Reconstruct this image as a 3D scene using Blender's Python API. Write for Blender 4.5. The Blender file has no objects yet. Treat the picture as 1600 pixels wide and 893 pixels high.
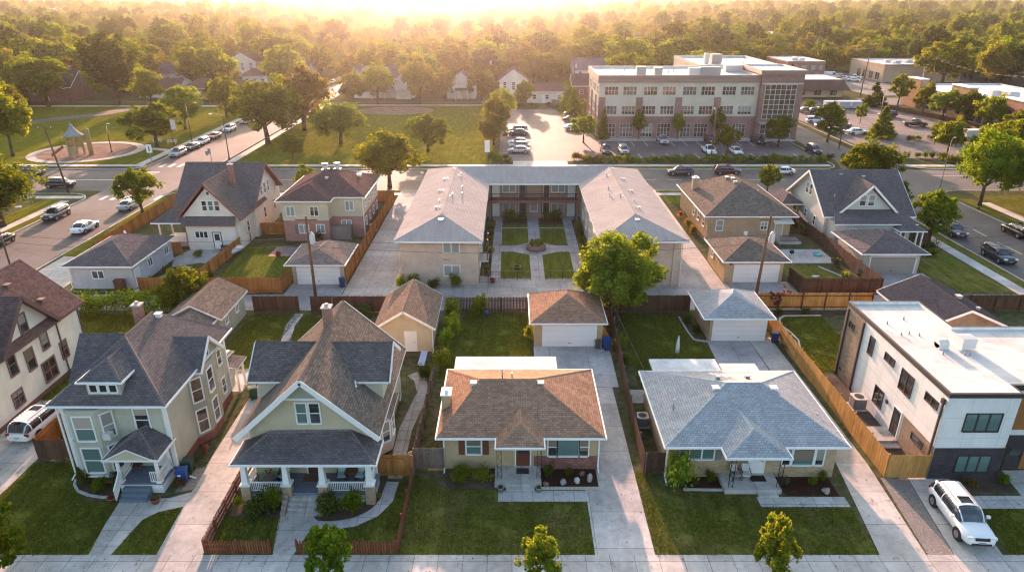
import bpy, bmesh, math, random
import numpy as np
from mathutils import Vector, Matrix

random.seed(7)
RNG = np.random.default_rng(11)
scene = bpy.context.scene
COL = scene.collection
PI = math.pi
R = math.radians

# ----------------------------------------------------------------------------- camera, sun, sky
CAM_H = 30.0
cam_data = bpy.data.cameras.new("camera")
cam_data.lens = 24.0
cam_data.sensor_width = 36.0
cam_data.clip_start = 0.5
cam_data.clip_end = 20000
cam = bpy.data.objects.new("camera", cam_data)
COL.objects.link(cam)
cam.location = (0, 0, CAM_H)
cam.rotation_euler = (R(90 - 23.05), 0, 0)
scene.camera = cam

SUN_EL, SUN_AZ = 11.0, 6.0            # degrees; azimuth measured to the left of straight ahead
sd = Vector((-math.sin(R(SUN_AZ)) * math.cos(R(SUN_EL)), math.cos(R(SUN_AZ)) * math.cos(R(SUN_EL)), math.sin(R(SUN_EL))))
sun_data = bpy.data.lights.new("sun", 'SUN')
sun_data.energy = 4.2
sun_data.angle = R(0.6)
sun_data.color = (1.0, 0.57, 0.43)
sun = bpy.data.objects.new("sun", sun_data)
COL.objects.link(sun)
sun.rotation_euler = sd.to_track_quat('Z', 'Y').to_euler()
sun.location = (0, 0, 60)

world = bpy.data.worlds.new("World")
scene.world = world
world.use_nodes = True
wn = world.node_tree
bg = wn.nodes["Background"]
sky = wn.nodes.new("ShaderNodeTexSky")
sky.sky_type = 'NISHITA'
sky.sun_disc = False
sky.sun_elevation = R(SUN_EL)
sky.sun_rotation = -R(SUN_AZ)
sky.altitude = 100
sky.air_density = 1.0
sky.dust_density = 3.5
sky.ozone_density = 1.0
wn.links.new(sky.outputs[0], bg.inputs[0])
bg.inputs[1].default_value = 0.14

vs = scene.view_settings
vs.view_transform = 'Standard'
vs.look = 'None'
vs.gamma = 1.0
vs.use_curve_mapping = False
vs.exposure = 2.15
cy = scene.cycles
cy.use_denoising = True
cy.max_bounces = 6
cy.diffuse_bounces = 3
cy.glossy_bounces = 2
cy.transmission_bounces = 3
cy.volume_bounces = 0
cy.transparent_max_bounces = 4
cy.use_adaptive_sampling = True
cy.adaptive_threshold = 0.006
cy.filter_width = 1.2
cy.sample_clamp_indirect = 6.0

# ----------------------------------------------------------------------------- mesh builder
class MB:
    """Collects polygons; build() links them as one mesh object with metre-scaled planar UVs."""
    def __init__(s):
        s.v, s.f, s.m, s.sm = [], [], [], []
    def poly(s, pts, m=0, smooth=False):
        n = len(s.v)
        s.v.extend([tuple(p) for p in pts])
        s.f.append(tuple(range(n, n + len(pts))))
        s.m.append(m); s.sm.append(smooth)
    def box(s, x0, x1, y0, y1, z0, z1, m=0, top=None, bottom=True):
        if x0 > x1: x0, x1 = x1, x0
        if y0 > y1: y0, y1 = y1, y0
        a, b, c, d = (x0, y0), (x1, y0), (x1, y1), (x0, y1)
        lo = [(p[0], p[1], z0) for p in (a, b, c, d)]
        hi = [(p[0], p[1], z1) for p in (a, b, c, d)]
        n = len(s.v)
        s.v.extend(lo + hi)
        fs = [(0, 1, 5, 4), (1, 2, 6, 5), (2, 3, 7, 6), (3, 0, 4, 7), (4, 5, 6, 7)]
        ms = [m, m, m, m, m if top is None else top]
        if bottom:
            fs.append((3, 2, 1, 0)); ms.append(m)
        for q, mm in zip(fs, ms):
            s.f.append(tuple(n + k for k in q)); s.m.append(mm); s.sm.append(False)
    def prism(s, pts, z0, z1, m=0, top=None, cap=True):
        """Vertical prism on a counter-clockwise outline."""
        k = len(pts)
        for i in range(k):
            p, q = pts[i], pts[(i + 1) % k]
            s.poly([(p[0], p[1], z0), (q[0], q[1], z0), (q[0], q[1], z1), (p[0], p[1], z1)], m)
        if cap:
            s.poly([(p[0], p[1], z1) for p in pts], m if top is None else top)
    def wallring(s, pts, z0, z1, m=0):
        s.prism(pts, z0, z1, m, cap=False)
    def bar(s, p, q, w, h, m=0):
        """Rectangular bar from p to q, width w across, height h."""
        p, q = Vector(p), Vector(q)
        d = (q - p).normalized()
        up = Vector((0, 0, 1)) if abs(d.z) < 0.95 else Vector((0, 1, 0))
        sx = d.cross(up).normalized() * (w / 2)
        uz = sx.cross(d).normalized() * (h / 2)
        A = [p - sx - uz, p + sx - uz, p + sx + uz, p - sx + uz]
        B = [c + (q - p) for c in A]
        n = len(s.v)
        s.v.extend([tuple(c) for c in A + B])
        for f in ((0, 1, 5, 4), (1, 2, 6, 5), (2, 3, 7, 6), (3, 0, 4, 7), (3, 2, 1, 0), (4, 5, 6, 7)):
            s.f.append(tuple(n + k for k in f)); s.m.append(m); s.sm.append(False)
    def cyl(s, p, q, r0, r1=None, n=10, m=0, caps=True, smooth=True):
        if r1 is None: r1 = r0
        p, q = Vector(p), Vector(q)
        d = (q - p).normalized()
        up = Vector((0, 0, 1)) if abs(d.z) < 0.95 else Vector((1, 0, 0))
        a = d.cross(up).normalized(); b = a.cross(d).normalized()
        base = len(s.v)
        for c, r in ((p, r0), (q, r1)):
            for k in range(n):
                t = 2 * PI * k / n
                s.v.append(tuple(c + a * (r * math.cos(t)) + b * (r * math.sin(t))))
        for k in range(n):
            k2 = (k + 1) % n
            s.f.append((base + k2, base + k, base + n + k, base + n + k2)); s.m.append(m); s.sm.append(smooth)
        if caps:
            s.f.append(tuple(base + k for k in range(n))); s.m.append(m); s.sm.append(False)
            s.f.append(tuple(base + n + k for k in reversed(range(n)))); s.m.append(m); s.sm.append(False)
    def tube(s, pts, r, n=6, m=0):
        for p, q in zip(pts[:-1], pts[1:]):
            s.cyl(p, q, r, r, n, m, caps=True)
    def lathe(s, prof, cx=0, cy=0, n=16, m=0, smooth=True):
        base = len(s.v)
        for r, z in prof:
            for k in range(n):
                t = 2 * PI * k / n
                s.v.append((cx + r * math.cos(t), cy + r * math.sin(t), z))
        for i in range(len(prof) - 1):
            for k in range(n):
                k2 = (k + 1) % n
                s.f.append((base + i * n + k, base + i * n + k2, base + (i + 1) * n + k2, base + (i + 1) * n + k))
                s.m.append(m); s.sm.append(smooth)
        s.f.append(tuple(base + k for k in reversed(range(n)))); s.m.append(m); s.sm.append(False)
        e = base + (len(prof) - 1) * n
        s.f.append(tuple(e + k for k in range(n))); s.m.append(m); s.sm.append(False)
    def slab(s, pts, t, m=0, side=1, edges=None):
        """Roof slab: sloping polygon with thickness t straight down; edges flags which sides get a fascia."""
        s.poly(pts, m)
        low = [(p[0], p[1], p[2] - t) for p in pts]
        s.poly(list(reversed(low)), side)
        k = len(pts)
        for i in range(k):
            if edges is None or edges[i]:
                j = (i + 1) % k
                s.poly([low[i], low[j], pts[j], pts[i]], side)
    def build(s, name, mats, parent=None, world=True, mesh_only=False):
        off = Vector((0, 0, 0))
        if parent is not None and world:
            o = parent
            while o is not None:
                off += o.location; o = o.parent
        me = bpy.data.meshes.new(name)
        me.from_pydata([(v[0] - off.x, v[1] - off.y, v[2] - off.z) for v in s.v], [], s.f)
        if not isinstance(mats, (list, tuple)): mats = [mats]
        for mm in mats: me.materials.append(mm)
        nm = len(mats)
        me.polygons.foreach_set("material_index", [min(k, nm - 1) for k in s.m])
        me.polygons.foreach_set("use_smooth", s.sm)
        planar_uv(me)
        if mesh_only: return me
        o = bpy.data.objects.new(name, me)
        COL.objects.link(o)
        if parent is not None: o.parent = parent
        return o

def planar_uv(me):
    """u runs level along the face, v up its slope, both in metres."""
    uv = me.uv_layers.new(name="UVMap")
    n = len(me.loops)
    if n == 0: return
    co = np.empty(len(me.vertices) * 3); me.vertices.foreach_get("co", co); co = co.reshape(-1, 3)
    vi = np.empty(n, dtype=np.int64); me.loops.foreach_get("vertex_index", vi)
    np_ = len(me.polygons)
    nor = np.empty(np_ * 3); me.polygons.foreach_get("normal", nor); nor = nor.reshape(-1, 3)
    tot = np.empty(np_, dtype=np.int64); me.polygons.foreach_get("loop_total", tot)
    N = np.repeat(nor, tot, axis=0)
    P = co[vi]
    up = np.zeros_like(N); up[:, 2] = 1
    U = np.cross(up, N); L = np.linalg.norm(U, axis=1)
    flat = L < 0.05
    U[flat] = (1, 0, 0); L[flat] = 1
    U = U / L[:, None]
    V = np.cross(N, U)
    out = np.stack([(P * U).sum(1), (P * V).sum(1)], axis=1)
    uv.data.foreach_set("uv", out.ravel().astype(np.float32))

def tag(o, label=None, cat=None, group=None, kind=None):
    if label: o['label'] = label
    if cat: o['category'] = cat
    if group: o['group'] = group
    if kind: o['kind'] = kind
    return o

def thing(name, label, cat, loc=(0, 0, 0), rotz=0.0, group=None):
    o = bpy.data.objects.new(name, None)
    o.empty_display_size = 0.4
    COL.objects.link(o)
    o.location = loc
    o.rotation_euler = (0, 0, rotz)
    return tag(o, label, cat, group)

def link_mesh(name, me, parent, loc=(0, 0, 0), rotz=0.0):
    o = bpy.data.objects.new(name, me)
    COL.objects.link(o)
    o.parent = parent
    o.location = loc
    o.rotation_euler = (0, 0, rotz)
    return o

def copy_tree(o, parent=None):
    c = o.copy()
    COL.objects.link(c)
    if parent is not None: c.parent = parent
    for ch in list(o.children): copy_tree(ch, c)
    return c

# ----------------------------------------------------------------------------- materials
class G_:
    def __init__(s, name):
        s.mat = bpy.data.materials.new(name)
        s.mat.use_nodes = True
        s.nt = s.mat.node_tree
        s.b = s.nt.nodes["Principled BSDF"]
        s.out = s.nt.nodes["Material Output"]
    def n(s, t, **kw):
        nd = s.nt.nodes.new(t)
        for k, v in kw.items():
            if k in nd.inputs: nd.inputs[k].default_value = v
            else: setattr(nd, k, v)
        return nd
    def l(s, a, b): s.nt.links.new(a, b)
    def uv(s):
        return s.n("ShaderNodeTexCoord").outputs["UV"]
    def objco(s):
        return s.n("ShaderNodeTexCoord").outputs["Object"]
    def worldpos(s):
        return s.n("ShaderNodeNewGeometry").outputs["Position"]
    def noise(s, vec, scale, detail=3, rough=0.6):
        nd = s.n("ShaderNodeTexNoise", Scale=scale, Detail=detail, Roughness=rough)
        if vec is not None: s.l(vec, nd.inputs["Vector"])
        return nd.outputs["Fac"]
    def ramp(s, fac, stops):
        nd = s.n("ShaderNodeValToRGB")
        cr = nd.color_ramp
        while len(cr.elements) < len(stops): cr.elements.new(0.5)
        for e, (p, c) in zip(cr.elements, stops):
            e.position = p
            e.color = (c[0], c[1], c[2], 1) if not isinstance(c, (int, float)) else (c, c, c, 1)
        s.l(fac, nd.inputs[0])
        return nd.outputs[0]
    def mul(s, a, b, f=1.0):
        nd = s.n("ShaderNodeMix", data_type='RGBA', blend_type='MULTIPLY')
        nd.inputs[0].default_value = f
        s.l(a, nd.inputs[6]); s.l(b, nd.inputs[7])
        return nd.outputs[2]
    def mix(s, fac, a, b):
        nd = s.n("ShaderNodeMix", data_type='RGBA')
        s.l(fac, nd.inputs[0])
        for x, k in ((a, 6), (b, 7)):
            if isinstance(x, (tuple, list)): nd.inputs[k].default_value = (x[0], x[1], x[2], 1)
            else: s.l(x, nd.inputs[k])
        return nd.outputs[2]
    def math(s, op, a, b=None):
        nd = s.n("ShaderNodeMath", operation=op)
        for x, k in ((a, 0), (b, 1)):
            if x is None: continue
            if isinstance(x, (int, float)): nd.inputs[k].default_value = x
            else: s.l(x, nd.inputs[k])
        return nd.outputs[0]
    def bump(s, h, strength=0.3, dist=0.02):
        nd = s.n("ShaderNodeBump", Strength=strength, Distance=dist)
        s.l(h, nd.inputs["Height"])
        s.l(nd.outputs[0], s.b.inputs["Normal"])
    def drips(s, w):
        mp = s.n("ShaderNodeMapping"); s.l(w, mp.inputs[0]); mp.inputs["Scale"].default_value = (2.6, 2.6, 0.22)
        return s.ramp(s.noise(mp.outputs[0], 1.0, 5, 0.7), [(0.3, 0.93), (0.55, 1.01)])
    def color(s, c):
        if isinstance(c, (tuple, list)): s.b.inputs["Base Color"].default_value = (c[0], c[1], c[2], 1)
        else: s.l(c, s.b.inputs["Base Color"])
    def set(s, rough=None, metal=None, spec=None, coat=None):
        if rough is not None: s.b.inputs["Roughness"].default_value = rough
        if metal is not None: s.b.inputs["Metallic"].default_value = metal
        if spec is not None: s.b.inputs["Specular IOR Level"].default_value = spec
        if coat is not None:
            s.b.inputs["Coat Weight"].default_value = coat
            s.b.inputs["Coat Roughness"].default_value = 0.06
        return s.mat

_mc = {}
def cached(fn):
    def w(*a, **k):
        key = (fn.__name__, a, tuple(sorted(k.items())))
        if key not in _mc: _mc[key] = fn(*a, **k)
        return _mc[key]
    return w

def sc_(c, k): return tuple(min(1, x * k) for x in c)

@cached
def paint(c, rough=0.6, dirt=0.12, spec=0.3):
    g = G_("paint")
    v = g.worldpos()
    nz = g.noise(v, 0.9, 4)
    g.color(g.mix(g.math('MULTIPLY', nz, 2 * dirt), c, sc_(c, 0.55)))
    g.bump(g.noise(v, 30, 2), 0.08, 0.01)
    return g.set(rough, spec=spec)

@cached
def metal(c, rough=0.4):
    g = G_("metal")
    nz = g.noise(g.worldpos(), 3, 3)
    g.color(g.mix(g.math('MULTIPLY', nz, 0.35), c, sc_(c, 0.5)))
    return g.set(rough, 0.6)

@cached
def shingle(c, var=0.28, row=0.17):
    var *= 0.72
    g = G_("roof_shingle")
    uv = g.uv()
    br = g.n("ShaderNodeTexBrick", Scale=1.0)
    br.offset = 0.5
    g.l(uv, br.inputs["Vector"])
    br.inputs["Color1"].default_value = (*sc_(c, 1 + var), 1)
    br.inputs["Color2"].default_value = (*sc_(c, 1 - var), 1)
    br.inputs["Mortar"].default_value = (*sc_(c, 0.45), 1)
    br.inputs["Mortar Size"].default_value = 0.012
    br.inputs["Mortar Smooth"].default_value = 0.4
    br.inputs["Brick Width"].default_value = 0.33
    br.inputs["Row Height"].default_value = row
    w = g.worldpos()
    big = g.ramp(g.noise(w, 0.35, 4), [(0.25, 0.86), (0.75, 1.08)])
    gr = g.ramp(g.noise(w, 14, 2), [(0.3, 0.8), (0.7, 1.15)])
    mp = g.n("ShaderNodeMapping"); g.l(uv, mp.inputs[0]); mp.inputs["Scale"].default_value = (1.6, 0.16, 1)
    streak = g.ramp(g.noise(mp.outputs[0], 1.3, 4, 0.7), [(0.3, 0.88), (0.68, 1.06)])
    g.color(g.mul(g.mul(g.mul(br.outputs["Color"], big), gr), streak))
    ht = g.math('SUBTRACT', g.noise(w, 18, 2), br.outputs["Fac"])
    g.bump(ht, 0.5, 0.02)
    return g.set(0.92, spec=0.0)

@cached
def siding(c, lap=0.16, vert=False):
    g = G_("lap_siding")
    sep = g.n("ShaderNodeSeparateXYZ"); g.l(g.uv(), sep.inputs[0])
    fr = g.math('FRACT', g.math('DIVIDE', sep.outputs[0 if vert else 1], lap))
    w = g.worldpos()
    nz = g.ramp(g.noise(w, 0.7, 4), [(0.3, 0.86), (0.7, 1.06)])
    base = g.n("ShaderNodeRGB"); base.outputs[0].default_value = (*c, 1)
    g.color(g.mul(g.mul(base.outputs[0], nz), g.drips(w)))
    g.bump(g.math('MULTIPLY', g.math('SUBTRACT', 1.0, fr), 1.0), 0.7, 0.03)
    return g.set(0.65, spec=0.08)

@cached
def brick(c, c2, mortar=(0.38, 0.35, 0.31), w=0.24, h=0.085):
    g = G_("brickwork")
    br = g.n("ShaderNodeTexBrick", Scale=1.0)
    g.l(g.uv(), br.inputs["Vector"])
    br.inputs["Color1"].default_value = (*c, 1)
    br.inputs["Color2"].default_value = (*c2, 1)
    br.inputs["Mortar"].default_value = (*mortar, 1)
    br.inputs["Mortar Size"].default_value = 0.005
    br.inputs["Brick Width"].default_value = w
    br.inputs["Row Height"].default_value = h
    nz = g.ramp(g.noise(g.worldpos(), 0.8, 4), [(0.3, 0.85), (0.7, 1.1)])
    g.color(g.mul(br.outputs["Color"], nz))
    g.bump(g.math('SUBTRACT', 1.0, br.outputs["Fac"]), 0.4, 0.015)
    return g.set(0.9, spec=0.0)

@cached
def stucco(c):
    g = G_("stucco")
    w = g.worldpos()
    nz = g.ramp(g.noise(w, 0.5, 5), [(0.3, 0.84), (0.7, 1.06)])
    base = g.n("ShaderNodeRGB"); base.outputs[0].default_value = (*c, 1)
    g.color(g.mul(g.mul(base.outputs[0], nz), g.drips(w)))
    g.bump(g.noise(w, 25, 3), 0.25, 0.02)
    return g.set(0.9, spec=0.0)

@cached
def panel_render(c, pw, ph):
    g = G_("render_panels")
    w = g.worldpos()
    br = g.n("ShaderNodeTexBrick", Scale=1.0); br.offset = 0.0; g.l(g.uv(), br.inputs["Vector"])
    br.inputs["Color1"].default_value = (*c, 1); br.inputs["Color2"].default_value = (*sc_(c, 0.97), 1); br.inputs["Mortar"].default_value = (*sc_(c, 0.6), 1)
    br.inputs["Mortar Size"].default_value = 0.012; br.inputs["Brick Width"].default_value = pw; br.inputs["Row Height"].default_value = ph
    nz = g.ramp(g.noise(w, 0.5, 5), [(0.3, 0.88), (0.7, 1.04)])
    g.color(g.mul(g.mul(br.outputs["Color"], nz), g.drips(w)))
    g.bump(g.noise(w, 25, 3), 0.2, 0.02)
    return g.set(0.9, spec=0.0)

@cached
def concrete(c=(0.50, 0.46, 0.415), px=1.5, py=1.5, stain=0.3):
    g = G_("concrete")
    w = g.worldpos()
    br = g.n("ShaderNodeTexBrick", Scale=1.0)
    br.offset = 0.0
    g.l(g.uv(), br.inputs["Vector"])
    br.inputs["Color1"].default_value = (*sc_(c, 1.08), 1)
    br.inputs["Color2"].default_value = (*sc_(c, 0.86), 1)
    br.inputs["Mortar"].default_value = (*sc_(c, 0.42), 1)
    br.inputs["Mortar Size"].default_value = 0.022
    br.inputs["Mortar Smooth"].default_value = 0.3
    br.inputs["Brick Width"].default_value = px
    br.inputs["Row Height"].default_value = py
    big = g.ramp(g.noise(w, 0.28, 5), [(0.28, 1 - stain), (0.62, 1.05)])
    med = g.ramp(g.noise(w, 2.3, 4), [(0.3, 0.84), (0.7, 1.08)])
    spot = g.ramp(g.noise(w, 1.1, 6, 0.75), [(0.59, 1.0), (0.70, 0.55)])
    med = g.mul(med, spot)
    mp = g.n("ShaderNodeMapping"); g.l(w, mp.inputs[0]); mp.inputs["Scale"].default_value = (3.0, 0.18, 1)
    streak = g.ramp(g.noise(mp.outputs[0], 0.8, 3), [(0.3, 0.9), (0.7, 1.04)])
    vo = g.n("ShaderNodeTexVoronoi", Scale=0.16); vo.feature = 'DISTANCE_TO_EDGE'
    wob = g.n("ShaderNodeVectorMath", operation='ADD'); g.l(w, wob.inputs[0])
    nn = g.n("ShaderNodeTexNoise", Scale=0.8, Detail=4); g.l(w, nn.inputs["Vector"]); g.l(nn.outputs["Color"], wob.inputs[1])
    g.l(wob.outputs[0], vo.inputs["Vector"])
    crack = g.ramp(vo.outputs["Distance"], [(0.0, 0.78), (0.005, 1.0)])
    g.color(g.mul(g.mul(g.mul(g.mul(br.outputs["Color"], big), med), streak), crack))
    g.bump(g.noise(w, 22, 3), 0.15, 0.01)
    return g.set(0.85, spec=0.12)

@cached
def asphalt(c=(0.105, 0.095, 0.092)):
    g = G_("asphalt")
    w = g.worldpos()
    big = g.ramp(g.noise(w, 0.09, 5), [(0.3, 0.72), (0.7, 1.3)])
    fine = g.ramp(g.noise(w, 9, 3), [(0.3, 0.85), (0.7, 1.15)])
    vo = g.n("ShaderNodeTexVoronoi", Scale=0.13); vo.feature = 'DISTANCE_TO_EDGE'
    wob = g.n("ShaderNodeVectorMath", operation='ADD'); g.l(w, wob.inputs[0])
    nn = g.n("ShaderNodeTexNoise", Scale=0.5, Detail=5); g.l(w, nn.inputs["Vector"])
    sc = g.n("ShaderNodeVectorMath", operation='SCALE'); g.l(nn.outputs["Color"], sc.inputs[0]); sc.inputs["Scale"].default_value = 3.0
    g.l(sc.outputs[0], wob.inputs[1]); g.l(wob.outputs[0], vo.inputs["Vector"])
    crack = g.ramp(vo.outputs["Distance"], [(0.0, 0.45), (0.008, 1.0)])
    base = g.n("ShaderNodeRGB"); base.outputs[0].default_value = (*c, 1)
    g.color(g.mul(g.mul(g.mul(base.outputs[0], big), fine), crack))
    g.bump(g.noise(w, 40, 2), 0.2, 0.01)
    return g.set(0.8, spec=0.15)

@cached
def grass(dark=(0.060, 0.074, 0.014), lite=(0.145, 0.155, 0.028), dry=(0.15, 0.125, 0.045), dryness=0.35):
    g = G_("lawn_grass")
    w = g.worldpos()
    a = g.mix(g.ramp(g.noise(w, 3.0, 6, 0.7), [(0.35, 0.0), (0.65, 1.0)]), dark, lite)
    pat = g.ramp(g.noise(w, 0.35, 5, 0.65), [(0.72 - 0.35 * dryness, 0.0), (0.92 - 0.35 * dryness, 1.0)])
    b = g.mix(g.math('MULTIPLY', pat, 0.8), a, dry)
    fine = g.ramp(g.noise(w, 14, 3, 0.8), [(0.25, 0.55), (0.75, 1.45)])
    mp = g.n("ShaderNodeMapping"); g.l(w, mp.inputs[0]); mp.inputs["Scale"].default_value = (1.0, 0.16, 1)
    mow = g.ramp(g.noise(mp.outputs[0], 1.4, 2), [(0.35, 0.78), (0.65, 1.18)])
    bare = g.ramp(g.noise(w, 0.8, 6, 0.7), [(0.66, 0.0), (0.76, 0.85)])
    b = g.mix(bare, b, (0.13, 0.10, 0.065))
    g.color(g.mul(g.mul(b, fine), mow))
    g.bump(g.noise(w, 16, 4, 0.8), 0.9, 0.07)
    return g.set(0.95, spec=0.0)

@cached
def soil(c=(0.13, 0.10, 0.07), c2=(0.07, 0.05, 0.035), sc=5.0):
    g = G_("soil")
    w = g.worldpos()
    a = g.mix(g.noise(w, sc, 5, 0.75), c2, c)
    patch = g.ramp(g.noise(w, 0.5, 4), [(0.35, 0.7), (0.7, 1.2)])
    g.color(g.mul(a, patch))
    g.bump(g.noise(w, sc * 3, 4), 0.9, 0.06)
    return g.set(0.95, spec=0.0)

@cached
def rough_ground():
    g = G_("rough_ground")
    w = g.worldpos()
    a = g.mix(g.ramp(g.noise(w, 1.6, 6, 0.7), [(0.4, 0.0), (0.6, 1.0)]), (0.12, 0.10, 0.065), (0.05, 0.07, 0.02))
    patch = g.ramp(g.noise(w, 0.22, 4), [(0.3, 0.75), (0.7, 1.2)])
    g.color(g.mul(a, patch))
    g.bump(g.noise(w, 10, 4), 0.8, 0.06)
    return g.set(0.95, spec=0.0)

@cached
def gravel(c=(0.30, 0.26, 0.23), c2=(0.17, 0.145, 0.13)):
    g = G_("gravel")
    w = g.worldpos()
    vo = g.n("ShaderNodeTexVoronoi", Scale=17.0); g.l(w, vo.inputs["Vector"])
    sep = g.n("ShaderNodeSeparateColor"); g.l(vo.outputs["Color"], sep.inputs[0])
    g.color(g.mix(sep.outputs[0], c, c2))
    g.bump(g.math('SUBTRACT', 1.0, vo.outputs["Distance"]), 0.6, 0.03)
    return g.set(0.9, spec=0.0)

@cached
def wood(c, c2=None):
    """Timber boards: every board its own tint and long grain."""
    g = G_("timber")
    ge = g.n("ShaderNodeNewGeometry")
    if c2 is None: c2 = sc_(c, 0.6)
    a = g.mix(ge.outputs["Random Per Island"], c, c2)
    mp = g.n("ShaderNodeMapping"); g.l(ge.outputs["Position"], mp.inputs[0]); mp.inputs["Scale"].default_value = (9, 9, 0.9)
    gr = g.ramp(g.noise(mp.outputs[0], 1.5, 4), [(0.3, 0.75), (0.7, 1.15)])
    wx = g.ramp(g.noise(ge.outputs["Position"], 0.6, 3), [(0.3, 0.8), (0.7, 1.12)])
    g.color(g.mul(g.mul(a, gr), wx))
    g.bump(g.noise(mp.outputs[0], 3, 3), 0.25, 0.01)
    return g.set(0.85, spec=0.05)

@cached
def glass_pane(c=(0.02, 0.026, 0.03), stripes=0.0, rough=0.06):
    """Window glass with the room or curtain seen behind it."""
    g = G_("window_glass")
    if stripes:
        wv = g.n("ShaderNodeTexWave", Scale=5.0, Distortion=1.5, Detail=1.0)
        wv.bands_direction = 'X'
        g.l(g.uv(), wv.inputs["Vector"])
        g.color(g.mix(wv.outputs["Fac"], sc_(c, 1 - stripes), c))
    else:
        nz = g.noise(g.worldpos(), 1.1, 3)
        g.color(g.mix(g.ramp(nz, [(0.4, 0.0), (0.6, 1.0)]), sc_(c, 0.55), sc_(c, 1.5)))
    return g.set(rough, spec=0.7, coat=0.6)

@cached
def car_paint(c):
    g = G_("car_paint")
    nz = g.noise(g.objco(), 2.0, 3)
    g.color(g.mix(g.math('MULTIPLY', nz, 0.25), c, sc_(c, 0.7)))
    g.set(0.35, 0.05, 0.4, 0.45)
    return g.mat

@cached
def plain(c, rough=0.5, metal_=0.0, spec=0.4):
    g = G_("plain")
    nz = g.noise(g.worldpos(), 5, 2)
    g.color(g.mix(g.math('MULTIPLY', nz, 0.3), c, sc_(c, 0.7)))
    return g.set(rough, metal_, spec)

@cached
def membrane(c=(0.56, 0.54, 0.51)):
    """Pale flat-roof sheet: seams, dust and ponding stains."""
    g = G_("roof_membrane")
    w = g.worldpos()
    br = g.n("ShaderNodeTexBrick", Scale=1.0); g.l(g.uv(), br.inputs["Vector"])
    br.inputs["Color1"].default_value = (*c, 1)
    br.inputs["Color2"].default_value = (*sc_(c, 0.95), 1)
    br.inputs["Mortar"].default_value = (*sc_(c, 0.80), 1)
    br.inputs["Mortar Size"].default_value = 0.02
    br.inputs["Brick Width"].default_value = 9.0
    br.inputs["Row Height"].default_value = 1.9
    big = g.ramp(g.noise(w, 0.3, 6, 0.7), [(0.26, 0.55), (0.52, 1.0)])
    med = g.ramp(g.noise(w, 1.5, 4), [(0.3, 0.93), (0.7, 1.04)])
    g.color(g.mul(g.mul(br.outputs["Color"], big), med))
    g.bump(g.noise(w, 4, 3), 0.1, 0.02)
    return g.set(0.7, spec=0.12)

@cached
def bark(c=(0.10, 0.075, 0.055)):
    g = G_("bark")
    mp = g.n("ShaderNodeMapping"); g.l(g.objco(), mp.inputs[0]); mp.inputs["Scale"].default_value = (6, 6, 1)
    nz = g.noise(mp.outputs[0], 2.0, 5)
    g.color(g.mix(nz, sc_(c, 0.5), sc_(c, 1.4)))
    g.bump(nz, 0.8, 0.05)
    return g.set(0.95, spec=0.0)

@cached
def leaf(c, c2, trans=0.5):
    """Thin leaves: reflect and let light through; each leaf and each tree slightly different."""
    g = G_("leaf")
    ge = g.n("ShaderNodeNewGeometry")
    oi = g.n("ShaderNodeObjectInfo")
    col = g.mix(ge.outputs["Random Per Island"], c, c2)
    hs = g.n("ShaderNodeHueSaturation")
    g.l(col, hs.inputs["Color"])
    g.l(g.math('ADD', g.math('MULTIPLY', oi.outputs["Random"], 0.035), 0.482), hs.inputs["Hue"])
    g.l(g.math('ADD', g.math('MULTIPLY', oi.outputs["Random"], 0.5), 0.72), hs.inputs["Value"])
    df = g.n("ShaderNodeBsdfDiffuse"); tr = g.n("ShaderNodeBsdfTranslucent")
    g.l(hs.outputs[0], df.inputs["Color"])
    br = g.n("ShaderNodeMix", data_type='RGBA', blend_type='MULTIPLY'); br.inputs[0].default_value = 1.0
    g.l(hs.outputs[0], br.inputs[6]); br.inputs[7].default_value = (1.5, 1.35, 0.6, 1)
    g.l(br.outputs[2], tr.inputs["Color"])
    mx = g.n("ShaderNodeMixShader"); mx.inputs[0].default_value = trans
    g.l(df.outputs[0], mx.inputs[1]); g.l(tr.outputs[0], mx.inputs[2])
    g.l(mx.outputs[0], g.out.inputs["Surface"])
    return g.mat

WHITE = paint((0.76, 0.75, 0.72))
OFFWHITE = paint((0.60, 0.57, 0.50))
TRIMGREY = paint((0.42, 0.41, 0.40))
BLACKMETAL = metal((0.03, 0.028, 0.027), 0.5)
GALV = metal((0.45, 0.45, 0.45), 0.45)
DARK = plain((0.018, 0.017, 0.017), 0.6)
BROWNTRIM = paint((0.13, 0.075, 0.065))
DARKTRIM = paint((0.05, 0.042, 0.04))
PANE = glass_pane((0.035, 0.043, 0.047))
PANE_BROWN = glass_pane((0.05, 0.035, 0.03))
PANE_TEAL = glass_pane((0.12, 0.20, 0.185), 0.35)
PANE_PALE = glass_pane((0.33, 0.33, 0.31), 0.25)
CONC = concrete()
CONC_DRIVE = concrete((0.50, 0.46, 0.415), 60.0, 3.0)
CONC_PLAIN = concrete((0.46, 0.43, 0.40), 80.0, 80.0)
ASPH = asphalt()
LAWN = grass()
LAWN_DRY = grass((0.060, 0.073, 0.013), (0.145, 0.152, 0.030), (0.165, 0.135, 0.055), 0.8)
PARK = grass((0.085, 0.095, 0.011), (0.15, 0.148, 0.02), (0.23, 0.165, 0.05), 0.55)
MULCH = soil((0.085, 0.045, 0.032), (0.035, 0.020, 0.016), 9.0)
DIRT = soil()
GRAVEL = gravel()
# ----------------------------------------------------------------------------- building helpers
FACE = {'-y': 0.0, '+x': PI / 2, '+y': PI, '-x': -PI / 2}
_wm = {}
WR = random.Random(3)
BLINDS = [glass_pane((0.30, 0.29, 0.26), 0.15, 0.12), glass_pane((0.17, 0.18, 0.17), 0.3, 0.12), glass_pane((0.22, 0.17, 0.12), 0.2, 0.12)]

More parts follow.
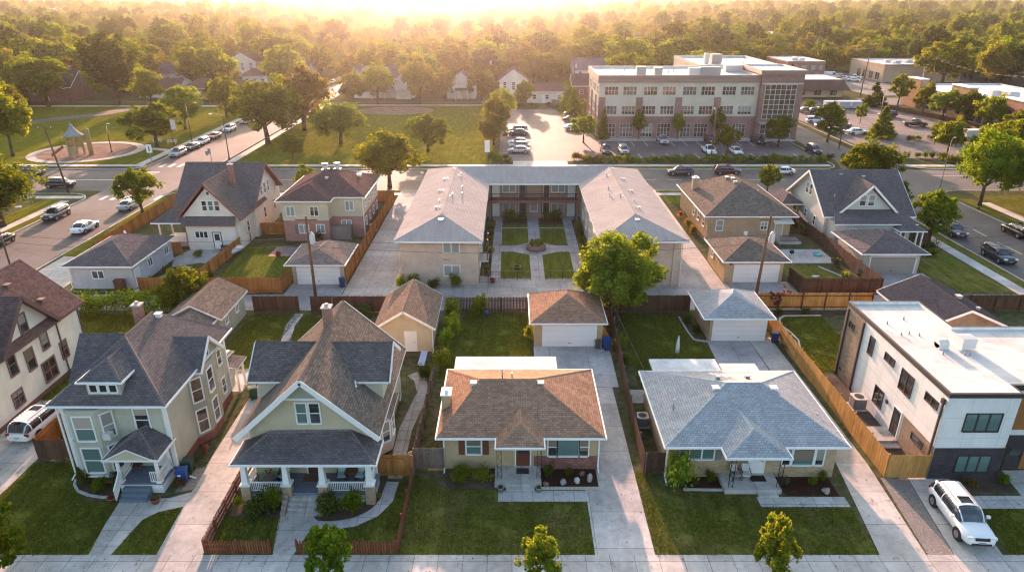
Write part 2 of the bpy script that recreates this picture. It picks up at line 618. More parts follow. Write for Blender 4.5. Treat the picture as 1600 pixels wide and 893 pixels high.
def window(parent, c, facing, w, h, nx=1, ny=2, pane=PANE, frame=WHITE, case=0.09, name='window', rot=None, sill=True):
    """A framed window standing a little proud of its wall; its glass is a sub-part. c is the window's centre on the wall face."""
    key = (w, h, nx, ny, frame.name, case, sill)
    if key not in _wm:
        b = MB()
        x0, x1, z0, z1 = -w / 2, w / 2, -h / 2, h / 2
        d = -0.065
        b.box(x0 - case, x0, d, 0.02, z0 - case, z1 + case)
        b.box(x1, x1 + case, d, 0.02, z0 - case, z1 + case)
        b.box(x0, x1, d, 0.02, z1, z1 + case)
        b.box(x0, x1, d - (0.05 if sill else 0), 0.02, z0 - case, z0)
        t = min(0.05, 0.04 + w * 0.005)
        for i in range(1, nx):
            x = x0 + (x1 - x0) * i / nx
            b.box(x - t, x + t, -0.05, 0.02, z0, z1)
        for j in range(1, ny):
            z = z0 + (z1 - z0) * j / ny
            b.box(x0, x1, -0.045, 0.02, z - t * 0.7, z + t * 0.7)
        _wm[key] = b.build('window', frame, mesh_only=True)
        g = MB()
        g.box(x0, x1, -0.014, 0.01, z0, z1)
        _wm[key, 'p'] = g
    pk = (w, h, pane.name)
    if pk not in _wm: _wm[pk] = _wm[key, 'p'].build('pane', pane, mesh_only=True)
    off = Vector((0, 0, 0)); q = parent
    while q is not None: off += q.location; q = q.parent
    o = link_mesh(name, _wm[key], parent, Vector(c) - off, FACE[facing] if rot is None else rot)
    link_mesh('pane', _wm[pk], o)
    q = WR.random()
    if pane in (PANE, PANE_TEAL, PANE_BROWN) and w * h > 0.5 and q < 0.55:   # a blind or curtain part way down
        fr = (0.3, 0.5, 0.75)[int(q * 5.4)]
        bk = ('blind', w, h, fr, int(q * 40) % 3)
        if bk not in _wm:
            g = MB(); g.box(-w / 2 + 0.01, w / 2 - 0.01, -0.019, -0.0145, h / 2 - h * fr, h / 2 - 0.005)
            _wm[bk] = g.build('blind', BLINDS[bk[4]], mesh_only=True)
        link_mesh('blind', _wm[bk], o)
    return o

def door(parent, c, facing, w=0.95, h=2.05, mat=WHITE, frame=WHITE, glazed=None, rot=None):
    """c: middle of the threshold on the wall face."""
    b = MB(); x0, x1 = -w / 2, w / 2
    b.box(x0 - 0.09, x0, -0.06, 0.02, 0, h + 0.09, 1); b.box(x1, x1 + 0.09, -0.06, 0.02, 0, h + 0.09, 1)
    b.box(x0, x1, -0.06, 0.02, h, h + 0.09, 1)
    b.box(x0, x1, -0.03, 0.02, 0, h, 0)
    for zz in ((0.15, 0.9), (1.05, h - 0.15)):
        for s in (-1, 1):
            b.box(s * w * 0.25 - w * 0.17, s * w * 0.25 + w * 0.17, -0.042, -0.03, zz[0], zz[1], 0)
    off = Vector((0, 0, 0)); q = parent
    while q is not None: off += q.location; q = q.parent
    o = b.build('door', [mat, frame], parent, world=False)
    o.location = Vector(c) - off; o.rotation_euler = (0, 0, FACE[facing] if rot is None else rot)
    k = MB(); k.cyl((w * 0.38, -0.045, 1.0), (w * 0.38, -0.11, 1.0), 0.035, n=8)
    k.build('handle', BLACKMETAL, o, world=False)
    if glazed:
        p = MB(); p.box(-w * 0.32, w * 0.32, -0.056, -0.043, h * 0.5, h * 0.92)
        p.build('pane', glazed, o, world=False)
    return o

def garage_door(parent, c, facing, w=4.9, h=2.1, mat=WHITE, frame=WHITE):
    b = MB(); x0, x1 = -w / 2, w / 2
    b.box(x0 - 0.12, x0, -0.06, 0.02, 0, h + 0.12, 1); b.box(x1, x1 + 0.12, -0.06, 0.02, 0, h + 0.12, 1)
    b.box(x0, x1, -0.06, 0.02, h, h + 0.12, 1)
    n = 4
    for j in range(n):
        z0, z1 = h * j / n + 0.012, h * (j + 1) / n - 0.012
        b.box(x0, x1, -0.02, 0.02, z0, z1, 0)
        for i in range(8):
            xa = x0 + w * i / 8 + 0.07; xb = x0 + w * (i + 1) / 8 - 0.07
            b.box(xa, xb, -0.032, -0.02, z0 + 0.09, z1 - 0.09, 0)
    b.box(x0, x1, -0.008, 0.02, 0, h, 2)
    off = Vector((0, 0, 0)); q = parent
    while q is not None: off += q.location; q = q.parent
    o = b.build('garage_door', [mat, frame, TRIMGREY], parent, world=False)
    o.location = Vector(c) - off; o.rotation_euler = (0, 0, FACE[facing])
    k = MB(); k.box(-0.12, 0.12, -0.06, -0.03, 0.35, 0.40)
    k.build('handle', BLACKMETAL, o, world=False)
    return o

def cap(b, p, q, m=2, r=0.11):
    """Ridge or hip cap: a low rounded strip along a roof edge."""
    p, q = Vector(p), Vector(q); d = (q - p).normalized()
    s = Vector((-d.y, d.x, 0)).normalized() * r
    up = Vector((0, 0, 0.035)); lo = Vector((0, 0, -r * 0.45))
    b.poly([p + s + lo, p + up, q + up, q + s + lo][::-1], m)
    b.poly([p + up, p - s + lo, q - s + lo, q + up][::-1], m)
    b.poly([p + s + lo, p + up, p - s + lo], m); b.poly([q + s + lo, q - s + lo, q + up], m)

def gutter(b, x0, x1, y0, y1, z, m=1):
    g = 0.09
    b.box(x0 - g, x1 + g, y0 - g, y0, z - 0.13, z - 0.01, m); b.box(x0 - g, x1 + g, y1, y1 + g, z - 0.13, z - 0.01, m)
    b.box(x0 - g, x0, y0, y1, z - 0.13, z - 0.01, m); b.box(x1, x1 + g, y0, y1, z - 0.13, z - 0.01, m)

def hip_roof(parent, x0, x1, y0, y1, ze, ridge, shing, trim=WHITE, capm=None, t=0.16, name='roof'):
    """ridge = (xa, ya, xb, yb, z). Works for ridges along x or y and for pyramids."""
    xa, ya, xb, yb, zr = ridge
    b = MB()
    c = [(x0, y0, ze), (x1, y0, ze), (x1, y1, ze), (x0, y1, ze)]
    A, B = (xa, ya, zr), (xb, yb, zr)
    if abs(xb - xa) >= abs(yb - ya):
        if (xa, ya) == (xb, yb):
            faces = [[c[0], c[1], A], [c[1], c[2], A], [c[2], c[3], A], [c[3], c[0], A]]
        else:
            faces = [[c[0], c[1], B, A], [c[1], c[2], B], [c[2], c[3], A, B], [c[3], c[0], A]]
        hips = [(c[0], A), (c[1], B), (c[2], B), (c[3], A)]
    else:
        faces = [[c[0], c[1], A], [c[1], c[2], B, A], [c[2], c[3], B], [c[3], c[0], A, B]]
        hips = [(c[0], A), (c[1], A), (c[2], B), (c[3], B)]
    for f in faces: b.poly(f, 0)
    lo = [(p[0], p[1], ze - t) for p in c]
    for i in range(4):
        j = (i + 1) % 4
        b.poly([lo[i], lo[j], c[j], c[i]], 1)
    b.poly(lo[::-1], 1)
    gutter(b, x0, x1, y0, y1, ze)
    for p, q in hips: cap(b, p, q)
    if (xa, ya) != (xb, yb): cap(b, A, B)
    return b.build(name, [shing, trim, capm or shing], parent)

def gable_roof(parent, axis, x0, x1, y0, y1, ze, zr, shing, trim=WHITE, capm=None, t=0.2, name='roof', rake=0.0):
    """axis: 'x' or 'y', the way the ridge runs."""
    b = MB()
    if axis == 'y':
        xm = (x0 + x1) / 2
        b.slab([(x0, y0, ze), (xm, y0, zr), (xm, y1, zr), (x0, y1, ze)][::-1], t, 0, 1, [True, True, True, True])
        b.slab([(x1, y0, ze), (x1, y1, ze), (xm, y1, zr), (xm, y0, zr)], t, 0, 1, [True, True, True, True])
        cap(b, (xm, y0, zr), (xm, y1, zr))
        if rake:
            for y in (y0, y1):
                s = -1 if y == y0 else 1
                for xe in (x0, x1):
                    b.bar((xe, y + s * 0.03, ze - rake / 2 - 0.02), (xm, y + s * 0.03, zr - rake / 2 - 0.02), 0.05, rake, 1)
    else:
        ym = (y0 + y1) / 2
        b.slab([(x0, y0, ze), (x1, y0, ze), (x1, ym, zr), (x0, ym, zr)], t, 0, 1)
        b.slab([(x1, y1, ze), (x0, y1, ze), (x0, ym, zr), (x1, ym, zr)], t, 0, 1)
        cap(b, (x0, ym, zr), (x1, ym, zr))
        if rake:
            for x in (x0, x1):
                s = -1 if x == x0 else 1
                for ye in (y0, y1):
                    b.bar((x + s * 0.03, ye, ze - rake / 2 - 0.02), (x + s * 0.03, ym, zr - rake / 2 - 0.02), 0.05, rake, 1)
    return b.build(name, [shing, trim, capm or shing], parent)

def gable_end(b, axis, at, lo, hi, ze, zr, th=0.1, m=0):
    """Triangle of wall under a gable, built into b; axis is the way the ridge runs."""
    mid = (lo + hi) / 2
    if axis == 'y':
        P = [(lo, at, ze), (hi, at, ze), (mid, at, zr)]
        Q = [(p[0], at + th, p[2]) for p in P]
    else:
        P = [(at, hi, ze), (at, lo, ze), (at, mid, zr)]
        Q = [(at + th, p[1], p[2]) for p in P]
    b.poly(P, m); b.poly(Q[::-1], m)

def walls(parent, x0, x1, y0, y1, z0, z1, m, name='wall'):
    b = MB()
    b.box(x0, x1, y0, y1, z0, z1, 0)
    return b.build(name, m, parent)

def corner_boards(parent, x0, x1, y0, y1, z0, z1, m=WHITE, w=0.14):
    e = 0.025
    for sx, x in ((-1, x0), (1, x1)):
        for sy, y in ((-1, y0), (1, y1)):
            b = MB()
            xa, xb = (x - e, x + w) if sx < 0 else (x - w, x + e)
            ya, yb = (y - e, y + w) if sy < 0 else (y - w, y + e)
            b.box(xa, xb, ya, yb, z0, z1)
            b.build('corner_trim', m, parent)

def downspout(parent, x, y, z1, m=WHITE, kick=(0, -0.5)):
    b = MB()
    b.box(x - 0.05, x + 0.05, y - 0.09, y - 0.01, 0.18, z1)
    b.bar((x, y - 0.05, 0.2), (x + kick[0], y - 0.05 + kick[1], 0.05), 0.09, 0.07)
    return b.build('downspout', m, parent)

def chimney(parent, x, y, z0, z1, w=0.7, d=0.55, m=None, potm=None):
    b = MB(); b.box(x - w / 2, x + w / 2, y - d / 2, y + d / 2, z0, z1, 0)
    o = b.build('chimney', m or brick((0.30, 0.15, 0.11), (0.22, 0.10, 0.08)), parent)
    c = MB()
    c.box(x - w / 2 - 0.07, x + w / 2 + 0.07, y - d / 2 - 0.07, y + d / 2 + 0.07, z1, z1 + 0.1, 0)
    c.box(x - w / 5, x + w / 5, y - d / 5, y + d / 5, z1 + 0.1, z1 + 0.3, 0)
    c.build('cap', potm or CONC_PLAIN, o)
    return o

def vent_pipe(parent, x, y, z, h=0.45, r=0.06, m=None):
    b = MB(); b.cyl((x, y, z - 0.1), (x, y, z + h), r, n=8)
    b.cyl((x, y, z - 0.06), (x, y, z + 0.05), r * 2.2, r * 1.2, n=8)
    return b.build('vent_pipe', m or GALV, parent)

def box_vent(parent, x, y, z, s=0.34, m=None):
    b = MB(); b.box(x - s / 2, x + s / 2, y - s / 2, y + s / 2, z - 0.1, z + 0.16)
    b.box(x - s * 0.65, x + s * 0.65, y - s * 0.65, y + s * 0.65, z + 0.16, z + 0.22)
    return b.build('roof_vent', m or OFFWHITE, parent)

def railing(parent, p, q, z, h=0.85, m=WHITE, step=0.13, name='railing', dz=0.0):
    b = MB()
    p, q = Vector((p[0], p[1], z)), Vector((q[0], q[1], z + dz))
    b.bar(p + Vector((0, 0, h)), q + Vector((0, 0, h)), 0.08, 0.06)
    b.bar(p + Vector((0, 0, 0.12)), q + Vector((0, 0, 0.12)), 0.06, 0.05)
    L = (q - p).length; n = max(1, int(L / step))
    for i in range(n + 1):
        c = p.lerp(q, i / n)
        b.box(c.x - 0.02, c.x + 0.02, c.y - 0.02, c.y + 0.02, c.z + 0.12, c.z + h)
    return b.build(name, m, parent)

def steps(parent, x0, x1, y_top, z_top, n, run=0.3, m=None, name='steps'):
    """Steps that come down towards -y from y_top."""
    b = MB()
    for i in range(n):
        zt = z_top * (n - i) / (n + 1)
        b.box(x0, x1, y_top - run * (i + 1), y_top - run * i, 0, zt)
    return b.build(name, m or CONC_PLAIN, parent)

# ----------------------------------------------------------------------------- ground, roads, pavements
def sheet(name, pts, z, m, kind='structure', th=None):
    b = MB(); b.poly([(p[0], p[1], z) for p in pts], 0)
    return tag(b.build(name, m), kind=kind)

def rect(name, x0, x1, y0, y1, z, m, kind='structure'):
    return sheet(name, [(x0, y0), (x1, y0), (x1, y1), (x0, y1)], z, m, kind)

def rounded(x0, x1, y0, y1, r, n=6):
    P = []
    for cx, cy, a in ((x1 - r, y0 + r, -90), (x1 - r, y1 - r, 0), (x0 + r, y1 - r, 90), (x0 + r, y0 + r, 180)):
        for k in range(n + 1):
            t = R(a + 90 * k / n)
            P.append((cx + r * math.cos(t), cy + r * math.sin(t)))
    return P

def smooth_loop(P, k=4):
    """Closed Catmull-Rom through the outline points."""
    out = []; n = len(P)
    for i in range(n):
        p0, p1, p2, p3 = (Vector(P[(i + d) % n]) for d in (-1, 0, 1, 2))
        for j in range(k):
            t = j / k
            out.append(tuple(0.5 * ((2 * p1) + (p2 - p0) * t + (2 * p0 - 5 * p1 + 4 * p2 - p3) * t * t + (3 * p1 - p0 - 3 * p2 + p3) * t ** 3)))
    return out

def ribbon(P, w):
    """Outline of a path of width w along the polyline P."""
    L, Rr = [], []
    for i, p in enumerate(P):
        a = Vector(P[max(0, i - 1)]); c = Vector(P[min(len(P) - 1, i + 1)])
        d = (c - a).normalized(); nrm = Vector((-d.y, d.x)) * (w / 2)
        L.append(tuple(Vector(p) + nrm)); Rr.append(tuple(Vector(p) - nrm))
    return Rr + L[::-1]

ZR = -0.12
far_soil = soil((0.13, 0.12, 0.06), (0.06, 0.07, 0.025), 0.7)
rect('ground', -5000, 5000, -60, 7000, -0.135, far_soil)
rect('road', -260, 260, 12, 27.7, ZR, ASPH)
rect('road', -260, 300, 111.4, 126.5, ZR, ASPH)
rect('road', -68.5, -56.7, 27.7, 111.4, ZR, ASPH)
rect('road', -69.5, -56.7, 126.5, 520, ZR, ASPH)
rect('road', 58.6, 70.5, 27.7, 111.4, ZR, ASPH)
sheet('road', [(62, 126.5), (74, 126.5), (72, 134), (72, 205), (150, 212), (300, 225), (300, 238), (150, 228), (64, 215), (64, 134)], ZR + 0.004, ASPH)
ROUGH = rough_ground()
def block(x0, x1, y0, y1, r=4.0):
    b = MB(); P = rounded(x0, x1, y0, y1, r)
    b.prism(P, -0.14, 0.0, 1, top=0)
    tag(b.build('ground_block', [ROUGH, CONC_PLAIN]), kind='structure')
    k = MB(); n = len(P); Q = rounded(x0 + 0.22, x1 - 0.22, y0 + 0.22, y1 - 0.22, max(0.5, r - 0.22))
    for i in range(n):
        j = (i + 1) % n
        k.poly([(P[i][0], P[i][1], 0.006), (P[j][0], P[j][1], 0.006), (Q[j][0], Q[j][1], 0.006), (Q[i][0], Q[i][1], 0.006)], 0)
    tag(k.build('kerb', CONC_PLAIN), kind='structure')
block(-56.7, 58.6, 27.7, 111.4)
block(-240, -68.5, 27.7, 109.5)
block(70.5, 240, 27.7, 111.4)
block(-56.7, 62, 126.5, 213)
block(-240, -69.5, 126.5, 214)
block(74, 240, 126.5, 204, 6)

Z1, Z2, Z3, ZP = 0.005, 0.010, 0.015, 0.0085
# front pavement, paths and drives
rect('sidewalk', -56, 58, 29.05, 30.5, Z2, concrete((0.52, 0.48, 0.44), 1.42, 1.5))
rect('driveway', -38.0, -33.4, 30.5, 47, Z2, CONC_DRIVE)
sheet('driveway', [(-20.75, 30.5), (-18.05, 30.5), (-18.2, 50), (-21.3, 50), (-21.2, 39)], Z2, CONC_DRIVE)
sheet('path', [(-24.7, 30.5), (-23.4, 30.5), (-23.0, 33.4), (-22.3, 34.1), (-20.95, 34.6), (-21.0, 36.0), (-22.2, 35.4), (-25.3, 35.2), (-25.1, 33)], ZP, concrete((0.51, 0.47, 0.43), 1.6, 1.3))
sheet('path', [(-13.95, 30.5), (-12.75, 30.5), (-12.3, 32.6), (-12.1, 33.7), (-14.5, 33.7), (-14.4, 32.6)], ZP, concrete((0.51, 0.47, 0.43), 3.0, 1.3))
sheet('path', ribbon([(-12.6, 33.1), (-11.2, 32.9), (-9.8, 33.2), (-8.7, 34.0), (-8.1, 35.2), (-8.0, 37.0)], 0.85), 0.0122, concrete((0.50, 0.47, 0.46), 1.2, 1.2))
sheet('path', ribbon([(-7.9, 37.3), (-8.0, 40), (-8.0, 43), (-7.6, 46), (-7.3, 48.2), (-7.8, 50.2), (-8.6, 51.2)], 1.0), ZP, concrete((0.36, 0.33, 0.30), 1.3, 1.3))
rect('path', -0.9, 4.85, 35.05, 36.1, ZP, concrete((0.53, 0.50, 0.47), 1.35, 1.2))
rect('driveway', 4.85, 8.35, 30.5, 49, Z2, concrete((0.51, 0.47, 0.44), 5.0, 3.1, 0.35))
sheet('driveway', [(2.0, 49.4), (8.35, 49.0), (8.9, 49.0), (9.0, 56.2), (2.0, 56.2)], Z2, concrete((0.47, 0.44, 0.42), 3.4, 3.4, 0.35))
sheet('driveway', [(21.45, 30.5), (24.15, 30.5), (24.75, 39), (24.6, 58), (22.4, 58), (22.6, 39)], Z2, CONC_DRIVE)
sheet('driveway', [(18.4, 57.6), (18.2, 52.5), (19.2, 49.2), (22.37, 48.5), (22.37, 57.6)], Z2, concrete((0.45, 0.42, 0.41), 3.4, 3.4, 0.35))
rect('path', 15.9, 21.6, 34.55, 35.5, ZP, concrete((0.53, 0.50, 0.46), 1.3, 1.2))
sheet('gravel_strip', [(24.25, 30.5), (25.75, 30.5), (26.7, 37.3), (24.9, 37.4)], Z2, GRAVEL)
sheet('driveway', [(25.8, 30.5), (28.6, 30.5), (29.5, 37.4), (26.75, 37.4)], Z2, CONC_DRIVE)
sheet('path', [(29.3, 34.4), (40, 34.4), (40, 38.2), (33.6, 38.2), (33.2, 35.6), (29.4, 35.6)], ZP, concrete((0.53, 0.50, 0.46), 1.6, 1.6))
for xa, xb in ((-20.8, -17.9), (4.8, 8.4), (21.4, 24.2), (25.7, 28.7), (-38, -33.4), (-24.8, -23.3), (-14, -12.7)):
    rect('driveway_apron', xa, xb, 27.75, 29.05, Z2, CONC_PLAIN)
# lawns
for P in ([(-33.4, 30.5), (-24.72, 30.5), (-25.1, 33), (-25.35, 35.1), (-27.2, 35.0), (-29.0, 36.2), (-29.6, 38.9), (-33.4, 38.9)],
          [(-23.38, 30.5), (-20.77, 30.5), (-21.0, 34.55), (-22.3, 34.05), (-23.0, 33.3)],
          [(-17.9, 30.6), (-14.0, 30.6), (-14.45, 33.6), (-17.9, 33.6)],
          [(-12.7, 30.6), (-6.8, 30.6), (-6.75, 36.9), (-7.55, 36.9), (-7.65, 35.0), (-8.4, 33.7), (-9.7, 32.75), (-11.2, 32.45), (-12.2, 32.6)],
          [(29.0, 30.5), (44, 30.5), (44, 34.35), (29.7, 34.35)],
          [(-6.5, 50.2), (1.8, 50.2), (1.8, 63.2), (-5.0, 63.2)],
          [(10.6, 47.6), (18.1, 49.3), (18.1, 56.5), (17.2, 57.2), (16.6, 63.2), (10.8, 63.2)],
          [(26.4, 51.5), (31.4, 51.5), (31.4, 62.6), (28.4, 63.2), (26.6, 61)]):
    sheet('lawn', P, Z1, LAWN)
sheet('lawn', [(-6.6, 30.5), (4.83, 30.5), (4.83, 35.0), (-0.92, 35.0), (-0.95, 36.1), (-4.4, 36.3), (-6.6, 37.8)], Z1, LAWN_DRY)
sheet('lawn', [(8.4, 30.5), (21.43, 30.5), (21.55, 34.5), (15.88, 34.5), (15.6, 35.6), (10.2, 36.2), (9.2, 38.2), (8.4, 38)], Z1, LAWN_DRY)
for xa, xb in ((-33.3, -24.9), (-23.2, -20.9), (-17.8, -14.1), (-12.6, 4.7), (8.5, 21.3), (28.8, 45)):
    rect('lawn', xa, xb, 27.95, 29.04, Z1, LAWN_DRY)
for P in ([(-29.5, 50), (-25.2, 50), (-22.2, 52), (-21.6, 63), (-26.6, 63), (-26.6, 57), (-28, 55)],
          [(-46, 44), (-30.2, 48.6), (-30.2, 56.6), (-32.6, 58), (-33, 63), (-46, 63)], [(-21.2, 51), (-17.8, 51), (-15, 63), (-21.2, 63)]):
    sheet('lawn', P, Z1, LAWN)
sheet('path', ribbon([(-20.3, 51), (-20.7, 54), (-21.3, 57), (-21.9, 60.5), (-21.8, 63.2)][::-1], 0.9), Z2, concrete((0.47, 0.45, 0.44), 1.2, 1.2))
rect('patio', -26.2, -22.2, 48.3, 52.0, Z2, CONC_PLAIN)
rect('patio', 28.4, 31.4, 47.5, 51.4, Z2, CONC_PLAIN)
rect('patio', 9.6, 11.0, 46.6, 48.6, Z2, CONC_PLAIN)
rect('patio', -4.6, 1.9, 47.1, 50.1, Z1, CONC_PLAIN)
# planting beds
sheet('planting_bed', smooth_loop([(-29.5, 38.6), (-29.3, 37.0), (-28.4, 36.0), (-26.9, 35.4), (-25.4, 35.6), (-25.2, 37.9), (-27.5, 38.2)]), Z3, DIRT)
sheet('gravel_bed', [(-22.1, 35.9), (-20.98, 36.2), (-21.1, 38.6), (-22.3, 38.2)], Z3, GRAVEL)
sheet('planting_bed', [(-17.7, 33.7), (-14.6, 33.5), (-14.6, 35.5), (-17.7, 36.5)], Z3, DIRT)
sheet('planting_bed', smooth_loop([(-12.3, 33.5), (-11.0, 33.3), (-9.7, 33.7), (-8.7, 34.8), (-8.6, 36.6), (-9.6, 36.6), (-12.2, 35.2)]), Z3, DIRT)
sheet('planting_bed', [(-4.4, 36.4), (-1.1, 36.4), (-1.1, 38.4), (-4.4, 38.4)], Z3, DIRT)
sheet('planting_bed', [(1.95, 36.3), (5.75, 36.3), (5.75, 38.4), (1.95, 38.4)], Z3, MULCH)
sheet('planting_bed', [(11.6, 36.2), (14.2, 36.2), (14.2, 37.5), (11.6, 37.5)], Z3, MULCH)
sheet('planting_bed', [(17.9, 35.6), (21.35, 35.55), (21.35, 37.5), (17.6, 37.5)], Z3, MULCH)
sheet('planting_bed', [(29.9, 35.9), (33.0, 35.9), (33.0, 37.5), (29.9, 37.5)], Z3, DIRT)
sheet('planting_bed', [(25.5, 38.2), (27.9, 38.2), (27.9, 51), (25.5, 51)], Z3, soil((0.15, 0.11, 0.09), (0.07, 0.055, 0.05), 4))
sheet('planting_bed', [(25.5, 62.6), (35, 62.9), (35, 63.6), (25.5, 63.6)], Z3, DIRT)
sheet('planting_bed', [(25.4, 54.5), (26.2, 54.5), (26.9, 57), (26.3, 60), (26.6, 62.5), (25.4, 62.5)], Z3, GRAVEL)
# alley and its drives
ALLEY = concrete((0.387, 0.361, 0.352), 40.0, 4.6, 0.35)
rect('alley', -56, 55.2, 64.1, 68.1, Z2, ALLEY)
for xa, xb, ya, yb in ((-18.5, -13.0, 68.1, 111.2), (19.0, 23.9, 68.1, 111.2), (-24.9, -18.6, 68.1, 71.1), (24.0, 31.4, 68.1, 71.7), (40.8, 48.2, 68.1, 74.3), (-13.0, 19.0, 68.1, 72.0)):
    rect('driveway', xa, xb, ya, yb, 0.0075, concrete((0.405, 0.370, 0.352), 2.7, 5.0, 0.35))
sheet('driveway', [(-56, 68.1), (-50, 68.1), (-50, 79), (-56, 80)], Z1, CONC_DRIVE)
# apartment courtyard
COURT = concrete((0.387, 0.352, 0.343), 1.6, 1.6)
rect('courtyard', -3.4, 9.7, 72.0, 96.6, Z1, COURT)
cx0, cx1, xm = -1.35, 7.3, 3.0
for s, (xa, xb) in ((-1, (cx0, xm - 0.8)), (1, (xm + 0.8, cx1))):
    for ya, yb, cy in ((72.6, 81.6, 82.7), (83.9, 91.0, 82.7)):
        P = [(xa, ya), (xb, ya), (xb, yb), (xa, yb)]
        # the inner corner is cut back round the planter
        inner = xb if s < 0 else xa
        yc = yb if yb < cy else ya
        Q = []
        for p in P:
            if p == (inner, yc):
                a, c2 = (inner + s * 2.0, yc), (inner, yc + (-1.2 if yb < cy else 1.2))
                i = P.index(p)
                prev = P[i - 1]
                Q += [c2, a] if abs(prev[0] - inner) < 1e-6 else [a, c2]
            else: Q.append(p)
        sheet('lawn', Q, Z2, LAWN)
for xa, xb in ((cx0, xm - 0.8), (xm + 0.8, cx1)):
    rect('lawn', xa, xb, 91.5, 92.9, Z2, LAWN)
    rect('planting_bed', xa, xb, 92.9, 95.6, Z2, DIRT)
rect('planting_bed', -3.35, -2.5, 72.4, 95, Z2, DIRT)
rect('planting_bed', 8.6, 9.7, 72.4, 95, Z2, DIRT)
# back gardens of the second row
for P in ([(-34.0, 72.5), (-26.0, 70.5), (-25.0, 78), (-29, 84), (-34.3, 84)], [(-41.0, 69.3), (-35.8, 70), (-35.6, 76.5), (-38.4, 77.6), (-41, 74.5)],
          [(-50, 94), (-44, 92), (-43.6, 104), (-50, 104)],
          [(31.8, 69.0), (39.5, 69.0), (36.8, 76), (32, 77.5)], [(48.4, 69), (55.0, 69), (55.0, 88), (51.5, 88), (48.4, 81)], [(-33.5, 104.5), (-19.5, 104.5), (-19.5, 108), (-33.5, 108)],
          [(24.5, 103.5), (40, 103.5), (40, 107.6), (24.5, 107.6)]):
    sheet('lawn', P, Z1, LAWN if P[0][0] < 30 else LAWN_DRY)
for P in ([(-38, 77.7), (-35.2, 77), (-34.9, 84), (-40.6, 85.2), (-42, 79.5), (-40.8, 76.2)], ):
    sheet('patio', P, Z2, CONC_PLAIN)
rect('patio', 33.3, 39.6, 77.6, 82.5, Z2, CONC_PLAIN)
rect('patio', -30.5, -27.6, 80, 83.4, Z2, concrete((0.34, 0.24, 0.21), 1, 1))
sheet('path', ribbon([(-41.3, 68.6), (-40.6, 72), (-38.9, 76.5)], 1.2), Z2, CONC_PLAIN)
# kerbside strips and pavements along the side streets
rect('sidewalk', 55.3, 56.9, 30.5, 108.2, Z2, concrete((0.50, 0.47, 0.45), 1.5, 1.5))
rect('lawn', 56.95, 58.35, 30.5, 108, Z1, LAWN_DRY)
rect('sidewalk', -54.4, -53.0, 71, 108, Z2, concrete((0.50, 0.47, 0.45), 1.5, 1.5))
rect('lawn', -56.4, -54.45, 80, 107, Z1, PARK)
rect('sidewalk', -71.6, -70.2, 30, 105, Z2, concrete((0.50, 0.47, 0.45), 1.5, 1.5))
rect('lawn', -74.8, -71.7, 30, 106, Z1, PARK)
rect('lawn', -70.15, -68.8, 30, 101, Z1, PARK)
rect('sidewalk', -130, -69.2, 106.2, 107.8, Z2, concrete((0.50, 0.47, 0.45), 1.5, 1.5))
for ya, yb in ((108.3, 109.7), (128.6, 130.2)):
    rect('sidewalk', -52, 61, ya, yb, Z2, concrete((0.51, 0.47, 0.45), 1.5, 1.5))
rect('lawn', -52, 61, 109.75, 111.1, Z1, LAWN_DRY)
rect('lawn', -54, 61, 126.75, 128.55, Z1, LAWN_DRY)
rect('sidewalk', -130, -70.5, 128.6, 130.2, Z2, concrete((0.51, 0.47, 0.45), 1.5, 1.5))
rect('sidewalk', 73.6, 75.2, 30, 104, Z2, concrete((0.51, 0.47, 0.45), 1.5, 1.5))
rect('lawn', 70.8, 73.5, 30, 106, Z1, LAWN_DRY)
rect('lawn', 75.3, 84, 30, 108, Z1, LAWN_DRY)
rect('sidewalk', 75.5, 150, 128.4, 130, Z2, concrete((0.51, 0.47, 0.45), 1.5, 1.5))
rect('lawn', 76, 150, 126.8, 128.35, Z1, LAWN)
# parks
sheet('park_lawn', [(-55.9, 130.3), (-4, 130.3), (-3.6, 205), (-55.9, 206)], Z1, PARK)
sheet('park_lawn', [(-200, 130.3), (-72.6, 130.3), (-72.6, 204), (-200, 206)], Z1, PARK)
rect('sidewalk', -72.5, -70.8, 130.2, 212, Z2, CONC_PLAIN)
rect('sidewalk', -55.8, -54.2, 130.2, 212, Z2, CONC_PLAIN)
rect('sidewalk', -200, -73, 204.5, 206.5, Z2, CONC_PLAIN)
rect('sidewalk', -54, -3.6, 206.2, 208.2, Z2, CONC_PLAIN)
sheet('ball_field', [(-33 + 11 * math.cos(t * PI / 12), 197 + 7.5 * math.sin(t * PI / 12)) for t in range(24)], Z2, soil((0.34, 0.22, 0.14), (0.26, 0.17, 0.11), 2))
PGX, PGY = -88.5, 142.0
sheet('playground_path', [(PGX + 11.0 * math.cos(t * PI / 24), PGY + 10.6 * math.sin(t * PI / 24)) for t in range(48)], Z2, CONC_PLAIN)
sheet('playground_surface', [(PGX + 9.3 * math.cos(t * PI / 24), PGY + 9.0 * math.sin(t * PI / 24)) for t in range(48)], Z3, soil((0.30, 0.215, 0.17), (0.23, 0.16, 0.125), 3))
sheet('path', [(-77.0, 144), (-72.5, 142.5), (-72.5, 144.3), (-76.6, 146)], ZP, CONC_PLAIN)
sheet('path', [(-150, 160), (-128, 168), (-110, 190), (-106, 204), (-111, 204), (-116, 192), (-131, 173), (-150, 166)], ZP, ASPH)
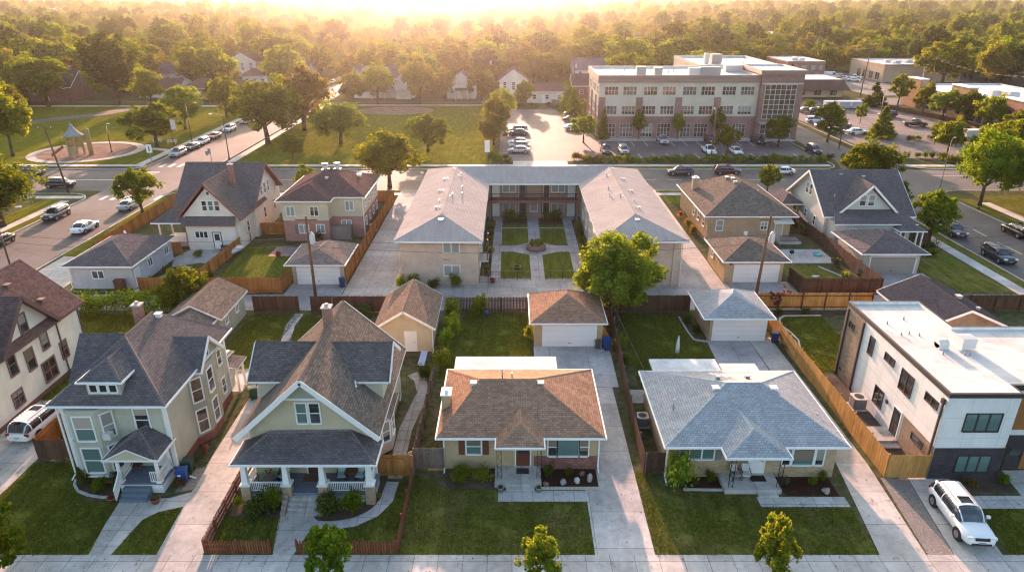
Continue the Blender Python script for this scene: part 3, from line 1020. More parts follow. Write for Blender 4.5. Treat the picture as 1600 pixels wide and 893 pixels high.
# car parks
LOT = asphalt((0.12, 0.10, 0.098))
sheet('parking_lot', [(-2.6, 133.2), (13.6, 133.2), (15.6, 136), (61, 134.6), (61, 153), (19, 153), (19, 199), (-2.6, 199)], Z1, LOT)
rect('driveway_apron', 0.2, 10.8, 126.6, 133.2, 0.0125, CONC_PLAIN)
rect('sidewalk', 19.3, 63.5, 153.0, 156.9, Z2, CONC_PLAIN)
sheet('parking_lot', [(75, 136), (98, 134), (112, 150), (116, 170), (106, 203.5), (75, 203.5)], Z1, LOT)
rect('parking_lot', 116, 235, 228, 300, 0.0, asphalt((0.12, 0.115, 0.11)))
# painted markings
PAINTW = paint((0.62, 0.61, 0.58), 0.7, 0.3)
b = MB()
for k in range(8): b.box(-67.6 + 0.0, -65.2, 112.6 + k * 1.65, 113.2 + k * 1.65, ZR, ZR + 0.004)
for k in range(6): b.box(-66.3 + k * 1.75, -65.6 + k * 1.75, 106.0, 108.4, ZR, ZR + 0.004)
for k in range(6): b.box(-67.5 + k * 1.75, -66.8 + k * 1.75, 128.6, 131.2, ZR, ZR + 0.004)
b.box(-84, -69.5, 118.7, 118.95, ZR, ZR + 0.004)
tag(b.build('road_markings', PAINTW), kind='structure')
b = MB()
for k in range(24): b.box(-46 + k * 4.6, -43.4 + k * 4.6, 118.85, 119.0, ZR, ZR + 0.004)
b.box(76, 100, 121.5, 121.7, ZR, ZR + 0.004); b.box(62, 62.2, 118, 126, ZR, ZR + 0.004)
for k in range(6): b.box(64.4, 64.6, 60 + k * 7, 63 + k * 7, ZR, ZR + 0.004)
tag(b.build('road_markings', paint((0.55, 0.45, 0.25), 0.7, 0.3)), kind='structure')
b = MB()
for k in range(14): b.box(20.6 + k * 2.9, 20.72 + k * 2.9, 147.6, 152.6, Z1, Z1 + 0.004)
for k in range(13): b.box(23 + k * 2.9, 23.12 + k * 2.9, 135.6, 140.2, Z1, Z1 + 0.004)
for k in range(18): b.box(-1.9, 3.4, 138 + k * 2.85, 138.12 + k * 2.85, Z1, Z1 + 0.004)
for k in range(12): b.box(13.5, 18.4, 160 + k * 2.85, 160.12 + k * 2.85, Z1, Z1 + 0.004)
for k in range(15): b.box(83 + k * 0.0, 88, 160 + k * 2.7, 160.12 + k * 2.7, Z1, Z1 + 0.004)
for k in range(18): b.box(96, 101, 146 + k * 2.7, 146.12 + k * 2.7, Z1, Z1 + 0.004)
for k in range(12): b.box(104, 108.5, 158 + k * 2.7, 158.12 + k * 2.7, Z1, Z1 + 0.004)
tag(b.build('parking_lot_markings', PAINTW), kind='structure')
# ----------------------------------------------------------------------------- front row of houses
SH_BROWN = shingle((0.32, 0.195, 0.132)); SH_BROWN_C = shingle((0.36, 0.225, 0.15), 0.15)
SH_BLUE = shingle((0.355, 0.365, 0.375), 0.16); SH_BLUE_C = shingle((0.40, 0.43, 0.46), 0.1)
SH_GREY = shingle((0.14, 0.122, 0.122), 0.24); SH_GREY_C = shingle((0.19, 0.155, 0.145), 0.15)
SH_TAN = shingle((0.175, 0.142, 0.118), 0.34); SH_TAN_C = shingle((0.18, 0.148, 0.128), 0.15)
SH_DORM = shingle((0.145, 0.122, 0.115), 0.28)
SH_MAROON = shingle((0.135, 0.088, 0.080), 0.3); SH_MAROON_C = shingle((0.155, 0.10, 0.09), 0.15)
SH_PALE = shingle((0.41, 0.365, 0.34), 0.06); SH_PALE_C = shingle((0.42, 0.37, 0.34), 0.1)
BUFF = brick((0.47, 0.34, 0.19), (0.42, 0.31, 0.18), (0.42, 0.36, 0.26))
BUFF2 = brick((0.46, 0.33, 0.21), (0.36, 0.25, 0.16), (0.40, 0.34, 0.26))
REDBRICK = brick((0.30, 0.10, 0.075), (0.20, 0.07, 0.06), (0.30, 0.24, 0.21))
CHIMB = brick((0.33, 0.16, 0.11), (0.22, 0.10, 0.08))
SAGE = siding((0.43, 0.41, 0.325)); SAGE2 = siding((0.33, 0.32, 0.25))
BEIGE = siding((0.50, 0.43, 0.30), 0.12); BEIGE_ST = stucco((0.50, 0.45, 0.36))
CREAM = siding((0.70, 0.64, 0.54), 0.14)
DECK = siding((0.16, 0.19, 0.24), 0.12)

# --- cream house at the end of the row, maroon trim
t = thing('cream_house', 'tall cream clapboard house with maroon window trim and brown roof by the white estate', 'house', (-42, 47, 0))
b = MB(); b.box(-46, -38, 36.5, 54.0, 0.45, 5.6)
gable_end(b, 'y', 54.0 - 0.1, -46, -38 + 0.0, 5.6, 8.8)
gable_end(b, 'x', -38.1, 44.3, 50.7, 5.6, 8.7)
b.build('wall', CREAM, t)
walls(t, -45.9, -38.05, 36.6, 53.9, 0.0, 0.45, stucco((0.20, 0.10, 0.08)), 'foundation')
gable_roof(t, 'y', -46.5, -37.5, 36, 54.45, 5.35, 9.3, SH_MAROON, BROWNTRIM, SH_MAROON_C, rake=0.22)
b = MB(); b.slab([(-37.4, 44.1, 5.45), (-37.4, 47.5, 8.95), (-42, 47.5, 8.95), (-42, 44.1, 5.45)][::-1], 0.18, 0, 1)
b.slab([(-37.4, 50.9, 5.45), (-42, 50.9, 5.45), (-42, 47.5, 8.95), (-37.4, 47.5, 8.95)][::-1], 0.18, 0, 1)
for ye in (44.1, 50.9): b.bar((-37.36, ye, 5.3), (-37.36, 47.5, 8.8), 0.06, 0.3, 1)
b.build('cross_gable_roof', [SH_MAROON, BROWNTRIM], t)
for (y, z, w, h, nx) in ((47.6, 6.6, 0.75, 1.35, 1), (49.3, 4.3, 0.75, 1.5, 1), (47.3, 3.6, 0.8, 1.6, 1), (45.4, 4.2, 0.75, 1.6, 1), (49.0, 1.75, 1.5, 1.6, 2), (51.2, 2.4, 0.75, 1.4, 1), (45.0, 1.5, 1.0, 1.1, 2), (42.6, 4.2, 0.8, 1.5, 1), (41.8, 1.7, 0.8, 1.5, 1)):
    window(t, (-38, y, z), '+x', w, h, nx, 2, PANE_BROWN if y > 48 else PANE, paint((0.22, 0.12, 0.11)), 0.12)
downspout(t, -37.95, 51.1, 5.3, BROWNTRIM); downspout(t, -37.95, 54.05, 5.3, BROWNTRIM)
for p in ((-40.9, 50.9, 8.3), (-39.0, 51.6, 6.7)): box_vent(t, *p, 0.4, paint((0.20, 0.13, 0.11)))

# --- sage clapboard house
t = thing('sage_house', 'two storey sage clapboard house with grey hip roof, bay window and small columned porch', 'house', (-26, 42, 0))
b = MB()
b.box(-29.4, -22.6, 37.7, 47.6, 0.7, 5.9)
b.build('wall', SAGE, t)
b = MB(); b.box(-29.35, -22.65, 37.75, 47.55, 0, 0.7); b.build('foundation', REDBRICK, t)
b = MB()
b.prism([(-29.2, 37.7), (-28.3, 36.75), (-26.6, 36.75), (-25.8, 37.7)], 0.62, 5.72, 0)
b.build('bay_wall', SAGE, t)
b = MB()
b.prism([(-29.1, 37.7), (-28.25, 36.85), (-26.65, 36.85), (-25.9, 37.7)], 0.0, 0.62, 0)
b.build('bay_foundation', REDBRICK, t)
b = MB(); b.prism([(-29.25, 37.66), (-28.33, 36.68), (-26.57, 36.68), (-25.75, 37.66)], 0.62, 0.76, 0); b.build('water_table', WHITE, t)
hip_roof(t, -29.7, -22.1, 37.0, 48.05, 5.95, (-26.03, 40.9, -26.03, 44.7, 9.0), SH_GREY, WHITE, SH_GREY_C)
corner_boards(t, -29.4, -22.6, 37.7, 47.6, 0.7, 5.85, WHITE, 0.2)
for z, h in ((4.4, 1.75), (1.95, 1.85)):
    window(t, (-27.45, 36.75, z), '-y', 1.15, h, 1, 2, PANE_TEAL)
    window(t, (-28.75, 37.225, z), '-y', 0.55, h, 1, 2, PANE, rot=-math.atan2(0.95, 0.9))
    window(t, (-26.2, 37.225, z), '-y', 0.62, h, 1, 2, PANE_TEAL if z > 3 else PANE, rot=math.atan2(0.95, 0.8))
o = MB(); o.box(-26.42, -25.92, 36.7, 37.15, 3.56, 3.98); o.build('window_air_conditioner', OFFWHITE, t)
window(t, (-24.2, 37.7, 4.45), '-y', 0.85, 1.7, 1, 2)
# side bay, right-hand wall
b = MB(); b.prism([(-22.6, 41.0), (-21.9, 41.9), (-21.9, 44.0), (-22.6, 44.9)], 0.7, 5.75, 0)
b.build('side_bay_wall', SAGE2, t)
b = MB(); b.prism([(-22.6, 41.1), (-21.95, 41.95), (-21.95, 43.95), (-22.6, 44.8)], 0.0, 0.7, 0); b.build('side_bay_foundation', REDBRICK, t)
for z in (4.4, 1.9):
    window(t, (-22.25, 41.45, z), '-y', 0.7, 1.75, 1, 2, PANE_BROWN, rot=math.atan2(0.9, 0.7) * 0.0 + R(52))
    window(t, (-21.9, 42.95, z), '+x', 0.8, 1.75, 1, 2, PANE)
    window(t, (-22.6, 46.2, z), '+x', 0.6, 1.2, 1, 2, PANE)
# cross gables
b = MB()
for sx, xa, xe in ((-1, -26.0, -30.5), (1, -25.5, -21.75)):
    zr, ze, ym, hw = (8.1, 5.3, 43.0, 2.6) if sx < 0 else (7.6, 5.75, 43.5, 2.0)
    P = [(xe, ym - hw, ze), (xa, ym - hw, ze), (xa, ym, zr), (xe, ym, zr)]
    Q = [(xe, ym + hw, ze), (xa, ym + hw, ze), (xa, ym, zr), (xe, ym, zr)]
    b.slab(P if sx < 0 else P[::-1], 0.16, 0, 1); b.slab(Q[::-1] if sx < 0 else Q, 0.16, 0, 1)
    if sx > 0:
        for ye in (ym - hw, ym + hw): b.bar((xe + 0.04, ye, ze - 0.1), (xe + 0.04, ym, zr - 0.1), 0.06, 0.24, 1)
b.build('cross_gable_roof', [SH_GREY, WHITE], t)
b = MB(); gable_end(b, 'x', -22.2, 41.7, 45.3, 5.75, 7.35); b.box(-29.9, -29.4, 41.0, 45.0, 0.7, 5.3)
b.poly([(-29.9, 45.2, 5.3), (-29.9, 40.8, 5.3), (-29.9, 43.0, 7.8)], 0)
b.build('gable_wall', SAGE, t)
window(t, (-22.1, 43.5, 6.45), '+x', 0.45, 0.8, 1, 1)
# front dormer
b = MB(); b.box(-27.2, -25.05, 37.6, 40.6, 6.3, 7.5); b.build('dormer_wall', SAGE, t)
hip_roof(t, -27.55, -24.75, 37.35, 41.0, 7.5, (-26.1, 38.7, -26.1, 40.9, 8.5), SH_GREY, WHITE, SH_GREY_C, name='dormer_roof')
for k in range(3): window(t, (-26.76 + k * 0.63, 37.6, 6.9), '-y', 0.45, 0.5, 1, 1, DARK, WHITE, 0.085)
chimney(t, -27.2, 45.0, 7.6, 9.35, 0.55, 0.55, CHIMB)
box_vent(t, -25.5, 44.5, 8.75, 0.36, WHITE)
# porch
PX0, PX1 = -25.6, -22.75
b = MB(); b.box(PX0, PX1, 35.85, 37.7, 0.68, 0.8, 0); b.box(PX0 + 0.05, PX1 - 0.05, 35.9, 37.7, 0, 0.68, 1)
b.build('porch_floor', [DECK, WHITE], t)
hip_roof(t, PX0 - 0.35, PX1 + 0.3, 35.5, 37.75, 2.95, (-24.3, 37.3, -24.0, 37.74, 4.05), SH_GREY, WHITE, SH_GREY_C, name='porch_roof')
b = MB(); b.slab([(-25.75, 35.45, 3.0), (-24.3, 35.45, 3.75), (-24.3, 36.9, 3.75), (-25.75, 36.2, 3.0)][::-1], 0.1, 0, 1)
b.slab([(-22.85, 35.45, 3.0), (-22.85, 36.2, 3.0), (-24.3, 36.9, 3.75), (-24.3, 35.45, 3.75)], 0.1, 0, 1)
b.poly([(-25.7, 35.5, 2.93), (-22.9, 35.5, 2.93), (-24.3, 35.5, 3.66)], 2)
b.build('porch_gable', [SH_GREY, WHITE, BEIGE], t)
for x, y in ((PX0 + 0.15, 36.0), (PX1 - 0.2, 36.0), (PX1 - 0.2, 37.5)):
    c = MB(); c.box(x - 0.17, x + 0.17, y - 0.17, y + 0.17, 0.8, 0.95); c.cyl((x, y, 0.95), (x, y, 2.7), 0.14, 0.11, 12); c.box(x - 0.15, x + 0.15, y - 0.15, y + 0.15, 2.68, 2.8)
    c.build('porch_column', WHITE, t)
steps(t, PX0 + 0.35, PX1 - 0.75, 35.85, 0.8, 3, 0.3, paint((0.13, 0.17, 0.21)))
railing(t, (PX0 + 0.2, 35.85), (PX0 + 0.2, 34.95), 0.8, 0.9, dz=-0.75)
railing(t, (PX1 - 0.1, 36.1), (PX1 - 0.1, 37.6), 0.8)
railing(t, (PX1 - 0.7, 35.9), (PX1 - 0.3, 35.9), 0.8)
railing(t, (PX0 + 0.15, 36.2), (PX0 + 0.15, 37.6), 0.8)
door(t, (-23.5, 37.7, 0.8), '-y', 0.95, 2.05, WHITE, WHITE, PANE)
b = MB(); b.box(-23.1, -22.95, 37.55, 37.7, 2.3, 2.6); b.build('wall_lantern', BLACKMETAL, t)
downspout(t, -22.5, 37.65, 5.8, WHITE, (1.2, -0.3)); downspout(t, -29.55, 37.65, 5.8)
# rear addition
walls(t, -28.0, -23.2, 47.6, 49.6, 0, 3.2, SAGE, 'rear_wall')
b = MB(); b.slab([(-23.0, 47.4, 3.4), (-23.0, 49.9, 3.0), (-28.2, 49.9, 3.0), (-28.2, 47.4, 3.4)], 0.14, 0, 1); b.build('rear_roof', [SH_GREY, WHITE], t)
for y in (48.1, 49.4):
    c = MB(); c.box(-22.4, -22.25, y, y + 0.15, 0, 2.4); c.build('porch_post', WHITE, t)
b = MB(); b.slab([(-22.0, 47.8, 2.5), (-22.0, 49.8, 2.5), (-23.2, 49.8, 2.65), (-23.2, 47.8, 2.65)], 0.12, 0, 1); b.build('stoop_roof', [SH_GREY, WHITE], t)

# --- long shed and garage behind the sage house
t = thing('shingled_garage', 'long low garage with brown gable roof behind the sage green house', 'garage', (-29.5, 59.5, 0))
b = MB(); b.box(-31.8, -27.2, 57.0, 63.2, 0, 2.6)
for y in (57.0, 63.1): gable_end(b, 'y', y, -31.8, -27.2, 2.6, 3.75)
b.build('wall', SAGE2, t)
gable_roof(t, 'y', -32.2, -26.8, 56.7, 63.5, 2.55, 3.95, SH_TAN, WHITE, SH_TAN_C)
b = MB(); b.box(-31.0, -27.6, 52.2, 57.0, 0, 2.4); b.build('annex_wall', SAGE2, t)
hip_roof(t, -31.3, -27.3, 51.8, 57.6, 2.5, (-29.3, 53.8, -29.3, 57.5, 3.6), SH_TAN, WHITE, SH_TAN_C, name='annex_roof')
for y in (58.6, 61.2): window(t, (-27.2, y, 1.6), '+x', 0.6, 0.7, 2, 1)

# --- beige bungalow with the deep front porch
t = thing('beige_bungalow', 'beige bungalow with steep tan gable roof, side gables and wide white columned porch', 'house', (-13, 42, 0))
b = MB(); b.box(-16.95, -9.05, 36.9, 47.4, 0.6, 4.3)
gable_end(b, 'y', 36.9, -16.95, -9.05, 4.3, 8.05); gable_end(b, 'y', 47.3, -16.95, -9.05, 4.3, 8.05)
b.build('wall', BEIGE, t)
b = MB(); b.box(-16.9, -9.1, 36.95, 47.35, 0, 0.6); b.build('foundation', BUFF2, t)
gable_roof(t, 'y', -17.6, -8.4, 36.05, 47.85, 4.25, 8.45, SH_TAN, WHITE, SH_TAN_C, 0.2, rake=0.34)
b = MB(); b.poly([(-14.6, 36.88, 6.62), (-11.4, 36.88, 6.62), (-13, 36.88, 8.0)], 0); b.box(-14.75, -11.25, 36.8, 36.9, 6.5, 6.64, 1)
b.build('gable_panel', [stucco((0.37, 0.38, 0.30)), WHITE], t)
for x in (-13.42, -12.58): window(t, (x, 36.9, 5.5), '-y', 0.62, 1.45, 1, 2, PANE_TEAL if x < -13 else PANE)
b = MB()
for sx, xa, xe in ((-1, -13.2, -17.75), (1, -12.8, -8.25)):
    zr, ze, ym, hw = 7.95, 6.15, 42.0, 2.35
    P = [(xe, ym - hw, ze), (xa, ym - hw, ze), (xa, ym, zr), (xe, ym, zr)]
    Q = [(xe, ym + hw, ze), (xa, ym + hw, ze), (xa, ym, zr), (xe, ym, zr)]
    b.slab(P if sx < 0 else P[::-1], 0.16, 0, 1); b.slab(Q[::-1] if sx < 0 else Q, 0.16, 0, 1)
    for ye in (ym - hw, ym + hw): b.bar((xe + sx * 0.04, ye, ze - 0.1), (xe + sx * 0.04, ym, zr - 0.1), 0.06, 0.26, 1)
    cap(b, (xe, ym, zr), (xa, ym, zr), 0)
b.build('cross_gable_roof', [SH_DORM, WHITE], t)
b = MB()
for x0, x1 in ((-17.2, -16.0), (-10.0, -8.8)):
    b.box(x0, x1, 40.0, 44.0, 4.0, 6.1)
    b.poly([(x1, 40.0, 6.1), (x1, 44.0, 6.1), (x1, 42.0, 7.7)], 0); b.poly([(x0, 44.0, 6.1), (x0, 40.0, 6.1), (x0, 42.0, 7.7)], 0)
b.build('dormer_wall', BEIGE_ST, t)
window(t, (-8.8, 42.0, 5.5), '+x', 0.9, 1.1, 2, 1); window(t, (-17.2, 42.0, 5.5), '-x', 0.9, 1.1, 2, 1)
chimney(t, -13.25, 44.3, 7.9, 9.5, 0.6, 0.6, CHIMB)
vent_pipe(t, -10.4, 39.2, 6.1, 0.4, 0.05, WHITE)
# side bay on the path side
b = MB(); b.prism([(-9.05, 39.3), (-8.45, 39.9), (-8.45, 41.5), (-9.05, 42.1)], 0.5, 3.5, 0); b.build('bay_wall', BEIGE_ST, t)
b = MB(); b.slab([(-8.2, 39.0, 3.55), (-8.2, 42.4, 3.55), (-9.05, 42.2, 4.0), (-9.05, 39.2, 4.0)], 0.12, 0, 1); b.build('bay_roof', [SH_TAN, WHITE], t)
window(t, (-8.75, 39.6, 2.2), '-y', 0.55, 1.5, 1, 2, rot=R(45)); window(t, (-8.45, 40.7, 2.2), '+x', 0.8, 1.5, 1, 2)
for y in (37.9, 44.5): window(t, (-9.05, y, 2.2), '+x', 0.8, 1.3, 1, 2)
downspout(t, -8.95, 36.9, 4.1); downspout(t, -9.0, 47.4, 4.1)
# porch
b = MB(); b.box(-17.2, -8.75, 34.9, 36.9, 0.68, 0.82, 0); b.box(-17.1, -8.85, 35.0, 36.9, 0.0, 0.68, 1)
b.build('porch_floor', [DECK, siding((0.55, 0.55, 0.52))], t)
hip_roof(t, -17.45, -8.45, 34.55, 37.0, 3.3, (-15.6, 36.6, -10.4, 36.9, 4.25), SH_GREY, WHITE, SH_GREY_C, name='porch_roof')
for x in (-16.9, -14.3, -12.0, -9.05):
    c = MB(); c.box(x - 0.28, x + 0.28, 34.75, 35.3, 0, 1.45, 0); c.box(x - 0.34, x + 0.34, 34.69, 35.36, 1.45, 1.55, 1)
    n = len(c.v)
    c.prism([(x - 0.2, 34.83), (x + 0.2, 34.83), (x + 0.2, 35.22), (x - 0.2, 35.22)], 1.55, 3.1, 1)
    for k in range(n, len(c.v)):
        v = c.v[k]
        if v[2] > 3: c.v[k] = (x + (v[0] - x) * 0.68, 35.02 + (v[1] - 35.02) * 0.68, v[2])
    c.build('porch_column', [BUFF2, WHITE], t)
for a_, b_ in ((-16.6, -14.6), (-11.7, -9.35)): railing(t, (a_, 35.02), (b_, 35.02), 0.82, 0.75, step=0.115)
railing(t, (-9.05, 35.3), (-9.05, 36.85), 0.82, 0.75); railing(t, (-16.95, 35.3), (-16.95, 36.85), 0.82, 0.75)
steps(t, -14.15, -12.15, 34.9, 0.82, 4, 0.3, CONC_PLAIN)
for x in (-14.35, -12.05):
    c = MB()
    for k in range(4): c.box(x - 0.16, x + 0.16, 33.7 + k * 0.3, 33.97 + k * 0.3, 0, 0.28 + k * 0.2)
    c.build('step_kerb', stucco((0.36, 0.27, 0.23)), t)
door(t, (-13.0, 36.9, 0.82), '-y', 1.0, 2.05, paint((0.10, 0.04, 0.02)), WHITE)
for x, w in ((-15.6, 1.6), (-10.6, 1.4)): window(t, (x, 36.9, 2.2), '-y', w, 1.2, 2, 1)
def garden_chair(x, y, z, rz, seat, frame, label):
    c = thing('porch_chair', label, 'chair', (x, y, z), rz, 'cushioned chairs on the porches')
    m = MB(); m.box(-0.26, 0.26, -0.26, 0.24, 0.36, 0.46); m.build('seat', seat, c, world=False)
    m = MB(); m.bar((0, 0.24, 0.42), (0, 0.4, 0.95), 0.5, 0.07); m.build('backrest', seat, c, world=False)
    for sx in (-1, 1):
        for sy in (-1, 1):
            m = MB(); m.bar((sx * 0.26, sy * 0.24, 0), (sx * 0.24, sy * 0.22, 0.4), 0.04, 0.04); m.build('leg', frame, c, world=False)
        m = MB(); m.bar((sx * 0.28, -0.25, 0.62), (sx * 0.28, 0.3, 0.64), 0.05, 0.04); m.build('armrest', frame, c, world=False)
GREENC = paint((0.20, 0.26, 0.16)); TEALC = paint((0.32, 0.45, 0.42))
for i, (x, y, rz, m, lb) in enumerate(((-16.2, 36.0, 0.6, GREENC, 'green cushioned porch chair nearest the driveway end of the bungalow porch'),
        (-15.5, 36.2, 0.0, GREENC, 'green cushioned porch chair in the middle of three by the bungalow steps'),
        (-14.85, 36.1, -0.5, TEALC, 'pale teal porch chair beside the porch column at the bungalow steps'),
        (-11.1, 36.2, 0.1, TEALC, 'pale teal porch chair on the bungalow porch next to its front door'),
        (-9.9, 36.2, -0.2, TEALC, 'pale teal porch chair at the gate end of the bungalow porch'))):
    garden_chair(x, y, 0.82, rz, m, BLACKMETAL, lb)
c = thing('porch_table', 'small brown table between two teal chairs on the bungalow porch', 'table', (-10.5, 36.3, 0.82))
m = MB(); m.box(-0.4, 0.4, -0.3, 0.3, 0.6, 0.66); m.build('table_top', wood((0.16, 0.09, 0.05)), c, world=False)
for sx in (-1, 1):
    for sy in (-1, 1):
        m = MB(); m.box(sx * 0.34 - 0.03, sx * 0.34 + 0.03, sy * 0.24 - 0.03, sy * 0.24 + 0.03, 0, 0.6); m.build('leg', wood((0.16, 0.09, 0.05)), c, world=False)
c = thing('patio_table', 'round table with green chairs round it on the bungalow porch', 'table', (-15.6, 35.55, 0.82))
m = MB(); m.cyl((0, 0, 0.66), (0, 0, 0.7), 0.42, n=16); m.build('table_top', plain((0.10, 0.10, 0.09)), c, world=False)
m = MB(); m.cyl((0, 0, 0), (0, 0, 0.66), 0.05, n=8); m.build('leg', BLACKMETAL, c, world=False)
m = MB(); m.box(-13.7, -12.4, 36.0, 36.7, 0.822, 0.84); tag(m.build('doormat', plain((0.13, 0.07, 0.04), 0.9)), 'brown doormat in front of the bungalow front door', 'doormat')

# --- gable garage behind the bungalow
t = thing('beige_garage', 'beige clapboard garage with brown gable roof and white side door behind the bungalow', 'garage', (-9.7, 58, 0))
b = MB(); b.box(-12.0, -7.3, 55.2, 61.6, 0, 2.75)
for y in (55.2, 61.5): gable_end(b, 'y', y, -12.0, -7.3, 2.75, 4.15)
b.build('wall', BEIGE, t)
gable_roof(t, 'y', -12.45, -6.85, 54.6, 62.1, 2.62, 4.35, shingle((0.215, 0.155, 0.12), 0.3), WHITE, SH_TAN_C, rake=0.18)
door(t, (-9.2, 55.2, 0.02), '-y', 0.95, 2.0, WHITE, WHITE)
downspout(t, -7.2, 55.2, 2.5)

# --- tan roofed ranch house
t = thing('ranch_house', 'single storey buff brick ranch house with brown hip roof and central entrance canopy', 'house', (0.6, 42, 0))
walls(t, -4.55, 5.8, 38.4, 46.5, 0, 2.72, BUFF)
b = MB(); b.box(1.5, 5.86, 38.33, 39.2, 0, 1.05); b.build('brick_skirt', brick((0.32, 0.13, 0.10), (0.17, 0.07, 0.06), (0.26, 0.2, 0.18)), t)
hip_roof(t, -5.05, 6.25, 37.92, 46.98, 2.86, (-2.3, 42.35, 1.6, 42.35, 4.75), SH_BROWN, WHITE, SH_BROWN_C)
hip_roof(t, -1.05, 2.1, 36.85, 40.6, 2.88, (0.52, 38.3, 0.52, 40.5, 3.78), SH_BROWN, WHITE, SH_BROWN_C, name='entrance_roof')
window(t, (-2.6, 38.4, 1.85), '-y', 0.95, 1.2, 1, 2, PANE_TEAL)
for x in (-3.42, -1.78):
    c = MB(); c.box(x - 0.2, x + 0.2, 38.34, 38.4, 1.2, 2.5)
    for k in range(9): c.box(x - 0.16, x + 0.16, 38.32, 38.34, 1.27 + k * 0.135, 1.36 + k * 0.135)
    c.build('shutter', paint((0.16, 0.055, 0.035)), t)
for x, w, ny, pm in ((2.75, 0.55, 2, PANE), (3.82, 1.4, 1, PANE_TEAL), (4.9, 0.55, 2, PANE)): window(t, (x, 38.4, 1.8), '-y', w, 1.4, 1, ny, pm)
door(t, (0.75, 38.4, 0.25), '-y', 0.95, 2.0, paint((0.14, 0.045, 0.025)), WHITE, PANE_BROWN)
b = MB(); b.box(-1.15, 1.95, 36.4, 38.4, 0, 0.25); b.box(-0.4, 1.5, 36.05, 36.4, 0, 0.13); b.build('porch_slab', CONC_PLAIN, t)
for x in (-0.85, 1.8):
    c = MB(); s = 0.14
    for dx in (-s, s): c.box(x + dx - 0.018, x + dx + 0.018, 36.98, 37.02, 0.25, 2.75)
    for k in range(7):
        za = 0.3 + k * 0.34; dd = s if k % 2 else -s
        c.bar((x - dd, 37.0, za), (x + dd, 37.0, za + 0.34), 0.02, 0.02)
    c.build('iron_post', BLACKMETAL, t)
m = MB(); m.box(0.3, 1.15, 37.5, 38.1, 0.252, 0.27); tag(m.build('doormat', plain((0.04, 0.035, 0.03), 0.9)), 'dark doormat at the ranch house front door', 'doormat')
chimney(t, -4.65, 41.6, 0.0, 4.1, 0.62, 0.95, BUFF, WHITE)
for x in (-2.75, 2.05): box_vent(t, x, 42.1, 4.45, 0.34)
vent_pipe(t, -0.7, 42.9, 4.5, 0.8, 0.07); vent_pipe(t, 0.0, 43.3, 4.35, 0.35)
downspout(t, -4.62, 38.38, 2.7); downspout(t, 5.9, 38.38, 2.7)
b = MB(); b.box(-4.6, 3.6, 46.7, 49.4, 2.5, 2.68); b.build('patio_cover', membrane((0.60, 0.56, 0.52)), t)
for x in (-4.4, -0.5, 3.4):
    c = MB(); c.box(x - 0.06, x + 0.06, 49.1, 49.22, 0, 2.5); c.build('patio_post', WHITE, t)
b = MB(); b.box(-4.65, -4.55, 40, 40.3, 0.4, 0.9); b.build('hose_reel', BLACKMETAL, t)

# --- its garage
t = thing('hip_garage', 'buff garage with brown hip roof, white double door and blue bin beside it', 'garage', (5.2, 59, 0))
walls(t, 2.05, 8.35, 56.2, 62.0, 0, 2.5, BUFF)
hip_roof(t, 1.65, 8.65, 55.7, 62.4, 2.62, (5.15, 58.6, 5.15, 59.5, 4.3), SH_BROWN, WHITE, SH_BROWN_C)
garage_door(t, (5.3, 56.2, 0), '-y', 4.8, 2.05)
# --- blue roofed ranch house
t = thing('ranch_house', 'single storey tan brick ranch house with pale blue grey hip roof beside the timber fence', 'house', (16, 42, 0))
walls(t, 10.45, 21.65, 37.5, 46.4, 0, 2.66, BUFF2)
hip_roof(t, 10.05, 22.15, 37.02, 46.85, 2.8, (15.2, 41.9, 17.7, 41.9, 4.72), SH_BLUE, WHITE, SH_BLUE_C)
hip_roof(t, 13.75, 17.9, 35.85, 39.8, 2.82, (15.85, 37.5, 15.6, 39.7, 3.85), SH_BLUE, WHITE, SH_BLUE_C, name='entrance_roof')
window(t, (12.65, 37.5, 1.95), '-y', 1.55, 0.85, 2, 1, PANE_TEAL)
for x in (11.5, 13.8):
    c = MB(); c.box(x - 0.22, x + 0.22, 37.44, 37.5, 1.45, 2.45)
    for k in range(7): c.box(x - 0.17, x + 0.17, 37.42, 37.44, 1.52 + k * 0.13, 1.6 + k * 0.13)
    c.build('shutter', paint((0.22, 0.22, 0.22)), t)
for x, w, pm in ((18.35, 0.5, PANE), (19.45, 1.35, PANE_TEAL), (20.55, 0.5, PANE)): window(t, (x, 37.5, 1.72), '-y', w, 1.35, 1, 1, pm)
door(t, (16.4, 37.5, 0.35), '-y', 0.98, 2.05, WHITE, WHITE, PANE_PALE)
b = MB(); b.box(13.9, 17.6, 35.75, 37.5, 0, 0.35); b.box(16.0, 17.3, 35.4, 35.75, 0, 0.18); b.build('porch_slab', CONC_PLAIN, t)
for x in (14.3, 17.45):
    c = MB(); s = 0.14
    for dx in (-s, s): c.box(x + dx - 0.018, x + dx + 0.018, 35.98, 36.02, 0.35, 2.7)
    for k in range(7):
        za = 0.4 + k * 0.33; dd = s if k % 2 else -s
        c.bar((x - dd, 36.0, za), (x + dd, 36.0, za + 0.33), 0.02, 0.02)
    c.build('iron_post', BLACKMETAL, t)
m = MB(); m.box(15.9, 16.9, 36.6, 37.2, 0.352, 0.37); tag(m.build('doormat', plain((0.012, 0.012, 0.012), 0.9)), 'black doormat on the blue roofed ranch house porch', 'doormat')
for x, y, z in ((14.4, 41.6, 4.35), (18.5, 41.6, 4.35)): box_vent(t, x, y, z, 0.4, WHITE)
vent_pipe(t, 11.3, 40.6, 3.25, 0.95, 0.07); vent_pipe(t, 21.2, 40.2, 3.1, 0.25); box_vent(t, 15.0, 43.2, 4.3, 0.25, GALV); box_vent(t, 17.3, 43.6, 4.15, 0.3, GALV)
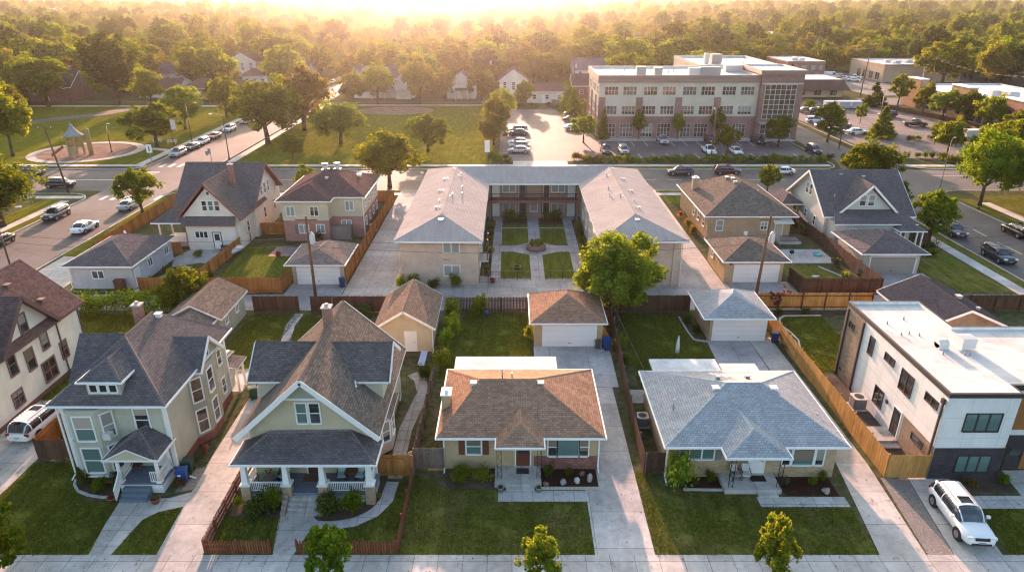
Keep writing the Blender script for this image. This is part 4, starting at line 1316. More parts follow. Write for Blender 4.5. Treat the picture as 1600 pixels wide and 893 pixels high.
b = MB(); b.box(11.2, 16.6, 46.5, 49.1, 2.45, 2.62); b.build('patio_cover', membrane((0.62, 0.63, 0.62)), t)
b = MB(); b.box(16.7, 19.6, 46.5, 48.3, 2.5, 2.66); b.build('patio_cover', membrane((0.66, 0.62, 0.58)), t)
for x in (11.4, 14.0, 16.4, 19.4):
    c = MB(); c.box(x - 0.06, x + 0.06, 47.95, 48.1, 0, 2.45); c.build('patio_post', WHITE, t)
downspout(t, 10.3, 37.4, 2.6)
t = thing('hip_garage', 'garage with pale blue hip roof and white double door by the orange timber fence', 'garage', (21, 60, 0))
walls(t, 18.5, 23.9, 57.3, 62.6, 0, 2.5, BUFF2)
hip_roof(t, 17.75, 24.3, 56.7, 63.0, 2.6, (20.8, 58.9, 21.2, 60.0, 4.2), SH_BLUE, WHITE, SH_BLUE_C)
garage_door(t, (21.3, 57.3, 0), '-y', 4.8, 2.05)
window(t, (18.5, 60.2, 1.6), '-x', 0.7, 0.8)

# --- flat roofed modern house
STUCCO_W = panel_render((0.70, 0.69, 0.67), 2.35, 1.6); DKBRICK = brick((0.075, 0.062, 0.068), (0.05, 0.042, 0.048), (0.10, 0.09, 0.09)); BRBRICK = brick((0.30, 0.23, 0.17), (0.22, 0.165, 0.125), (0.22, 0.19, 0.16), 0.4, 0.1)
t = thing('modern_house', 'white flat roofed modern two storey house with dark brick base next to the white suv', 'house', (32, 45, 0))
HX0, HX1, HY0, HY1, HT = 28.0, 32.65, 37.4, 51.7, 6.45
b = MB()
b.box(HX0, HX1, HY0, 48.55, 2.45, HT - 0.12, 0); b.box(HX0, HX1, 41.2, 48.55, 0.0, 2.45, 0)
b.box(HX1, 33.8, 38.45, HY1 - 0.02, 0, HT - 0.12, 0); b.box(33.8, 46, 38.45, 47.0, 0, HT - 0.12, 0)
b.build('wall', STUCCO_W, t)
b = MB(); b.box(HX0 - 0.04, HX1 + 0.02, HY0 - 0.04, 41.2, 0, 2.45, 0); b.build('brick_base', BRBRICK, t)
b = MB(); b.box(HX0 + 0.02, HX1 + 0.03, HY0 - 0.09, HY0 - 0.04, 0, 2.45, 0); b.build('front_brick_base', DKBRICK, t)
b = MB(); b.box(HX0 - 0.03, HX1, 48.55, HY1, 0, HT - 0.12, 0); b.build('rear_brick_wall', BRBRICK, t)
b = MB()
for y in (48.55, 51.2): b.box(HX0 - 0.16, HX0 - 0.04, y - 0.02, y + 0.12, 0, HT - 0.3)
b.box(HX0 - 0.12, HX0 - 0.02, HY0 + 0.25, HY0 + 0.37, 0, HT - 0.5); b.box(HX0 - 0.2, HX0 - 0.02, HY0 + 0.18, HY0 + 0.44, HT - 0.75, HT - 0.4)
b.build('downspout', DARKTRIM, t)
b = MB(); b.box(HX0 + 0.05, HX1, HY0 + 0.05, HY1 - 0.05, HT - 0.25, HT - 0.06); b.box(HX1, 33.75, 38.45, HY1 - 0.05, HT - 0.25, HT - 0.06); b.box(33.75, 46, 38.45, 46.95, HT - 0.25, HT - 0.06)
b.build('roof', membrane(), t)
def parapet(parent, P, z0, z1, th, mi, mo, name='parapet'):
    """Closed low wall along the outline P (counter-clockwise) with a dark coping."""
    q = MB(); n = len(P)
    def inner(i):
        a, c, d = Vector(P[i - 1]), Vector(P[i]), Vector(P[(i + 1) % n])
        e1, e2 = (c - a).normalized(), (d - c).normalized()
        n1, n2 = Vector((-e1.y, e1.x)), Vector((-e2.y, e2.x))
        return c + (n1 + n2) * th / (1 + n1.dot(n2))
    I = [inner(i) for i in range(n)]
    for i in range(n):
        j = (i + 1) % n
        q.poly([(P[i][0], P[i][1], z0), (P[j][0], P[j][1], z0), (P[j][0], P[j][1], z1), (P[i][0], P[i][1], z1)], 1)
        q.poly([(I[j].x, I[j].y, z0), (I[i].x, I[i].y, z0), (I[i].x, I[i].y, z1), (I[j].x, I[j].y, z1)], 0)
        q.poly([(P[i][0], P[i][1], z1), (P[j][0], P[j][1], z1), (I[j].x, I[j].y, z1), (I[i].x, I[i].y, z1)], 1)
    return q.build(name, [mi, mo], parent)
parapet(t, [(HX0 - 0.05, HY0 - 0.05), (HX1 + 0.05, HY0 - 0.05), (HX1 + 0.05, 38.4), (46, 38.4), (46, 47.05), (33.85, 47.05), (33.85, HY1 + 0.05), (HX0 - 0.05, HY1 + 0.05)], HT - 0.14, HT + 0.18, 0.18, membrane((0.72, 0.72, 0.72)), DARKTRIM)
DK = DARKTRIM
for x in (29.75, 30.5, 31.25): pass
window(t, (30.6, HY0, 4.45), '-y', 2.3, 1.3, 3, 1, PANE_TEAL, DK, 0.06)
window(t, (30.75, HY0 - 0.09, 1.25), '-y', 2.2, 1.25, 3, 1, PANE_TEAL, DK, 0.06)
for y, z, w, h, nx in ((47.1, 4.9, 0.65, 1.4, 1), (44.4, 5.2, 1.3, 0.5, 2), (41.9, 4.7, 1.5, 1.5, 2), (38.9, 5.15, 1.4, 0.5, 2), (44.7, 1.8, 1.2, 1.35, 2)):
    window(t, (HX0, y, z), '-x', w, h, nx, 1, PANE_BROWN, DK, 0.05)
window(t, (HX0 - 0.04, 39.2, 1.75), '-x', 1.3, 0.45, 1, 1, PANE, DK, 0.05)
window(t, (HX0 - 0.03, 50.4, 5.0), '-x', 0.8, 0.45, 2, 1, PANE, DK, 0.05)
door(t, (HX0, 42.0, 0.3), '-x', 0.95, 2.1, DK, WHITE, PANE)
b = MB(); b.box(26.2, 28.0, 41.2, 43.0, 0, 0.28); b.box(26.6, 28.0, 40.6, 41.2, 0, 0.14); b.build('landing', CONC_PLAIN, t)
b = MB(); b.box(27.9, 28.0, 43.4, 43.6, 2.0, 2.3); b.build('wall_lantern', DK, t)
b = MB(); b.box(32.72, 36, 36.9, 38.4, 2.55, 2.75, 0); b.build('canopy', DK, t)
b = MB(); b.box(32.72, 36, 38.36, 38.44, 0, 2.5, 0); b.box(32.72, 40, 38.38, 38.44, 3.2, 6.0, 0); b.build('timber_cladding', siding((0.30, 0.13, 0.045), 0.15), t)
door(t, (34.2, 38.36, 0.05), '-y', 1.0, 2.2, DK, DK, PANE)
for x, y, s in ((31.3, 44.1, 0.5), (32.9, 44.0, 0.0)):
    c = MB()
    if s: c.box(x - 0.35, x + 0.35, y - 0.35, y + 0.35, HT - 0.06, HT + 0.25); c.cyl((x - 0.35, y, HT + 0.25), (x + 0.35, y, HT + 0.25), 0.34, n=14)
    else:
        c.box(x - 0.5, x + 0.5, y - 0.5, y + 0.5, HT + 0.1, HT + 0.85); c.box(x - 0.7, x - 0.4, y - 0.6, y + 0.6, HT - 0.06, HT + 0.1)
        for k in range(6): c.box(x - 0.52, x + 0.52, y - 0.42 + k * 0.15, y - 0.36 + k * 0.15, HT + 0.84, HT + 0.88)
    c.build('roof_vent' if s else 'roof_air_conditioner', plain((0.62, 0.62, 0.60)), t)
for x, y in ((29.4, 46.0), (30.1, 46.2), (30.7, 45.9), (29.3, 47.9), (31.0, 48.7), (30.8, 43.0), (33.0, 45.3), (32.3, 42.9), (32.6, 42.8)):
    vent_pipe(t, x, y, HT - 0.06, 0.25, 0.05, plain((0.3, 0.28, 0.27)))
t = thing('dark_roof_garage', 'garage with dark charcoal gable roof behind the modern house', 'garage', (41, 59, 0))
b = MB(); b.box(37.4, 44.4, 55.6, 63.0, 0, 2.6)
gable_end(b, 'y', 55.6, 37.4, 44.4, 2.6, 4.05); gable_end(b, 'y', 62.9, 37.4, 44.4, 2.6, 4.05); b.build('wall', BRBRICK, t)
gable_roof(t, 'y', 36.9, 44.9, 54.9, 63.4, 2.55, 4.3, shingle((0.048, 0.052, 0.064), 0.2), WHITE, shingle((0.055, 0.06, 0.07), 0.1), rake=0.2)
box_vent(t, 41.8, 58.4, 4.0, 0.4, GALV); box_vent(t, 42.6, 56.6, 3.6, 0.25, GALV)
# ----------------------------------------------------------------------------- second row, across the alley
LILAC = siding((0.42, 0.42, 0.43), 0.16)
t = thing('grey_garage', 'pale grey clapboard garage with dark hip roof between the alley and the side street', 'garage', (-45.5, 74, 0))
walls(t, -48.6, -41.8, 69.7, 79.0, 0, 2.75, LILAC)
hip_roof(t, -49.1, -41.3, 69.1, 79.4, 2.88, (-45.3, 73.2, -45.1, 75.5, 4.5), SH_GREY, WHITE, SH_GREY_C)
window(t, (-45.6, 69.7, 1.7), '-y', 1.2, 0.8, 2, 1)
for y in (73.6, 77.6): window(t, (-41.8, y, 1.7), '+x', 0.9, 0.9, 2, 1)
door(t, (-41.8, 70.6, 0.05), '+x', 0.95, 2.0, paint((0.55, 0.62, 0.66)), WHITE)
vent_pipe(t, -45.6, 76.4, 4.2, 0.3, 0.1, WHITE); downspout(t, -48.7, 69.65, 2.7)

CREAMW = stucco((0.66, 0.62, 0.54)); MRN = paint((0.20, 0.085, 0.075))
t = thing('white_house', 'pale stuccoed house with steep maroon edged gables and brick chimney beside the crossroads', 'house', (-37, 90, 0))
b = MB(); b.box(-41.4, -34.6, 82.6, 99.0, 0, 4.5)
gable_end(b, 'y', 82.6, -41.4, -34.6, 4.5, 8.1)
b.box(-43.6, -34.2, 87.5, 96.5, 0, 5.2)
gable_end(b, 'x', -34.3, 87.5, 96.5, 5.2, 8.9)
b.build('wall', CREAMW, t)
gable_roof(t, 'x', -44.2, -33.5, 86.0, 97.5, 4.6, 9.2, SH_GREY, MRN, SH_GREY_C, rake=0.22)
gable_roof(t, 'y', -42.2, -33.9, 82.0, 91.5, 4.2, 8.75, SH_DORM, MRN, SH_GREY_C, rake=0.26, name='front_gable_roof')
b = MB(); b.box(-41.0, -34.9, 81.9, 82.6, 0, 3.6); b.build('rear_wall', CREAMW, t)
b = MB(); b.slab([(-41.5, 81.4, 3.55), (-34.6, 81.4, 3.55), (-34.9, 82.62, 4.4), (-41.2, 82.62, 4.4)], 0.14, 0, 1); b.build('lean_to_roof', [SH_GREY, MRN], t)
for x in (-38.55, -37.75, -36.95): window(t, (x, 82.6, 5.75), '-y', 0.55, 1.2, 1, 2, PANE_BROWN if x != -37.75 else PANE_TEAL, WHITE)
window(t, (-37.85, 82.6, 7.35), '-y', 0.35, 0.4, 1, 1)
window(t, (-39.2, 81.9, 2.2), '-y', 1.5, 0.8, 3, 1, PANE_BROWN); door(t, (-37.3, 81.9, 0.4), '-y', 0.95, 2.05, WHITE, paint((0.05, 0.05, 0.05)), PANE)
window(t, (-35.3, 82.6, 2.3), '-y', 0.7, 1.2, 1, 2)
for y, z in ((85.5, 2.2), (91, 2.4), (95, 2.4), (90.6, 5.6), (92.0, 5.6), (93.4, 5.6)): window(t, (-34.6 if y < 87 else -34.2, y, z), '+x', 0.75, 1.4, 1, 2)
chimney(t, -36.4, 87.2, 7.4, 9.9, 0.55, 0.55, brick((0.30, 0.12, 0.09), (0.24, 0.09, 0.07)))
hip_roof(t, -46.0, -41.3, 83.2, 87.5, 3.3, (-44.4, 85.5, -41.4, 85.5, 4.4), SH_GREY, WHITE, SH_GREY_C, name='porch_roof')
b = MB(); b.box(-45.6, -41.4, 83.6, 87.4, 0, 0.6); b.build('porch_floor', CONC_PLAIN, t)
for x, y in ((-45.4, 83.8), (-45.4, 87.0), (-42.0, 83.8)):
    c = MB(); c.cyl((x, y, 0.6), (x, y, 3.2), 0.12, 0.1, 10); c.build('porch_column', WHITE if x < -44 else MRN, t)
railing(t, (-45.4, 83.8), (-42, 83.8), 0.6, 0.8); steps(t, -38.0, -36.6, 81.9, 0.4, 2, 0.3, CONC_PLAIN)

STUCCO_TAN = siding((0.56, 0.47, 0.34), 0.2)
t = thing('two_storey_house', 'two storey house with tan upper floor, red brick lower floor and brown hip roof', 'house', (-25, 95, 0))
b = MB(); b.box(-30.0, -24.0, 85.7, 98.3, 2.85, 5.5); b.box(-24.0, -19.9, 87.6, 98.3, 2.85, 5.5); b.build('upper_wall', STUCCO_TAN, t)
b = MB(); b.box(-29.97, -24.03, 85.73, 98.27, 0, 2.85); b.box(-24.03, -19.93, 87.63, 98.27, 0, 2.85); b.build('brick_wall', brick((0.42, 0.20, 0.15), (0.34, 0.15, 0.115)), t)
hip_roof(t, -30.55, -19.35, 87.1, 98.9, 5.6, (-25.6, 93.0, -24.9, 93.3, 7.9), SH_MAROON, WHITE, SH_MAROON_C)
hip_roof(t, -30.6, -23.45, 85.2, 92.0, 5.58, (-27.0, 88.6, -27.0, 91.9, 7.1), SH_MAROON, WHITE, SH_MAROON_C, name='wing_roof')
for x, y, z, w, pm in ((-28.9, 85.7, 4.1, 1.0, PANE_PALE), (-25.8, 85.7, 4.1, 1.0, PANE_BROWN), (-21.6, 87.6, 4.3, 1.0, PANE_PALE)): window(t, (x, y, z), '-y', w, 1.2, 2, 1, pm)
for x, y, w in ((-27.4, 85.73, 1.2), (-25.2, 85.73, 1.0), (-22.2, 87.63, 1.2)): window(t, (x, y, 1.7), '-y', w, 1.1, 2, 1, PANE_PALE)
b = MB(); b.box(-28.55, -28.15, 85.67, 85.73, 1.1, 2.3); b.build('shutter', paint((0.16, 0.15, 0.14)), t)
for y in (89.5, 92.0, 94.5, 97.0):
    for z in (1.7, 4.2): window(t, (-19.9 if z > 3 else -19.93, y, z), '+x', 0.8, 1.0, 1, 2)
b = MB(); b.box(-24.0, -21.4, 86.3, 87.6, 0, 1.75); b.build('storage_lean_to', siding((0.24, 0.19, 0.17), 0.2, True), t)
for x, y in ((-26.0, 93.9), (-24.4, 94.2)):
    c = MB(); c.cyl((x, y, 7.2), (x, y, 8.4), 0.3, n=12); c.cyl((x, y, 8.4), (x, y, 8.55), 0.45, n=12); c.box(x - 0.5, x + 0.5, y - 0.4, y + 0.4, 7.2, 7.75); c.build('roof_fan', GALV, t)
box_vent(t, -21.5, 94.5, 6.7, 0.5, WHITE); box_vent(t, -25.2, 91.2, 7.1, 0.35)
downspout(t, -19.8, 87.6, 5.4)
t = thing('tan_garage', 'weathered tan alley garage with white double door beneath the brick two storey house', 'garage', (-21.7, 74, 0))
walls(t, -24.6, -18.8, 71.0, 76.3, 0, 2.6, stucco((0.40, 0.33, 0.27)))
hip_roof(t, -25.0, -18.4, 69.9, 76.9, 2.75, (-21.5, 71.6, -21.1, 74.6, 4.05), shingle((0.24, 0.19, 0.165)), WHITE, shingle((0.27, 0.21, 0.18)))
garage_door(t, (-21.7, 71.0, 0), '-y', 4.6, 2.0)

# --- courtyard apartments: one U of three wings
APT = brick((0.54, 0.43, 0.34), (0.48, 0.375, 0.29), (0.50, 0.41, 0.33)); APT_DK = brick((0.38, 0.27, 0.21), (0.32, 0.22, 0.17), (0.34, 0.26, 0.21))
t = thing('apartment_building', 'u shaped two storey tan apartment block with pale shingle roof round a lawned courtyard', 'apartment block', (3, 88, 0))
walls(t, -12.35, -3.75, 70.8, 102.6, 0, 5.4, APT, 'wing_wall'); walls(t, 9.95, 18.65, 70.8, 102.6, 0, 5.4, APT, 'wing_wall')
walls(t, -3.75, 9.95, 96.6, 102.55, 0, 5.4, APT_DK, 'rear_wall')
EA, RA, E = 5.55, 6.95, 0.5
b = MB()
xl0, xl1, xr0, xr1, yf, yb_, yi = -12.85, -3.2, 9.4, 19.15, 69.7, 103.2, 94.2
rl, rr, yr, yf2 = -8.05, 14.15, 98.6, 75.2
b.poly([(xl0, yf, EA), (xl1, yf, EA), (rl, yf2, RA)], 0)
b.poly([(xl0, yb_, EA), (xl0, yf, EA), (rl, yf2, RA), (rl, yr, RA)], 0)
b.poly([(xl1, yf, EA), (xl1, yi, EA), (rl, yr, RA), (rl, yf2, RA)], 0)
b.poly([(xl1, yi, EA), (xr0, yi, EA), (rr, yr, RA), (rl, yr, RA)], 0)
b.poly([(xr0, yi, EA), (xr0, yf, EA), (rr, yf2, RA), (rr, yr, RA)], 0)
b.poly([(xr0, yf, EA), (xr1, yf, EA), (rr, yf2, RA)], 0)
b.poly([(xr1, yf, EA), (xr1, yb_, EA), (rr, yr, RA), (rr, yf2, RA)], 0)
b.poly([(xr1, yb_, EA), (xl0, yb_, EA), (rl, yr, RA), (rr, yr, RA)], 0)
P = [(xl0, yf), (xl1, yf), (xl1, yi), (xr0, yi), (xr0, yf), (xr1, yf), (xr1, yb_), (xl0, yb_)]
b.prism(P, EA - 0.2, EA, 1, cap=False)
b.poly([(p[0], p[1], EA - 0.2) for p in P[::-1]], 1)
for p, q in (((xl0, yf, EA), (rl, yf2, RA)), ((xl1, yf, EA), (rl, yf2, RA)), ((xr0, yf, EA), (rr, yf2, RA)), ((xr1, yf, EA), (rr, yf2, RA)), ((rl, yf2, RA), (rl, yr, RA)), ((rr, yf2, RA), (rr, yr, RA)), ((rl, yr, RA), (rr, yr, RA))): cap(b, p, q)
b.build('roof', [SH_PALE, WHITE, SH_PALE_C], t)
for s, ox in ((1, rl), (-1, rr)):
    for y, dx in ((78, 0.5), (81.5, 0.9), (83, -0.6), (86, 0.9), (87.5, -1.5), (92, 0.8), (97.5, 0.4), (94.0, -0.9), (84.5, -1.7)):
        x = ox - dx * (1 if s > 0 else -1); z = RA - abs(dx) * 0.29
        vent_pipe(t, x, y, z, 0.5 if dx < 0 else 0.25, 0.07); 
        if y in (78, 83, 86, 92, 94.0): box_vent(t, x - 0.45 * s, y + 0.3, z - 0.1, 0.24, OFFWHITE)
    box_vent(t, ox, 73.9, 6.55, 0.4, GALV)
for z in (4.5, 1.75): window(t, (-6.7, 70.8, z), '-y', 1.7, 1.15, 2, 1, PANE_PALE)
for k, y in enumerate((74, 78.5, 83, 87.5, 92)):
    for z in (1.75, 4.4):
        window(t, (-3.75, y, z), '+x', 1.5, 1.1, 2, 1, PANE_PALE); window(t, (9.95, y, z), '-x', 1.5, 1.1, 2, 1, PANE_PALE)
        window(t, (-12.35, y, z), '-x', 1.3, 1.0, 2, 1); window(t, (18.65, y, z), '+x', 1.3, 1.0, 2, 1)
for zf in (0.05, 2.95):
    for x, m in ((-2.4, WHITE), (8.7, paint((0.55, 0.62, 0.66)))): door(t, (x, 96.6, zf), '-y', 1.0, 2.1, m, WHITE)
    for x in (-0.4, 6.7): window(t, (x, 96.6, zf + 1.35), '-y', 1.8, 1.15, 2, 1, PANE_PALE)
    for x in (1.5, 5.0): door(t, (x, 96.6, zf), '-y', 0.9, 2.1, paint((0.10, 0.065, 0.055)), WHITE, PANE)
window(t, (3.2, 96.6, 1.5), '-y', 1.0, 1.3, 1, 1, PANE_PALE)
b = MB(); b.box(-3.2, 9.4, 94.8, 96.6, 2.72, 2.92, 0); b.box(-3.2, 9.4, 94.7, 94.8, 2.6, 2.95, 0); b.build('walkway', paint((0.20, 0.10, 0.085)), t)
b = MB()
b.box(-3.2, 9.4, 94.72, 94.78, 3.9, 3.97)
for k in range(64): b.box(-3.2 + k * 0.2, -3.17 + k * 0.2, 94.73, 94.77, 2.95, 3.9)
b.build('walkway_railing', BLACKMETAL, t)
for x in (-2.9, 2.0, 4.3, 9.1):
    c = MB(); c.box(x - 0.06, x + 0.06, 94.75, 94.87, 0, 5.35); c.build('walkway_post', BLACKMETAL, t)
for z0, zt in ((0.1, 2.6), (2.85, 5.3)):
    b = MB(); b.box(-3.7, -2.6, 70.85, 73.2, z0 - 0.1, z0 + 0.05); b.build('balcony', CONC_PLAIN, t)
    c = MB(); c.box(-3.65, -2.65, 70.86, 70.92, z0 + 0.95, z0 + 1.0); c.box(-2.7, -2.64, 70.86, 73.2, z0 + 0.95, z0 + 1.0)
    for k in range(8): c.box(-3.65 + k * 0.13, -3.62 + k * 0.13, 70.88, 70.91, z0, z0 + 0.95)
    c.build('balcony_railing', BLACKMETAL, t)
for y in (70.95, 73.1):
    c = MB(); c.box(-2.75, -2.63, y - 0.06, y + 0.06, 0, 5.35); c.build('balcony_post', DARKTRIM, t)
downspout(t, -12.45, 70.75, 5.3, STUCCO_TAN); downspout(t, 17.9, 70.75, 5.3, STUCCO_TAN); downspout(t, 18.75, 70.75, 5.3, OFFWHITE)
b = MB(); b.box(-7.6, -7.35, 70.7, 70.8, 2.95, 3.15); b.box(-7.2, -6.95, 70.7, 70.8, 2.98, 3.12); b.build('wall_lamp', GALV, t)
b = MB(); b.lathe([(0, 5.1), (0.35, 5.1), (0.35, 5.2), (0, 5.25)], 3.1, 95.6, 12); b.build('ceiling_lamp', OFFWHITE, t)
pl = thing('round_planter', 'round stone planter of leafy plants at the centre of the apartment courtyard', 'planter', (3.1, 82.7, 0))
b = MB(); b.lathe([(1.25, 0), (1.25, 0.62), (1.0, 0.64), (1.0, 0.5), (0.01, 0.5)], 3.1, 82.7, 24); b.build('stone_ring', brick((0.33, 0.20, 0.16), (0.24, 0.15, 0.12), (0.3, 0.25, 0.2), 0.5, 0.2), pl)

# --- brick ranch with tall chimney, right of the apartments
t = thing('brick_bungalow', 'buff brick bungalow with brown hip roof and tall brick chimney beside the apartment drive', 'house', (32, 94, 0))
walls(t, 25.9, 36.9, 86.4, 101.8, 0, 3.25, BUFF2)
hip_roof(t, 25.3, 37.5, 85.75, 102.4, 3.38, (31.6, 92.2, 31.6, 96.5, 6.4), SH_TAN, WHITE, SH_TAN_C)
chimney(t, 26.7, 97.5, 0, 5.6, 0.8, 0.9, BUFF2, WHITE)
window(t, (27.5, 86.4, 1.95), '-y', 0.85, 1.35, 1, 2, PANE_PALE); window(t, (33.4, 86.4, 1.9), '-y', 0.75, 0.95, 2, 2, PANE)
for y in (88.3, 91.0, 93.5): window(t, (25.9, y, 1.9), '-x', 0.9, 1.2, 1, 2)
door(t, (35.4, 86.4, 0.35), '-y', 0.95, 2.0, stucco((0.5, 0.42, 0.33)), WHITE)
b = MB(); b.box(34.9, 37.8, 84.3, 86.3, 0, 0.35); b.build('stoop', CONC_PLAIN, t)
b = MB(); b.slab([(34.3, 85.2, 2.6), (36.9, 85.2, 2.6), (36.9, 86.4, 2.9), (34.3, 86.4, 2.9)], 0.08, 0, 0); b.build('awning', OFFWHITE, t)
railing(t, (35.0, 84.35), (37.7, 84.35), 0.35, 0.9, BROWNTRIM)
for x, y, z in ((30.6, 95.6, 6.05), (31.0, 94.2, 6.25), (30.9, 92.6, 6.15)): box_vent(t, x, y, z, 0.4, GALV)
vent_pipe(t, 33.4, 90.4, 5.3, 0.4)
t = thing('buff_garage', 'buff brick garage with brown hip roof and white double door by the leaning pole', 'garage', (27, 75, 0))
walls(t, 24.0, 30.6, 71.6, 78.4, 0, 2.65, BUFF)
hip_roof(t, 23.5, 31.0, 70.8, 78.9, 2.78, (27.2, 74.4, 27.2, 75.4, 4.3), SH_TAN, WHITE, SH_TAN_C)
garage_door(t, (27.6, 71.6, 0), '-y', 4.9, 2.05)
b = MB(); b.box(24.5, 24.75, 71.45, 71.6, 2.15, 2.3); b.build('wall_lamp', DARK, t)
window(t, (24.0, 76.6, 1.7), '-x', 0.8, 1.0, 1, 2)

# --- grey cape house with its garage on the corner
CAPE = stucco((0.50, 0.48, 0.44))
t = thing('grey_house', 'grey stuccoed gabled house with charcoal roof and white trim at the street corner', 'house', (46, 91, 0))
b = MB(); b.box(40.9, 51.3, 85.6, 98, 0, 4.0)
b.poly([(40.9, 98, 4.0), (40.9, 85.6, 4.0), (40.9, 91.3, 8.0)], 0)
b.box(43.0, 49.4, 85.55, 89, 4.0, 4.4); gable_end(b, 'y', 85.55, 43.0, 49.4, 4.3, 7.2)
b.build('wall', CAPE, t)
gable_roof(t, 'x', 40.3, 52.2, 84.6, 97.8, 3.7, 8.3, SH_GREY, WHITE, SH_GREY_C, rake=0.26)
gable_roof(t, 'y', 42.4, 49.9, 84.95, 91.5, 4.2, 7.75, SH_GREY, WHITE, SH_GREY_C, rake=0.26, name='front_gable_roof')
for x in (45.4, 46.5): window(t, (x, 85.55, 5.6), '-y', 0.75, 1.35, 1, 2)
for y, z, w, h in ((88.5, 2.0, 0.6, 1.2), (91.5, 2.2, 0.6, 1.0), (95.2, 2.3, 1.5, 1.7), (91.0, 5.6, 0.8, 1.4), (92.2, 5.6, 0.8, 1.4)): window(t, (40.9, y, z), '-x', w, h, 1, 2)
walls(t, 41.3, 51.0, 83.2, 85.55, 0, 3.3, CAPE, 'rear_wall')
b = MB(); b.slab([(40.9, 82.7, 3.3), (51.6, 82.7, 3.3), (50.4, 85.9, 4.5), (42.1, 85.9, 4.5)], 0.15, 0, 1); b.build('rear_roof', [SH_GREY, WHITE], t)
window(t, (43.6, 83.2, 2.1), '-y', 0.7, 0.8, 2, 1); door(t, (46.0, 83.2, 0.3), '-y', 0.95, 2.05, WHITE, WHITE, PANE); door(t, (49.9, 83.2, 0.3), '-y', 0.95, 2.05, paint((0.25, 0.07, 0.04)), WHITE)
hip_roof(t, 48.6, 52.0, 81.4, 83.4, 2.8, (49.8, 82.5, 50.8, 82.5, 3.4), SH_GREY, WHITE, SH_GREY_C, name='porch_roof')
for x in (48.9, 51.0, 51.7):
    c = MB(); c.box(x - 0.08, x + 0.08, 81.55, 81.7, 0, 2.75); c.build('porch_post', WHITE, t)
hip_roof(t, 37.8, 41.0, 92.5, 99.0, 3.1, (39.3, 94.5, 39.3, 97, 4.2), SH_GREY, WHITE, SH_GREY_C, name='side_roof')
for y in (92.9, 98.6):
    c = MB(); c.box(38.1, 38.3, y - 0.1, y + 0.1, 0, 3.0); c.build('porch_post', WHITE, t)
for p in ((44.3, 90.6, 7.7), (47.2, 90.2, 7.5)): box_vent(t, *p, 0.35, GALV)
vent_pipe(t, 42.5, 87.4, 5.6, 0.3)
t = thing('grey_garage', 'taupe garage with grey hip roof and taupe double door by the dark parked suv', 'garage', (44.4, 78, 0))
walls(t, 40.9, 47.4, 74.2, 81.0, 0, 2.55, stucco((0.42, 0.37, 0.31)))
hip_roof(t, 40.2, 48.0, 73.5, 81.6, 2.7, (44.0, 76.6, 44.1, 78.0, 4.25), SH_GREY, WHITE, SH_GREY_C)
garage_door(t, (44.3, 74.2, 0), '-y', 5.2, 2.1, paint((0.30, 0.26, 0.22)), WHITE)
for x in (41.5, 47.0):
    c = MB(); c.box(x - 0.1, x + 0.1, 74.08, 74.2, 1.9, 2.2); c.build('wall_lamp', OFFWHITE, t)
# --- three storey office block
OFB = brick((0.27, 0.16, 0.14), (0.21, 0.125, 0.108), (0.34, 0.24, 0.21)); OFS = stucco((0.52, 0.47, 0.39))
OFTRIM = paint((0.26, 0.18, 0.155)); OFW = paint((0.50, 0.46, 0.42))
t = thing('office_building', 'three storey brick and cream office block with white flat roof and glazed corner stair tower', 'office building', (42, 166, 0))
b = MB(); b.box(19.4, 55.3, 157.0, 178, 4.8, 12.2, 0); b.build('wall', OFS, t)
b = MB(); b.box(19.35, 55.3, 156.95, 178.05, 0, 4.8, 0); b.build('brick_wall', OFB, t)
for x in (20.15, 28.55, 37.35, 46.05):
    c = MB(); c.box(x - 0.75, x + 0.75, 156.8, 157.3, 0, 9.0); c.build('pier', OFB, t)
for y in (162, 170, 177):
    c = MB(); c.box(19.2, 19.5, y - 0.75, y + 0.75, 0, 9.0); c.build('pier', OFB, t)
b = MB(); b.box(19.1, 55.3, 156.7, 178.3, 12.2, 13.15, 0); b.build('cornice', OFTRIM, t)
b = MB(); b.box(47.0, 67.5, 178.0, 208, 0, 13.2, 0); b.build('rear_wing', OFS, t)
MEMW = membrane((0.58, 0.565, 0.55))
b = MB(); b.box(19.5, 55.0, 157.1, 177.9, 13.0, 13.2); b.box(47.4, 67.1, 178.4, 207.6, 13.0, 13.3); b.build('roof', MEMW, t)
parapet(t, [(19.1, 156.7), (55.2, 156.7), (55.2, 178.3), (19.1, 178.3)], 13.1, 13.75, 0.4, MEMW, OFTRIM)
parapet(t, [(46.9, 178.3), (67.6, 178.3), (67.6, 208.1), (46.9, 208.1)], 13.1, 13.95, 0.4, MEMW, OFS)
b = MB(); b.box(55.0, 64.4, 155.9, 170, 0, 14.4, 0); b.build('stair_tower', OFB, t)
parapet(t, [(54.6, 155.5), (64.8, 155.5), (64.8, 170.4), (54.6, 170.4)], 14.0, 14.9, 0.5, MEMW, OFTRIM, 'tower_parapet')
b = MB(); b.box(54.7, 64.7, 155.6, 170.3, 14.3, 14.5); b.build('tower_roof', MEMW, t)
b = MB(); b.box(55.2, 64.2, 155.6, 155.95, 11.9, 12.2); b.build('stone_band', OFW, t)
